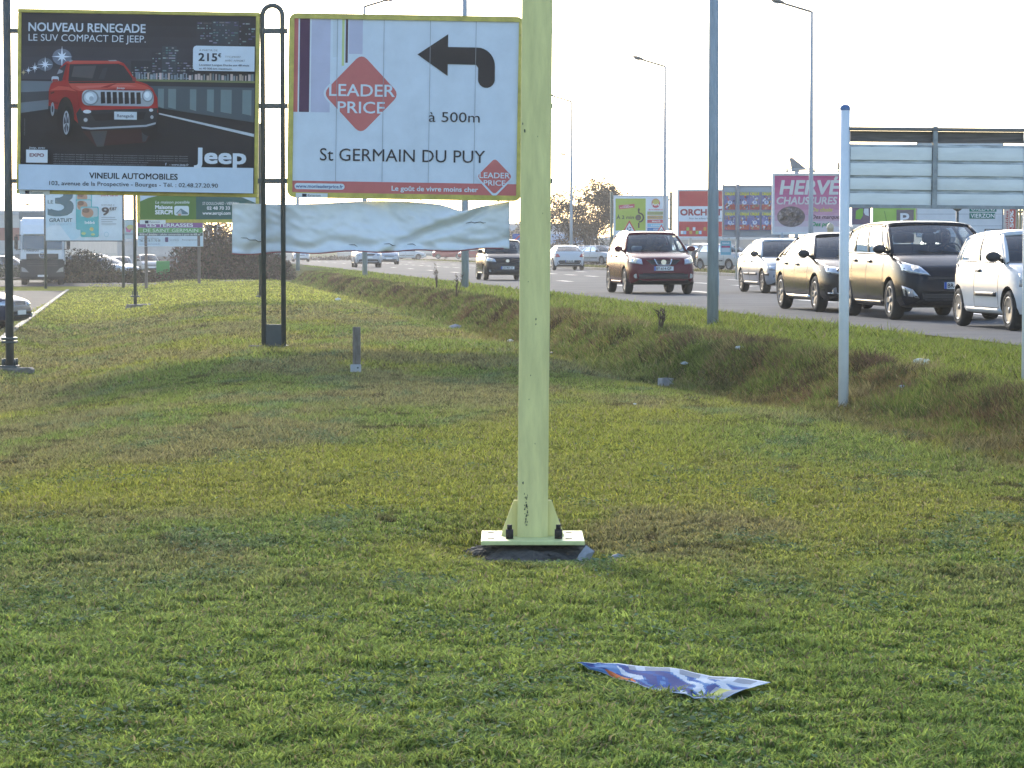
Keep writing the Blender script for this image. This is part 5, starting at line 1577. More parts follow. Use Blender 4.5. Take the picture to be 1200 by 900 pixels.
    def patch(s, name, axis, c4, m, nu=6, nv=3, off=.006, parent=None, bm=None, bulge=0.0, mi=0):
        own = bm is None
        if own: bm = bmesh.new()
        V = []
        lastp = None
        for j in range(nv + 1):
            row = []
            for i in range(nu + 1):
                u, v = i / nu, j / nv
                a = (c4[0][0] * (1 - u) + c4[1][0] * u) * (1 - v) + (c4[3][0] * (1 - u) + c4[2][0] * u) * v
                b_ = (c4[0][1] * (1 - u) + c4[1][1] * u) * (1 - v) + (c4[3][1] * (1 - u) + c4[2][1] * u) * v
                p, nrm = s.hit(axis, a, b_)
                if p is None:
                    p = lastp if lastp is not None else Vector((0, 0, .5))
                    if axis in ('front', 'rear'): p = Vector((p.x, a, b_))
                    elif axis in ('left', 'right'): p = Vector((a, p.y, b_))
                lastp = p
                edge = i in (0, nu) or j in (0, nv)
                row.append(bm.verts.new(p + nrm * (off + (0 if edge else bulge))))
            V.append(row)
        # skirt so that the piece has thickness
        nrm = {'front': Vector((1, 0, 0)), 'rear': Vector((-1, 0, 0)), 'left': Vector((0, 1, 0)), 'right': Vector((0, -1, 0)), 'top': Vector((0, 0, 1))}[axis]
        fs = []
        for j in range(nv):
            for i in range(nu): fs.append(bm.faces.new((V[j][i], V[j][i + 1], V[j + 1][i + 1], V[j + 1][i])))
        loop = [V[0][i] for i in range(nu + 1)] + [V[j][nu] for j in range(1, nv + 1)] + [V[nv][i] for i in range(nu - 1, -1, -1)] + [V[j][0] for j in range(nv - 1, 0, -1)]
        low = [bm.verts.new(v.co - nrm * (off + .01)) for v in loop]
        for i in range(len(loop)):
            k = (i + 1) % len(loop); fs.append(bm.faces.new((loop[i], loop[k], low[k], low[i])))
        for f in fs: f.material_index = mi; f.smooth = True
        if own:
            bmesh.ops.recalc_face_normals(bm, faces=bm.faces)
            return obj(name, bm, m, parent or s.root)
    def disc(s, name, axis, a, b_, ra, rb, m, off=.012, parent=None, n=16):
        bm = bmesh.new()
        p, nrm = s.hit(axis, a, b_)
        if p is None: bm.free(); return
        t1 = Vector((0, 1, 0)) if axis in ('front', 'rear') else Vector((1, 0, 0))
        t2 = Vector((0, 0, 1))
        rim = [bm.verts.new(p + nrm * off + t1 * ra * math.cos(2 * math.pi * k / n) + t2 * rb * math.sin(2 * math.pi * k / n)) for k in range(n)]
        low = [bm.verts.new(v.co - nrm * (off + .06)) for v in rim]
        bm.faces.new(rim)
        for k in range(n): bm.faces.new((rim[k], rim[(k + 1) % n], low[(k + 1) % n], low[k]))
        bmesh.ops.recalc_face_normals(bm, faces=bm.faces)
        return obj(name, bm, m, parent or s.root)
    def plate(s, axis, y, z, txt, w=.50, h=.105):
        p, n = s.hit(axis, y, z)
        x = p.x + (.02 if axis == 'front' else -.02)
        bm = bmesh.new(); box(bm, x - .008, x + .008, y - w / 2, y + w / 2, z - h / 2, z + h / 2)
        o = obj("licence_plate", bm, M_PLATE, s.root)
        if s.detail < 2: return
        sg = 1 if axis == 'front' else -1
        M = Matrix.Translation((x + sg * .009, y, z - h / 2)) @ Matrix.Rotation(R(90 * sg), 4, 'Z')
        t = Art((0, 0, 520, 110), (-w / 2, 0, w / 2, h), M, 0.0, .001)
        t.rect(0, 0, 42, 110, (0.03, 0.10, 0.42))
        t.text(txt, 56, 90, 70, (0.02, 0.02, 0.025), w=405, bold=.03)
        t.build("lettering", o)
    def mirror(s, m):
        for sg in (-1, 1):
            b0 = s.side_pt(.06, .02, sg)
            x, y, z = b0.x - .03, abs(b0.y), b0.z
            bm = bmesh.new()
            v = bmesh.ops.create_uvsphere(bm, u_segments=14, v_segments=9, radius=1.0)["verts"]
            for q in v:
                c = q.co
                q.co = Vector((x + .02 + (c.x * .085 if c.x > 0 else c.x * .03), sg * (y + .15 + c.y * .115), z + .085 + c.z * .075))
            for f in bm.faces: f.smooth = True
            tube(bm, [(x, sg * (y - .01), z + .02), (x + .01, sg * (y + .08), z + .06)], .026, 8)
            obj("wing_mirror", bm, m, s.root)
    def trim(s):
        sp = s.sp
        for sg, ax in ((-1, 'right'), (1, 'left')):
            if s.detail > 0:
                bm = bmesh.new()
                zl = s.zbot(s.L / 2) + .10
                for d in sp['doors']:
                    zt = s.ztop(d) - .015
                    s.patch("", ax, ((s.X(d) - .006, zl), (s.X(d) + .006, zl), (s.X(d) + .006, zt), (s.X(d) - .006, zt)), None, 1, 9, off=.002, bm=bm)
                d0, d1 = sp['doors'][0], sp['doors'][-1]
                s.patch("", ax, ((s.X(d1), zl), (s.X(d0), zl), (s.X(d0), zl + .012), (s.X(d1), zl + .012)), None, 14, 1, off=.002, bm=bm)
                obj("panel_gap", bm, M_SEAM, s.root)
                for d in sp['handles']:
                    z = s.ztop(d) - .13
                    s.patch("door_handle", ax, ((s.X(d) - .10, z - .018), (s.X(d) + .10, z - .018), (s.X(d) + .10, z + .018), (s.X(d) - .10, z + .018)), sp.get('handlemat', s.paint), 4, 1, off=.028)
                if sp.get('rub'):
                    for d0, d1 in sp['rub']:
                        z = sp.get('rubz', .52)
                        s.patch("rubbing_strip", ax, ((s.X(d1), z - .03), (s.X(d0), z - .03), (s.X(d0), z + .03), (s.X(d1), z + .03)), M_DARKPL, 8, 1, off=.016)
                z = s.zbot(s.L / 2)
                s.patch("sill", ax, ((s.X(s.xr - sp['r'] - .07), z + .04), (s.X(s.xf + sp['r'] + .07), z + .04), (s.X(s.xf + sp['r'] + .07), z + .10), (s.X(s.xr - sp['r'] - .07), z + .10)), sp.get('sillmat', s.paint), 10, 1, off=.012)
        if s.detail > 0: s.mirror(sp.get('mirrormat', M_DARKPL))
        h = s.W / 2
        for sg in (-1, 1):
            c = [(sg * y * h, z) for y, z in sp['lamp']]
            s.patch("headlight", 'front', c, M_LENS, 8, 4, off=.006, bulge=.012)
            if s.detail > 1:
                y = sg * h * sp.get('lampc', .70); z = sum(q[1] for q in sp['lamp']) / 4
                s.disc("headlamp_bowl", 'front', y, z, .055, .055, M_CHROME, off=.02)
            c = [(sg * y * h, z) for y, z in sp['tailamp']]
            s.patch("tail_light", 'rear', c, M_RLENS, 5, 4, off=.008, bulge=.01)
            if sp.get('fog'):
                y, z, r = sp['fog']
                s.disc("fog_light", 'front', sg * y * h, z, r, r, M_LENS, off=.015)
        for nm, (y0, y1, z0, z1, y2) in sp.get('grilles', {}).items():
            bm = bmesh.new()
            s.patch("", 'front', ((-y0 * h, z0), (y0 * h, z0), (y2 * h, z1), (-y2 * h, z1)), None, 12, 3, off=.004, bm=bm)
            if s.detail > 1:
                for k in range(1, 4):
                    z = z0 + (z1 - z0) * k / 4
                    s.patch("", 'front', ((-y0 * h * .97, z - .004), (y0 * h * .97, z - .004), (y0 * h * .97, z + .004), (-y0 * h * .97, z + .004)), None, 12, 1, off=.011, bm=bm, mi=1)
            obj(nm, bm, [M_DARKPL, mat("grille_bar", (0.05, 0.05, 0.052), 0.4)], s.root)
        if sp.get('lowblack'):
            z0, z1 = sp['lowblack']
            s.patch("lower_bumper", 'front', ((-.93 * h, z0), (.93 * h, z0), (.93 * h, z1), (-.93 * h, z1)), M_DARKPL, 16, 2, off=.007)
        z = sp['tailplate']
        s.patch("rear_bumper", 'rear', ((-.9 * h, s.zbot(0) + .02), (.9 * h, s.zbot(0) + .02), (.9 * h, s.zbot(0) + .14), (-.9 * h, s.zbot(0) + .14)), sp.get('rbmat', M_DARKPL), 12, 2, off=.01)
        s.plate('front', 0, sp['plate'], sp.get('reg', 'AB-123-CD'))
        s.plate('rear', 0, z, sp.get('reg', 'AB-123-CD'))
        if s.detail > 1:
            for y0, y1 in ((.35, -.12), (-.05, -.52)):
                bm = bmesh.new(); a, b_ = s.ws(.5 + y0 * .5, .03), s.ws(.5 + y1 * .5, .10)
                tube(bm, [a + Vector((.015, 0, .012)), b_ + Vector((.015, 0, .015))], .010, 6)
                obj("wiper", bm, M_DARKPL, s.root)
    def place(s, u_wheel_px=None, D=None, u=None, z=ROAD_Z, heading=None, px=None):
        """put the near-side front wheel at depth D on the lane line u (or at photo pixel px)"""
        hd = heading if heading is not None else math.atan2(-1, SH)
        x = (u - SH * D) if u is not None else (px - 600) / F * D
        s.root.rotation_euler = (0, 0, hd)
        s.root.location = (0, 0, z)
        off = Matrix.Rotation(hd, 3, 'Z') @ Vector((s.X(s.xf), -s.W / 2 + .1, 0))
        s.root.location = (x - off.x, D - off.y, z)
        return s

def spec(**k): return dict(k)
P5 = [(.03, .40), (.425, .80), (.82, .93)]
SCENIC = spec(L=4.56, W=1.845, H=1.61, wb=2.77, foh=.93, r=.325, nose=.84, cowl=1.06, belt=1.10, tail=1.08, wsb=1.0, wst=1.82, re=4.18, rb=4.40, roofw=.76, rdrop=.12,
              pillars=[(.035, .11), (.125, .42), (.435, .71), (.725, .95)], doors=[1.32, 2.38, 3.42], handles=[2.22, 3.22], lamp=[(.50, .72), (.96, .78), (.95, .96), (.66, .88)], lampc=.74,
              tailamp=[(.72, .75), (.95, .75), (.95, 1.05), (.78, 1.05)], grilles={'grille': (.55, 0, .66, .705, .55), 'lower_grille': (.62, 0, .29, .47, .66)}, lowblack=(.22, .275), plate=.565, tailplate=.7,
              fog=(.80, .44, .055), reg='BR-563-FP', rim='five', round=.24)
CLIO = spec(L=3.78, W=1.64, H=1.42, wb=2.47, foh=.72, r=.285, nose=.76, cowl=.95, belt=.98, tail=.97, wsb=.92, wst=1.62, re=3.28, rb=3.60, roofw=.74,
            pillars=[(.035, .47), (.49, .90)], doors=[1.15, 2.30], handles=[2.12], rub=[(1.22, 2.26)], rubz=.50, lamp=[(.48, .60), (.93, .62), (.90, .80), (.52, .76)], tailamp=[(.72, .62), (.94, .62), (.94, .92), (.78, .92)],
            grilles={'grille': (.40, 0, .60, .66, .44), 'lower_grille': (.6, 0, .26, .36, .6)}, plate=.46, tailplate=.7, rim='cap', reg='4582 TW 18', handlemat=M_DARKPL, round=.26)
C5 = spec(L=4.78, W=1.86, H=1.455, wb=2.815, foh=1.0, r=.335, nose=.78, cowl=.98, belt=1.02, tail=1.03, wsb=1.28, wst=2.1, re=3.42, rb=4.22, roofw=.70,
          pillars=[(.04, .38), (.40, .70), (.72, .86)], doors=[1.55, 2.55, 3.5], handles=[2.4, 3.38], lamp=[(.50, .66), (.95, .72), (.94, .86), (.60, .80)], tailamp=[(.66, .8), (.95, .8), (.95, .98), (.7, .98)],
          grilles={'grille': (.42, 0, .62, .74, .5), 'lower_grille': (.58, 0, .27, .42, .62)}, fog=(.78, .40, .06), lowblack=(.22, .26), plate=.5, tailplate=.7, rim='star', reg='AZ-718-KC', sillmat=M_CHROME, round=.24)
LAGUNA = spec(L=4.51, W=1.75, H=1.43, wb=2.67, foh=.92, r=.305, nose=.74, cowl=.95, belt=.98, tail=.99, wsb=1.22, wst=1.98, re=3.15, rb=4.05, roofw=.72,
              pillars=[(.04, .40), (.42, .72), (.74, .86)], doors=[1.42, 2.40, 3.3], handles=[2.25, 3.2], rub=[(.25, .62), (1.46, 2.36), (2.44, 3.1)], rubz=.50, lamp=[(.52, .60), (.95, .60), (.93, .72), (.54, .72)],
              tailamp=[(.66, .75), (.95, .75), (.95, .92), (.7, .92)], grilles={'grille': (.36, 0, .62, .71, .38), 'lower_grille': (.6, 0, .27, .36, .6)}, fog=(.75, .36, .05), lowblack=(.42, .50), plate=.44, tailplate=.7, rim='ten', reg='5517 SB 18', round=.20)
QASH = spec(L=4.33, W=1.80, H=1.61, wb=2.63, foh=.88, r=.345, nose=.90, cowl=1.08, belt=1.12, tail=1.1, wsb=1.08, wst=1.82, re=3.70, rb=4.08, roofw=.72, gc=.24, gap=.05,
            pillars=[(.035, .42), (.435, .77), (.80, .90)], doors=[1.36, 2.36, 3.25], handles=[2.2, 3.1], lamp=[(.60, .76), (.96, .80), (.93, .96), (.62, .90)], lampc=.78,
            tailamp=[(.7, .85), (.95, .85), (.95, 1.06), (.74, 1.06)], grilles={'grille': (.34, 0, .76, .88, .50), 'lower_grille': (.52, 0, .40, .54, .6)}, fog=(.78, .47, .06), lowblack=(.27, .52), plate=.66, tailplate=.8, rim='five', reg='BY-614-GP', round=.22, mirrormat=car_paint('dark_red', (0.095, 0.008, 0.020), .4, .30))
C3 = spec(L=3.86, W=1.68, H=1.52, wb=2.46, foh=.74, r=.29, nose=.82, cowl=1.0, belt=1.02, tail=1.0, wsb=.86, wst=1.55, re=3.3, rb=3.68, roofw=.74, rdrop=.14,
          pillars=[(.04, .46), (.475, .84)], doors=[1.15, 2.15, 3.0], handles=[2.0, 2.9], lamp=[(.50, .68), (.93, .70), (.90, .86), (.56, .80)], tailamp=[(.72, .7), (.94, .7), (.94, 1.0), (.78, 1.0)],
          grilles={'grille': (.44, 0, .62, .69, .5), 'lower_grille': (.6, 0, .27, .40, .6)}, fog=(.76, .36, .05), lowblack=(.22, .42), plate=.47, tailplate=.7, rim='cap', reg='CX-907-JT', round=.26)
VELO = spec(L=4.22, W=1.80, H=1.40, wb=2.65, foh=.86, r=.33, nose=.76, cowl=.96, belt=1.03, tail=1.03, wsb=1.15, wst=1.95, re=3.25, rb=4.0, roofw=.66,
            pillars=[(.04, .46), (.48, .84)], doors=[1.4, 2.6], handles=[2.4], lamp=[(.50, .66), (.95, .70), (.94, .86), (.60, .80)], tailamp=[(.60, .74), (.97, .72), (.96, .94), (.72, .92)],
            grilles={'grille': (.42, 0, .5, .64, .5)}, plate=.42, tailplate=.52, rim='five', reg='CN-443-WX', round=.22)

# ---- the queue on the near lanes
scenic = Car("people_carrier", SCENIC, car_paint("dark_grey", (0.017, 0.019, 0.025), .4, .30), "dark grey people carrier with a driver at the wheel, just left of the white hatchback", "car").place(D=44.4, u=11.68)
scenic.disc("emblem", 'front', 0, .765, .045, .06, M_CHROME, off=.03)
s = scenic
for sg in (-1, 1):
    s.patch("fog_surround", 'front', ((sg * .70 * .92, .36), (sg * .90 * .92, .40), (sg * .93 * .92, .56), (sg * .80 * .92, .50)), mat("silver_trim", (0.45, 0.46, 0.48), .3, metal=.6), 3, 3, off=.010)
clio = Car("hatchback", CLIO, car_paint("white", (0.58, 0.59, 0.61), .05, .3), "white three-door hatchback with a dark rubbing strip, cut off by the right edge", "car").place(D=38.3, u=11.75)
c5 = Car("saloon", C5, car_paint("charcoal", (0.024, 0.024, 0.028), .5, .28), "charcoal saloon with star-spoked alloy wheels, half behind the white post", "car").place(D=49.9, u=11.75)
s = c5
for sg in (-1, 1): s.patch("chrome_strip", 'front', ((sg * .60 * .93, .335), (sg * .96 * .93, .345), (sg * .96 * .93, .365), (sg * .60 * .93, .355)), M_CHROME, 5, 1, off=.02)
lag = Car("liftback", LAGUNA, car_paint("silver", (0.42, 0.44, 0.47), .6, .32), "older silver liftback car just right of the tall grey lamp post", "car").place(D=71.6, u=15.45)
q_ = Car("crossover", QASH, car_paint("dark_red", (0.095, 0.008, 0.020), .4, .30), "dark red crossover car driving towards the viewer on the road", "car").place(D=70.4, u=11.65)
s = q_
s.disc("emblem", 'front', 0, .82, .07, .065, M_CHROME, off=.035)
for sg in (-1, 1): s.patch("chrome_strip", 'front', ((sg * .17, .745), (sg * .145, .745), (sg * .21, .90), (sg * .235, .90)), M_CHROME, 1, 4, off=.022)
s.patch("chrome_strip", 'front', ((-.17, .735), (.17, .735), (.17, .758), (-.17, .758)), M_CHROME, 3, 1, off=.022)
for sg in (-1, 1):
    bm = bmesh.new(); tube(bm, [s.side_pt(f, 1, sg) + Vector((0, -sg * .06, .06 if .06 < f < .94 else .02)) for f in (.05, .1, .3, .5, .7, .9, .96)], .018, 8); obj("roof_rail", bm, M_CHROME, s.root)
bm = bmesh.new(); p0 = s.ws(.2, .12); box(bm, p0.x - .35, p0.x - .12, p0.y - .13, p0.y + .13, p0.z - .02, p0.z + .10, bevel=.04); obj("dashboard_parcel", bm, mat("crumpled_paper", (0.6, 0.65, 0.66), .7), s.root)
c3 = Car("hatchback", C3, car_paint("black", (0.018, 0.019, 0.024), .3, .28), "small black hatchback coming along the road, beside the right end of the torn banner", "car").place(D=102, u=11.6)
c3.disc("emblem", 'front', 0, .73, .07, .06, M_CHROME, off=.03)
vel = Car("coupe", VELO, car_paint("white", (0.7, 0.71, 0.73)), "white coupe driving away, seen from behind, right of the yellow pole", "car")
vel.root.location = (22.1 - SH * 155, 155, ROAD_Z); vel.root.rotation_euler = (0, 0, math.atan2(1, -SH))
s = vel
s.patch("lower_valance", 'rear', ((-.55, .30), (.55, .30), (.68, .56), (-.68, .56)), M_DARKPL, 8, 3, off=.009)
s.plate('rear', 0, .5, 'CN-443-WX')
for nm, sp_, pk, pc, D, u, lab in (("estate_car", QASH, "silver_b", (0.45, 0.47, 0.50), 177, 11.7, "silver car furthest forward of the three cars under the middle of the torn banner"),
                                   ("hatchback", C3, "pale_blue", (0.36, 0.41, 0.47), 214, 16.0, "pale blue hatchback just behind the silver car under the torn banner"),
                                   ("hatchback", CLIO, "white", (0.7, 0.7, 0.7), 262, 11.4, "tiny white car in the distance right of the looped double post")):
    Car(nm, sp_, car_paint(pk, pc, .4), lab, "car", detail=1).place(D=D, u=u)

# ---- parked cars beyond the road and in the left car park
def parked(nm, sp_, key, col, px, D, hd, lab, z=0.52, m=.5):
    c = Car(nm, sp_, car_paint(key, col, m), lab, "car", detail=1)
    q = P(px, 300, D); c.root.location = (q.x, D, z); c.root.rotation_euler = (0, 0, R(hd)); return c
parked("saloon", LAGUNA, "silver", (0.42, 0.44, 0.47), 703, 205, -55, "silver parked saloon, nearest of those left of the red crossover")
parked("saloon", C5, "silver_c", (0.50, 0.52, 0.55), 697, 214, -55, "silver parked saloon behind the nearest one, left of the red crossover")
parked("saloon", C5, "mid_grey", (0.16, 0.17, 0.19), 690, 224, -55, "grey parked car at the back of the row beside the bare tree")
parked("estate_car", SCENIC, "silver_b", (0.45, 0.47, 0.50), 818, 215, 125, "silver parked estate seen from behind under the red and white billboard")
parked("saloon", C5, "mid_grey", (0.16, 0.17, 0.19), 822, 190, -50, "grey parked saloon with its nose out, right of the red crossover")
parked("saloon", LAGUNA, "dark_blue", (0.03, 0.04, 0.07), 846, 168, -50, "dark parked saloon under the light blue notice")
parked("hatchback", CLIO, "champagne", (0.50, 0.47, 0.44), 851, 150, -55, "champagne coloured parked hatchback at the left of the silver liftback")
parked("people_carrier", SCENIC, "dark_blue", (0.03, 0.04, 0.07), 795, 240, -60, "dark blue parked car behind the roof of the red crossover")
parked("people_carrier", SCENIC, "silver_b", (0.45, 0.47, 0.5), 1120, 100, -80, "light grey parked car between the dark people carrier and the white hatchback")
parked("hatchback", C3, "red", (0.30, 0.02, 0.035), 525, 335, 180, "red parked hatchback seen side on under the right half of the banner")
parked("estate_car", LAGUNA, "white", (0.7, 0.7, 0.7), 474, 300, 20, "white parked car with bright tail lights under the banner")
parked("hatchback", CLIO, "red", (0.30, 0.02, 0.035), 556, 318, 175, "red parked hatchback, mostly hidden behind the tall post under the banner")
parked("saloon", LAGUNA, "dark_blue", (0.03, 0.04, 0.07), -78, 66.5, -12, "dark car nosing in at the left edge beside the lawn", z=-.345)
parked("saloon", C5, "silver_c", (0.5, 0.52, 0.55), 122, 178, -30, "silver car standing in front of the dark bush right of the lorry", z=-.29)
parked("people_carrier", SCENIC, "silver_b", (0.45, 0.47, 0.5), 112, 205, -25, "silver people carrier further back under the white billboard", z=-.29)
parked("hatchback", CLIO, "pale_blue", (0.36, 0.41, 0.47), 141, 195, -75, "pale blue parked car just right of the white billboard's leg", z=-.29)
parked("hatchback", C3, "champagne", (0.5, 0.47, 0.44), 172, 225, -70, "champagne parked car under the retail estate sign", z=-.29)
parked("saloon", LAGUNA, "mid_grey", (0.16, 0.17, 0.19), 9, 210, -5, "long grey parked car left of the lorry", z=-.29)

# ---- the driver in the people carrier
def driver(car):
    c = Vector((car.X(car.sp['wst'] + .30), .36, 0)); zs = 1.0
    J = [((0, 0, .62), .15), ((-.02, 0, .80), .15), ((-.03, 0, 1.0), .16), ((-.01, 0, 1.13), .12), ((.01, 0, 1.19), .055), ((.02, 0, 1.25), .06), ((.035, 0, 1.31), .085), ((.035, 0, 1.385), .092), ((.03, 0, 1.44), .06)]
    E = [(i, i + 1) for i in range(8)]
    for sg in (-1, 1):
        b0 = len(J)
        J += [((-.01, sg * .19, 1.10), .062), ((.10, sg * .25, .90), .048), ((.30, sg * .16, 1.0), .036), ((.37, sg * .14, 1.03), .040), ((.42, sg * .12, 1.02), .022)]
        E += [(3, b0), (b0, b0 + 1), (b0 + 1, b0 + 2), (b0 + 2, b0 + 3), (b0 + 3, b0 + 4)]
        b1 = len(J)
        J += [((.06, sg * .10, .60), .09), ((.45, sg * .14, .62), .075), ((.62, sg * .14, .35), .05)]
        E += [(0, b1), (b1, b1 + 1), (b1 + 1, b1 + 2)]
    me = bpy.data.meshes.new("person"); me.from_pydata([j[0] for j in J], E, []); me.update()
    o = bpy.data.objects.new("person", me); COL.objects.link(o)
    md = o.modifiers.new("skin", 'SKIN')
    for i, j in enumerate(J): me.skin_vertices[0].data[i].radius = (j[1], j[1] * (1.25 if i < 4 else 1))
    me.skin_vertices[0].data[0].use_root = True
    sd = o.modifiers.new("smooth", 'SUBSURF'); sd.levels = 2; sd.render_levels = 2
    dg = bpy.context.evaluated_depsgraph_get()
    m2 = bpy.data.meshes.new_from_object(o.evaluated_get(dg)); bpy.data.objects.remove(o)
    sk = mat("skin_tone", (0.42, 0.25, 0.18), .55); cl = mat("dark_coat", (0.05, 0.045, 0.055), .85)
    m2.materials.clear(); m2.materials.append(cl); m2.materials.append(sk)
    for p in m2.polygons:
        p.use_smooth = True
        z = p.center.z
        if z > 1.185 or (p.center.x > .33 and z > .95 and abs(p.center.y) < .2): p.material_index = 1
    r = bpy.data.objects.new("person", m2); COL.objects.link(r)
    bm = bmesh.new()
    for k in bmesh.ops.create_uvsphere(bm, u_segments=16, v_segments=10, radius=1)["verts"]:
        v = k.co; f = .75 if v.x > .3 and v.z < .5 else 1.0
        k.co = Vector((.015 + v.x * .105 * f, v.y * .108, 1.375 + v.z * .115 - (.05 if v.z < -.2 else 0)))
    kill = [f for f in bm.faces if f.calc_center_median().x > .07 and f.calc_center_median().z < 1.43]
    bmesh.ops.delete(bm, geom=kill, context='FACES')
    for f in bm.faces: f.smooth = True
    obj("hair", bm, mat("brown_hair", (0.05, 0.03, 0.02), .7), r)
    bm = bmesh.new()
    for sg in (-1, 1): bmesh.ops.create_uvsphere(bm, u_segments=8, v_segments=6, radius=.012, matrix=Matrix.Translation((.118, sg * .034, 1.375)))
    obj("eye", bm, M_DARKPL, r)
    bm = bmesh.new(); bmesh.ops.create_cone(bm, segments=8, radius1=.016, radius2=.006, depth=.05, matrix=Matrix.Translation((.132, 0, 1.345)) @ Matrix.Rotation(R(-12), 4, 'Y')); obj("nose", bm, sk, r)
    bm = bmesh.new(); box(bm, .116, .124, -.025, .025, 1.300, 1.310); obj("mouth", bm, mat("lip_tone", (0.3, 0.10, 0.09), .5), r)
    r.matrix_world = Matrix.Translation(car.root.location) @ Matrix.Rotation(car.root.rotation_euler.z, 4, 'Z') @ Matrix.Translation(c)
    tag(r, "driver in a dark coat with brown hair holding the wheel of the dark people carrier", "person")
driver(scenic)

# ---- the lorry on the left
def lorry():
    q = P(50, 333, 150)
    r = empty("lorry", (q.x, 150, -0.3), R(-80.5), "white articulated lorry with a black grille facing the viewer on the left", "lorry")
    MW = car_paint("lorry_white", (0.72, 0.73, 0.75), 0, .35); W = 1.17
    bm = bmesh.new()
    prof = [(1.15, .95), (1.18, 1.5), (1.17, 1.75), (1.05, 2.75), (.92, 3.0), (.80, 3.25), (.35, 3.62), (-.9, 3.72), (-.95, .95)]
    f = prism(bm, prof, -W, W)
    bmesh.ops.recalc_face_normals(bm, faces=bm.faces)
    bmesh.ops.bevel(bm, geom=[e for e in bm.edges if abs(e.verts[0].co.y - e.verts[1].co.y) < .01], offset=.12, segments=3, affect='EDGES')
    obj("cab", bm, MW, r)
    bm = bmesh.new(); prism(bm, [(1.20, .30), (1.24, .45), (1.22, 1.0), (1.19, 1.40), (1.10, 1.40), (1.0, .30)], -W - .03, W + .03); bmesh.ops.recalc_face_normals(bm, faces=bm.faces)
    bmesh.ops.bevel(bm, geom=[e for e in bm.edges if abs(e.verts[0].co.y - e.verts[1].co.y) < .01], offset=.07, segments=2, affect='EDGES'); obj("bumper", bm, M_DARKPL, r)
    bm = bmesh.new(); prism(bm, [(1.205, 1.93), (1.10, 2.70), (1.0, 2.70), (1.0, 1.93)], -1.06, 1.06); bmesh.ops.recalc_face_normals(bm, faces=bm.faces); obj("windscreen", bm, mat("lorry_glass", (0.05, 0.065, 0.075), .08, spec=.9), r)
    bm = bmesh.new()
    box(bm, 1.0, 1.225, -.86, .86, 1.41, 1.70)
    for k in range(5): box(bm, 1.2, 1.25, -.82 - .03 * k * 0, .82, 1.02 + .13 * k, 1.08 + .13 * k)
    obj("grille", bm, mat("grille_bar"), r)
    bm = bmesh.new(); lathe(bm, [(.17, 0), (.17, .03), (.14, .03), (.14, 0)], 'x', 20, origin=(1.25, 0, 1.62)); 
    for k in range(3):
        a = R(90 + 120 * k); tube(bm, [(1.265, 0, 1.62), (1.265, .15 * math.cos(a), 1.62 + .15 * math.sin(a))], .018, 6)
    obj("emblem", bm, M_CHROME, r)
    for sg in (-1, 1):
        bm = bmesh.new(); prism(bm, [(sg * .72, .68), (sg * 1.12, .72), (sg * 1.13, .98), (sg * .95, .92)], -.02, .02); bmesh.ops.rotate(bm, verts=bm.verts, cent=(0, 0, 0), matrix=Matrix.Rotation(R(90), 3, 'Z')); bmesh.ops.translate(bm, verts=bm.verts, vec=(1.24, 0, 0)); bmesh.ops.recalc_face_normals(bm, faces=bm.faces); obj("headlight", bm, M_LENS, r)
        bm = bmesh.new(); box(bm, 1.02, 1.18, sg * 1.40 - .10, sg * 1.40 + .10, 1.95, 2.65, bevel=.04); tube(bm, [(1.0, sg * 1.15, 2.7), (1.1, sg * 1.40, 2.72), (1.1, sg * 1.4, 2.6)], .03, 6); tube(bm, [(1.0, sg * 1.15, 1.95), (1.1, sg * 1.40, 1.9), (1.1, sg * 1.4, 2.0)], .03, 6); obj("wing_mirror", bm, M_DARKPL, r)
        bm = bmesh.new(); box(bm, 1.19, 1.23, sg * .95 - .1, sg * .95 + .1, .46, .54); obj("fog_light", bm, M_LENS, r)
    bm = bmesh.new(); box(bm, 1.235, 1.25, -.26, .26, .44, .55); obj("licence_plate", bm, M_PLATE, r)
    bm = bmesh.new(); box(bm, .98, 1.28, -1.0, 1.0, 2.74, 2.80, bevel=.02); obj("sun_visor", bm, mat("visor_white", (0.6, 0.62, 0.64), .4), r)
    M = Matrix.Translation((1.2, -.95, 1.78)) @ Matrix.Rotation(R(90), 4, 'Z')
    t = Art((0, 0, 100, 20), (0, 0, .8, .16), M, 0.0); t.text("( TRANSPORT", 0, 15, 12, (0.05, 0.06, 0.09), w=98, bold=.01); t.build("lettering", r)
    bm = bmesh.new(); box(bm, -13.5, -1.2, -1.25, 1.25, 1.1, 3.92, bevel=.03); obj("trailer", bm, mat("trailer_side", (0.40, 0.43, 0.44), .5), r)
    bm = bmesh.new(); box(bm, -1.22, -1.15, -1.27, 1.27, 3.62, 4.0); box(bm, -13.0, 0.6, -.5, .5, .75, .949); obj("chassis", bm, mat("trailer_edge", (0.14, 0.16, 0.17), .6), r)
    ty, ri = wheel_meshes(.5, .32, 'cap', M_RIM)
    for x in (.55, -3.0, -10.0, -11.3):
        for sg in (-1, 1):
            o = bpy.data.objects.new("wheel", ty); COL.objects.link(o); o.parent = r; o.location = (x, sg * .98, .5)
            if sg < 0: o.rotation_euler = (0, 0, math.pi)
            c = bpy.data.objects.new("rim", ri); COL.objects.link(c); c.parent = o
lorry()
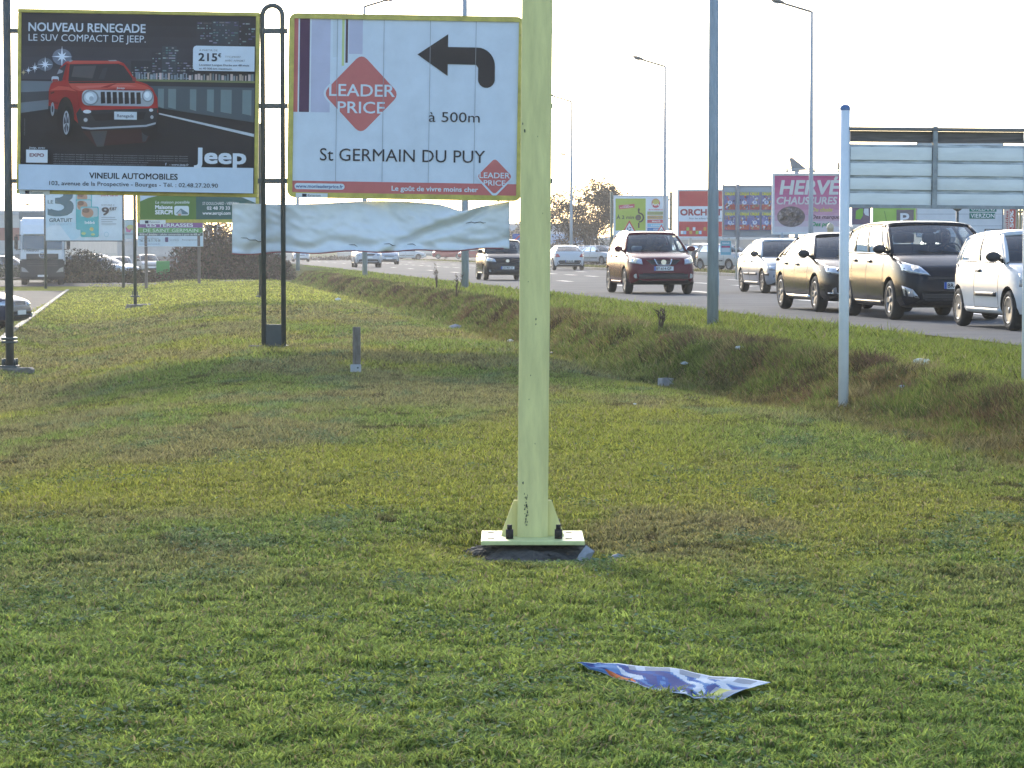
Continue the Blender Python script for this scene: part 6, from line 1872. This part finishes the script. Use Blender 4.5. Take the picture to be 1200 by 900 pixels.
# ------------------------------------------------------------------ street lamps
M_LAMPGREY = mat("lamp_head_grey", (0.09, 0.09, 0.092), 0.5, var=.1)
def street_lamp(x, y, z, h, arm, label, r0=0.085, r1=0.045, group=None):
    r = empty("street_lamp", (x, y, z), 0, label, "street lamp", group)
    bm = bmesh.new(); tube(bm, [(0, 0, 0), (0, 0, h * .25), (0, 0, h)], [r0, r0 * .9, r1], 12); obj("pole", bm, M_GALV, r)
    sg = 1 if arm > 0 else -1; L = abs(arm)
    bm = bmesh.new(); tube(bm, [(0, 0, h - .1), (0, 0, h - .02), (sg * .06, 0, h + .02), (sg * L, 0, h + L * .30)], [r1, r1, r1 * .95, r1 * .9], 8); obj("arm", bm, M_LAMPGREY, r)
    bm = bmesh.new()
    v = bmesh.ops.create_uvsphere(bm, u_segments=14, v_segments=9, radius=1)["verts"]
    for q in v:
        c = q.co; q.co = Vector((c.x * .40, c.y * .17 * (1.1 - .35 * c.x * sg), c.z * (.12 if c.z > 0 else .08)))
    bmesh.ops.rotate(bm, verts=bm.verts, cent=(0, 0, 0), matrix=Matrix.Rotation(-sg * R(17), 3, 'Y')); bmesh.ops.translate(bm, verts=bm.verts, vec=(sg * (L + .3), 0, h + L * .30 + .1))
    for f in bm.faces: f.smooth = True
    hd = obj("lamp_head", bm, M_LAMPGREY, r)
    bm = bmesh.new(); box(bm, -.16, .16, -.1, .1, -.10, -.05, bevel=.02); bmesh.ops.rotate(bm, verts=bm.verts, cent=(0, 0, 0), matrix=Matrix.Rotation(-sg * R(17), 3, 'Y')); bmesh.ops.translate(bm, verts=bm.verts, vec=(sg * (L + .38), 0, h + L * .30 + .1)); obj("diffuser", bm, M_LENS, hd)
    bm = bmesh.new(); box(bm, r0 * .5, r0 * 1.02, -.05, .05, .5, .9); obj("access_door", bm, M_GALV, r)
    return r
for px, D, lab, r0 in ((835.5, 43.3, "thick grey lamp post on the verge in front of the red and white billboard", .092), (545, 85, "grey lamp post on the verge behind the right half of the banner", .115),
                   (427.5, 126, "grey lamp post whose lamp shows above the white direction billboard", .12), (349, 166, "furthest grey lamp post on the near verge, just right of the looped posts", .12)):
    x = P(px, 300, D).x
    street_lamp(x, D, gz(x, D), 12.35, .9, lab, r0, .055)
for px, py, D, lab in ((951.5, 14, 130, "nearest street lamp across the road, in front of the pink billboard"), (779.5, 78, 169, "street lamp across the road in front of the roundabout billboard"), (669.5, 119, 208, "street lamp across the road in front of the bare tree")):
    q = P(px, py, D); street_lamp(q.x, D, .5, q.z - .5, -1.35, lab, .125, .06)
for px, py, D, lab in ((670.5, 184, 330, "small distant lamp rising behind the bare tree, beside the nearer lamp's pole"), (848, 187, 330, "small distant lamp above the circus posters"), (43, 243, 330, "thin distant lamp left of the lorry")):
    q = P(px, py, D); street_lamp(q.x, D, .5, q.z - .5, -.8, lab, .10, .06)

# ------------------------------------------------------------------ trees and bushes
def tree(name, x, y, z, h, spread, nstem, leaves, lcol, lsize, label, cat="tree", barkc=(0.055, 0.042, 0.036), seed=1, depth=5, thick=.11, group=None):
    g = np.random.default_rng(seed)
    r = empty(name, (x, y, z), 0, label, cat, group)
    bm = bmesh.new(); ends = []
    def grow(p, d, L, rad, lev):
        n = 3
        pts, rads = [p.copy()], [rad]
        for i in range(n):
            d = (d + Vector(g.normal(0, .13, 3)) + Vector((0, 0, .05))).normalized()
            p = p + d * (L / n); pts.append(p.copy()); rads.append(rad * (1 - .4 * (i + 1) / n))
        tube(bm, pts, rads, 7 if lev < 2 else (5 if lev < 3 else 4), cap=False)
        if lev >= 2: ends.extend(pts[1:])
        if lev >= depth: return
        nb = int(g.integers(2, 4)) + (1 if lev < 2 else 0)
        for k in range(nb):
            ax = Vector(g.normal(0, 1, 3)); ax = (ax - d * ax.dot(d)).normalized()
            t = float(g.uniform(.35, .8)); nd = (d * (1 - t * .55) + ax * t * spread).normalized()
            at = pts[-1] if k < 2 else pts[int(g.integers(1, 3))]
            grow(at, nd, L * float(g.uniform(.62, .82)), rads[-1] * float(g.uniform(.6, .8)), lev + 1)
    for k in range(nstem):
        a = 6.283 * k / nstem + g.uniform(0, 1)
        o = Vector((math.cos(a), math.sin(a), 0)) * (.25 if nstem > 1 else 0)
        grow(o, Vector((math.cos(a) * .35 * (nstem > 1), math.sin(a) * .35 * (nstem > 1), 1)).normalized(), h * .28, thick, 0)
    top = max(e.z for e in ends); k_ = h / top
    for v in bm.verts: v.co *= k_
    obj("trunk", bm, mat(name + "_bark", barkc, .9, var=.4, scale=12), r)
    if leaves:
        E = np.array([tuple(e * k_) for e in ends]); n = leaves
        c = E[g.integers(0, len(E), n)] + g.normal(0, 1, (n, 3)) * h * .022
        s_ = lsize * (.5 + g.random(n))
        a = g.normal(0, 1, (n, 3)); a /= np.linalg.norm(a, axis=1)[:, None]
        b_ = np.cross(a, g.normal(0, 1, (n, 3))); b_ /= np.linalg.norm(b_, axis=1)[:, None]
        V = np.stack([c - a * s_[:, None], c + b_ * s_[:, None] * .6, c + a * s_[:, None], c - b_ * s_[:, None] * .6], 1).reshape(-1, 3)
        q = np.arange(n)[:, None] * 4 + np.array([[0, 1, 2, 3]])
        col = np.array(lcol)[g.integers(0, len(lcol), n)] * (.6 + .8 * g.random((n, 1)))
        link("crown", np_mesh("crown", V, quads=q, cols=np.repeat(col, 4, 0)), attr_mat("leaf", .8), r)
    return r
BR = [(0.045, 0.032, 0.024), (0.06, 0.04, 0.025), (0.03, 0.025, 0.02)]
q = P(699, 300, 218); tree("bare_tree", q.x, 218, .5, P(700, 208, 218).z - .5, 1.2, 5, 22000, BR, .075, "bare winter tree with several stems and a few brown leaves, left of the roundabout billboard", seed=12, thick=.13)
q = P(663, 300, 232); tree("bare_tree", q.x, 232, .5, P(663, 238, 232).z - .5, 1.1, 3, 6000, BR, .07, "smaller thin bare tree next to the yellow pole, left of the bigger bare tree", seed=7, thick=.07)
for k, (px, py, D, lab) in enumerate(((418, 231, 345, "left of the bare trees whose twigs show over the torn banner"), (470, 226, 330, "middle left bare tree whose twigs show over the torn banner"), (522, 230, 350, "middle right bare tree whose twigs show over the torn banner"), (578, 232, 340, "right of the bare trees whose twigs show over the torn banner"))):
    q = P(px, py, D); tree("bare_tree", q.x, D, 0, q.z, .8, 1, 600, BR, .09, lab, seed=30 + k, thick=.16)
for k, (px, py, D, lab) in enumerate(((605, 262, 420, "round hazy tree beside the yellow pole, in front of the blue shop"), (758, 250, 395, "narrow dark tree between the roundabout and the red billboards"))):
    q = P(px, py, D); tree("leafy_tree", q.x, D, .3, q.z, .7, 1, 2600, [(0.05, 0.06, 0.03), (0.07, 0.07, 0.035)], .22, lab, seed=50 + k, thick=.18)

def bush(x, y, z, rx, ry, h, n, pal, ls, label, seed, stems=60, name="bush", cat="bush"):
    g = np.random.default_rng(seed)
    r = empty(name, (x, y, z), 0, label, cat)
    d = g.normal(0, 1, (n, 3)); d /= np.linalg.norm(d, axis=1)[:, None]; d[:, 2] = np.abs(d[:, 2])
    rad = g.random(n) ** .45
    ang = np.arctan2(d[:, 1], d[:, 0])
    lump = .78 + .3 * fbm(ang * 1.7 + seed, d[:, 2] * 3 + seed, 3) + .16 * fbm(ang * 6 + seed, d[:, 2] * 8, 2)
    c = d * (rad * lump)[:, None] * np.array([rx, ry, h])
    s_ = ls * (.4 + g.random(n))
    a = g.normal(0, 1, (n, 3)) + np.array([0, 0, .6]); a /= np.linalg.norm(a, axis=1)[:, None]
    b_ = np.cross(a, g.normal(0, 1, (n, 3))); b_ /= np.linalg.norm(b_, axis=1)[:, None]
    V = np.stack([c - a * s_[:, None], c + b_ * s_[:, None] * .35, c + a * s_[:, None], c - b_ * s_[:, None] * .35], 1).reshape(-1, 3)
    q = np.arange(n)[:, None] * 4 + np.array([[0, 1, 2, 3]])
    col = np.array(pal)[g.integers(0, len(pal), n)] * (.55 + .9 * g.random((n, 1)))
    link("foliage", np_mesh("foliage", V, quads=q, cols=np.repeat(col, 4, 0)), attr_mat("leaf"), r)
    bm = bmesh.new()
    for k in range(stems):
        v = Vector(g.normal(0, 1, 3)); v.z = abs(v.z) + .5; v.normalize()
        e = Vector((v.x * rx, v.y * ry, v.z * h)) * float(g.uniform(.75, 1.12))
        tube(bm, [(v.x * .2, v.y * .2, -.05), e * .5 + Vector((0, 0, .1 * h)), e], [.03, .02, .006], 4, cap=False)
    obj("stem", bm, mat("twig_bark", (0.07, 0.045, 0.04), .9), r)
REDBR = [(0.15, 0.085, 0.07), (0.10, 0.07, 0.055), (0.17, 0.11, 0.075), (0.06, 0.06, 0.03)]
q = P(262, 326, 152); bush(q.x, 152, gz(q.x, 150), 3.3, 2.2, 3.3, 15000, REDBR, .11, "large reddish brown leafless bush below the green billboard", 1, 220)
q = P(318, 325, 160); bush(q.x, 160, -.1, 1.5, 1.4, 1.6, 3200, REDBR, .11, "lower brown bush right of the large reddish one, behind the looped posts", 2, 90)
q = P(98, 326, 160); bush(q.x, 160, -.3, 2.3, 1.7, 1.95, 6500, [(0.035, 0.042, 0.025), (0.05, 0.05, 0.03), (0.03, 0.03, 0.02)], .10, "dark evergreen bush right of the lorry", 3, 40)
q = P(160, 326, 150); bush(q.x, 150, -.15, 4.6, 1.2, .72, 5000, [(0.10, 0.07, 0.045), (0.12, 0.10, 0.05), (0.07, 0.06, 0.035)], .10, "low dry brown hedge along the end of the lawn", 4, 60, "hedge", "hedge")
q = P(395, 310, 300); bush(q.x, 300, 0, 5, 2, 1.0, 2500, REDBR, .16, "distant brown hedge beside the road under the left of the banner", 5, 30, "hedge", "hedge")
q = P(8, 325, 190); bush(q.x, 190, -.3, 4, 1.2, .9, 2500, [(0.06, 0.07, 0.04)], .12, "low dull hedge in front of the striped hall", 6, 20, "hedge", "hedge")
# stalks of tall dead weeds at the ditch
for k, (px, pyb, D, h, lab) in enumerate(((512, 342, 84, 1.0, "tall dead weed stalk on the bank left of the lamp post"), (534, 352, 70, .8, "tall dead weed stalk in front of the lamp post behind the banner"), (772, 416, 41, .45, "thin bare stalk on the bank between the yellow pole and the thick grey post"))):
    q = P(px, pyb, D); z = gz(q.x, D)
    r = empty("weed_stalk", (q.x, D, z), 0, lab, "weed"); g = np.random.default_rng(k)
    bm = bmesh.new()
    for j in range(5):
        e = Vector((g.normal(0, .10), g.normal(0, .1), h * g.uniform(.6, 1))); tube(bm, [(0, 0, -.03), e * .55 + Vector((.01, 0, 0)), e], [.012, .009, .003], 5)
        for m_ in range(4): b0 = e * float(g.uniform(.6, 1)); tube(bm, [b0, b0 + Vector((g.normal(0, .05), g.normal(0, .05), .05))], [.012, .003], 4)
    obj("stem", bm, mat("dead_stalk", (0.075, 0.05, 0.035), .9), r)

# ------------------------------------------------------------------ buildings in the distance
M_BGLASS = mat("shop_glass", (0.10, 0.12, 0.14), .12, spec=.8)
def hall(name, pxl, pxr, pyt, D, deep, z, label, bands, cat="building", windows=None, doors=None, rib=True):
    a, b_ = P(pxl, pyt, D), P(pxr, pyt, D)
    W, H = b_.x - a.x, a.z - z
    r = empty(name, ((a.x + b_.x) / 2, D, z), 0, label, cat)
    zz = 0
    for k, (t, c, mk) in enumerate(bands):
        bm = bmesh.new(); z1 = H * t; o = .002 * (k % 2)
        box(bm, -W / 2 + o, W / 2 - o, o, deep - o, zz, z1)
        if rib and mk:
            n = int(W / .6)
            for i in range(n): x = -W / 2 + W * (i + .5) / n; box(bm, x - .05, x + .05, -.03, o - .0005, zz + .02, z1 - .02)
        obj("wall", bm, mat("cladding_%d_%d" % (abs(int(pxl)), k), c, .6, var=.15, scale=1.5), r)
        zz = z1
    bm = bmesh.new(); box(bm, -W / 2 - .12, W / 2 + .12, -.15, deep + .1, H, H + .22); box(bm, -W / 2 + 1, W / 2 - 1, 1, deep - 1, H + .221, H + .4); obj("roof", bm, mat("roof_edge", (0.42, 0.43, 0.44), .6), r)
    for (x0, x1, z0, z1) in windows or []:
        bm = bmesh.new(); xx0, xx1 = W * (x0 - .5), W * (x1 - .5)
        box(bm, xx0, xx1, -.06, .05, H * z0, H * z1); w_ = obj("window", bm, M_BGLASS, r)
        bm = bmesh.new(); n = max(1, int((xx1 - xx0) / 1.6))
        for i in range(n + 1): x = xx0 + (xx1 - xx0) * i / n; box(bm, x - .04, x + .04, -.09, -.061, H * z0, H * z1)
        box(bm, xx0 - .05, xx1 + .05, -.095, -.055, H * z1 - .04, H * z1 + .05); obj("frame", bm, mat("window_frame_grey", (0.35, 0.36, 0.38), .5), w_)
    return r, W, H
hall("warehouse", -90, 76, 252, 228, 30, -.3, "long white hall with a dull red stripe, far left behind the lorry", [(.34, (0.38, 0.39, 0.38), False), (.56, (0.46, 0.45, 0.43), True), (.78, (0.30, 0.12, 0.10), True), (1.0, (0.50, 0.50, 0.48), True)],
     windows=[(.56, .62, .05, .33), (.64, .70, .05, .33), (.74, .80, .05, .33), (.84, .93, .05, .33)])
hall("shop", 560, 700, 265, 430, 40, .4, "low pale blue shop building behind the bare tree and yellow pole", [(.45, (0.34, 0.38, 0.44), False), (.75, (0.14, 0.28, 0.50), True), (1.0, (0.40, 0.46, 0.55), True)], windows=[(.30, .46, .05, .40), (.55, .68, .05, .40), (.80, .96, .05, .4)])
bm = bmesh.new(); q = P(690, 271, 428); 
hall("shop", 702, 1000, 281, 385, 30, .4, "long low brown and grey shop front under the billboards across the road", [(.55, (0.16, 0.14, 0.13), False), (1.0, (0.26, 0.24, 0.23), True)], windows=[(.05, .16, .08, .48), (.22, .30, .08, .48), (.36, .44, .08, .48), (.50, .62, .08, .48), (.68, .80, .08, .48), (.84, .96, .08, .48)])
hall("shop", 990, 1110, 268, 300, 25, .4, "grey flat-roofed shop behind the lime green parking sign", [(.5, (0.30, 0.29, 0.28), False), (1.0, (0.38, 0.38, 0.38), True)], windows=[(.1, .4, .06, .45), (.5, .9, .06, .45)])
hall("shop", 1110, 1330, 258, 200, 25, .4, "grey shop with ribbed cladding at the far right edge", [(.5, (0.22, 0.22, 0.22), False), (1.0, (0.33, 0.33, 0.34), True)], windows=[(.05, .3, .06, .45), (.4, .7, .06, .45)])
hall("shop", 395, 600, 291, 520, 30, .2, "faint low shop building hidden behind the torn banner", [(.5, (0.34, 0.34, 0.34), False), (1.0, (0.42, 0.42, 0.42), True)], windows=[(.1, .3, .06, .45), (.5, .8, .06, .45)])
hall("shop", 84, 330, 284, 300, 25, -.3, "long pale low building behind the parked cars at the left", [(.5, (0.36, 0.35, 0.34), False), (1.0, (0.44, 0.43, 0.42), True)], windows=[(.05, .25, .06, .45), (.4, .6, .06, .45), (.7, .9, .06, .45)])
# two pale storage tanks over the bush
for px, lab in ((244, "left of two pale hazy silos above the reddish bush"), (255, "right of two pale hazy silos above the reddish bush")):
    q = P(px, 262, 330); r = empty("silo", (q.x, 330, -.3), 0, lab, "silo"); h = q.z + .3
    bm = bmesh.new(); lathe(bm, [(.5, 0), (.5, h - .9), (.42, h - .3), (.001, h)], seg=16); obj("tank", bm, mat("silo_grey", (0.42, 0.42, 0.42), .6), r)
    bm = bmesh.new(); tube(bm, [(0, 0, h - .1), (0, 0, h + .6)], .08, 6); obj("vent", bm, M_GALV, r)

# ------------------------------------------------------------------ small things on the lawn
q = P(418, 438, 35.2); z = gz(q.x, 35.2)
r = empty("stub_post", (q.x, 35.2, z), 0, "short weathered post with a grey box at its foot, standing in the lawn", "post")
bm = bmesh.new(); box(bm, -.05, .05, -.04, .04, -.1, P(418, 383, 35.2).z - z, bevel=.006); box(bm, -.004, .004, -.046, -.041, .1, .55); obj("post", bm, mat("weathered_post", (0.20, 0.17, 0.14), .85, var=.5, scale=8, stretch=(3, 3, .7)), r)
bm = bmesh.new(); box(bm, -.075, .06, -.1, -.042, .02, .115, bevel=.006); obj("junction_box", bm, mat("box_grey", (0.36, 0.38, 0.41), .5, var=.2), r)
bm = bmesh.new(); tube(bm, [(.02, -.103, .075), (.02, -.098, .075)], .012, 8); obj("screw", bm, M_STEEL, r)
EXCL.append((q.x, 35.2, .1, .1))
q = P(780, 441, 35.3); z = gz(q.x, 35.3)
r = empty("meter_box", (q.x, 35.3, z), R(28), "small grey concrete box at the foot of the bank, right of the yellow pole", "box")
bm = bmesh.new(); box(bm, -.085, .085, -.06, .06, -.05, .105, bevel=.006); obj("box", bm, mat("box_concrete", (0.36, 0.35, 0.34), .85, var=.3, scale=10, bump=.2), r)
bm = bmesh.new(); box(bm, -.055, .055, -.04, .04, .106, .112); obj("lid", bm, mat("box_lid_dark", (0.08, 0.075, 0.07), .8), r)
rock(531, 377, 60, (.14, .1, .07), "grey stone half sunk in the lawn below the bank", (0.26, 0.27, 0.28))
def litter(px, py, D, s, label, col=(0.66, 0.68, 0.68), seed=1):
    g = np.random.default_rng(seed); q = P(px, py, D)
    bm = bmesh.new(); v = bmesh.ops.create_icosphere(bm, subdivisions=3, radius=1)["verts"]
    for w in v: w.co = Vector((w.co.x * s, w.co.y * s * .7, w.co.z * s * .45)) * (1 + .28 * float(fbm(w.co.x * 4 + seed, w.co.y * 4 + w.co.z * 5, 3) - .5) * 2 + .10 * float(g.standard_normal()))
    tag(obj("litter", bm, mat("litter_%02d%02d" % (int(col[0] * 99), int(col[2] * 99)), col, .5, var=.15), loc=(q.x, D, gz(q.x, D) + s * .30 + .03)), label, "litter")
litter(1080, 444, 29.4, .085, "crumpled white plastic bag caught in the long grass of the bank, right of the white post", (0.55, 0.60, 0.50), 2)
litter(867, 441, 34.6, .055, "scrap of whitish litter at the foot of the bank, between the thick grey post and the white post", seed=3)
litter(802, 434, 36, .045, "tiny bluish scrap of litter just right of the small concrete box", (0.5, 0.58, 0.66), 4)
litter(598, 390, 52, .06, "whitish scrap of litter on the bank just left of the yellow pole", seed=5)
litter(396, 348, 86, .09, "white scrap of litter in the ditch below the left part of the banner", seed=6)
litter(744, 494, 27.5, .018, "speck of white paper on the lawn right of the yellow pole", seed=7)
litter(1057, 484, 27.2, .03, "blue scrap of litter in the grass right of the white post's foot", (0.25, 0.4, 0.6), 8)

# beige bollard behind the queue of cars
q = P(973, 275, 118); r = empty("bollard", (q.x, 118, .5), 0, "cream pointed bollard light in front of the pink billboard", "bollard"); zt = P(973, 261, 118).z - .5
bm = bmesh.new(); lathe(bm, [(.13, 0), (.13, zt - .3), (.15, zt - .28), (.15, zt - .22)], seg=14); obj("post", bm, mat("cream_bollard", (0.50, 0.42, 0.28), .5), r)
bm = bmesh.new(); lathe(bm, [(.16, zt - .22), (.13, zt - .08), (.05, zt - .02), (.001, zt)], seg=14); obj("cap", bm, mat("cream_bollard"), r)

# ------------------------------------------------------------------ the crumpled poster on the grass
def paper():
    # four corners measured in the photo, on the ground
    def G(px, py, lift):
        D = 1.6 / ((py - 293) / F)
        for _ in range(6):
            zc = gz(P(px, py, D).x, D) + lift; D = (CAMZ - zc) * F / (py - 293) * (1 + 0)
        return P(px, py, D)
    back = [G(676, 781, .035), G(700, 777, .06), G(740, 782, .045), G(800, 791, .035), G(850, 795, .035), G(903, 799, .03)]
    front = [G(690, 786, .03), G(722, 797, .03), G(752, 806, .03), G(800, 817, .025), G(820, 821, .03), G(846, 827, .015)]
    bm = bmesh.new(); nx, ny = 80, 28
    lerpP = lambda L, t: L[min(4, int(t * 5))].lerp(L[min(4, int(t * 5)) + 1], t * 5 - min(4, int(t * 5)))
    base = (back[0] + back[5] + front[2] + front[5]) / 4; base.z = gz(base.x, base.y)
    V = []
    for j in range(ny + 1):
        for i in range(nx + 1):
            s_, t = i / nx, j / ny
            p = lerpP(front, s_).lerp(lerpP(back, s_), t)
            z = .006 * math.sin(s_ * 9 + t * 3) * (.3 + .7 * t) + .004 * math.sin(s_ * 23 - t * 6) + .014 * (float(fbm(s_ * 6, t * 3, 3)) - .5)
            if s_ > .86: z += .015 * ((s_ - .86) / .14) ** 2 * (1 - t)
            V.append(bm.verts.new(p - base + Vector((0, 0, z + .010))))
    for v in V[81 * 7::11]: EXCL.append((v.co.x + base.x, v.co.y + base.y, .035, .06))
    ink = lambda c: mat("paper_%02d_%02d_%02d" % tuple(int(x * 99) for x in c), c, 0.9, var=0.15, scale=30, spec=0.02)
    mats = [ink((0.035, 0.085, 0.26)), ink((0.36, 0.43, 0.52)), ink((0.42, 0.12, 0.05)), ink((0.05, 0.07, 0.20)), ink((0.30, 0.34, 0.12)), ink((0.20, 0.24, 0.30)), ink((0.09, 0.18, 0.36))]
    for j in range(ny):
        for i in range(nx):
            f = bm.faces.new((V[j * (nx + 1) + i], V[j * (nx + 1) + i + 1], V[(j + 1) * (nx + 1) + i + 1], V[(j + 1) * (nx + 1) + i])); f.smooth = True
            s_, t = (i + .5) / nx, (j + .5) / ny
            edge = i in (0, nx - 1) or j in (0, ny - 1)
            c = 0
            n_ = float(fbm(s_ * 9 + 3, t * 4 + s_ * 6, 2))
            if edge: c = 1
            elif .16 < s_ < .36 and t < .35: c = 2
            elif s_ > .82 and t < .45: c = 4 if t > .12 and s_ < .92 and n_ > .42 else 5
            elif t > .80 and s_ > .38: c = 5 if int(s_ * 22) % 3 else 1
            elif s_ > .30 and n_ > .49: c = 1
            elif n_ < .36: c = 3
            elif n_ > .43: c = 6
            f.material_index = c
    o = obj("crumpled_poster", bm, mats, loc=base)
    md = o.modifiers.new("thickness", 'SOLIDIFY'); md.thickness = .0015
    tag(o, "crumpled blue and white paper poster lying on the grass in the foreground", "poster")
paper()
build_grass()
# ------------------------------------------------------------------ thin sunlit winter haze
def haze():
    bm = bmesh.new(); box(bm, -420, 420, -30, 620, -1.6, 30)
    m = bpy.data.materials.new("haze_air"); m.use_nodes = True
    nt = m.node_tree; nt.nodes.remove(nt.nodes["Principled BSDF"])
    v = nt.nodes.new("ShaderNodeVolumePrincipled")
    v.inputs["Color"].default_value = (0.95, 0.97, 1.0, 1)
    v.inputs["Density"].default_value = 0.00030
    v.inputs["Anisotropy"].default_value = 0.5
    nt.links.new(v.outputs[0], nt.nodes["Material Output"].inputs["Volume"])
    tag(obj("haze", bm, m), kind="stuff")
haze()
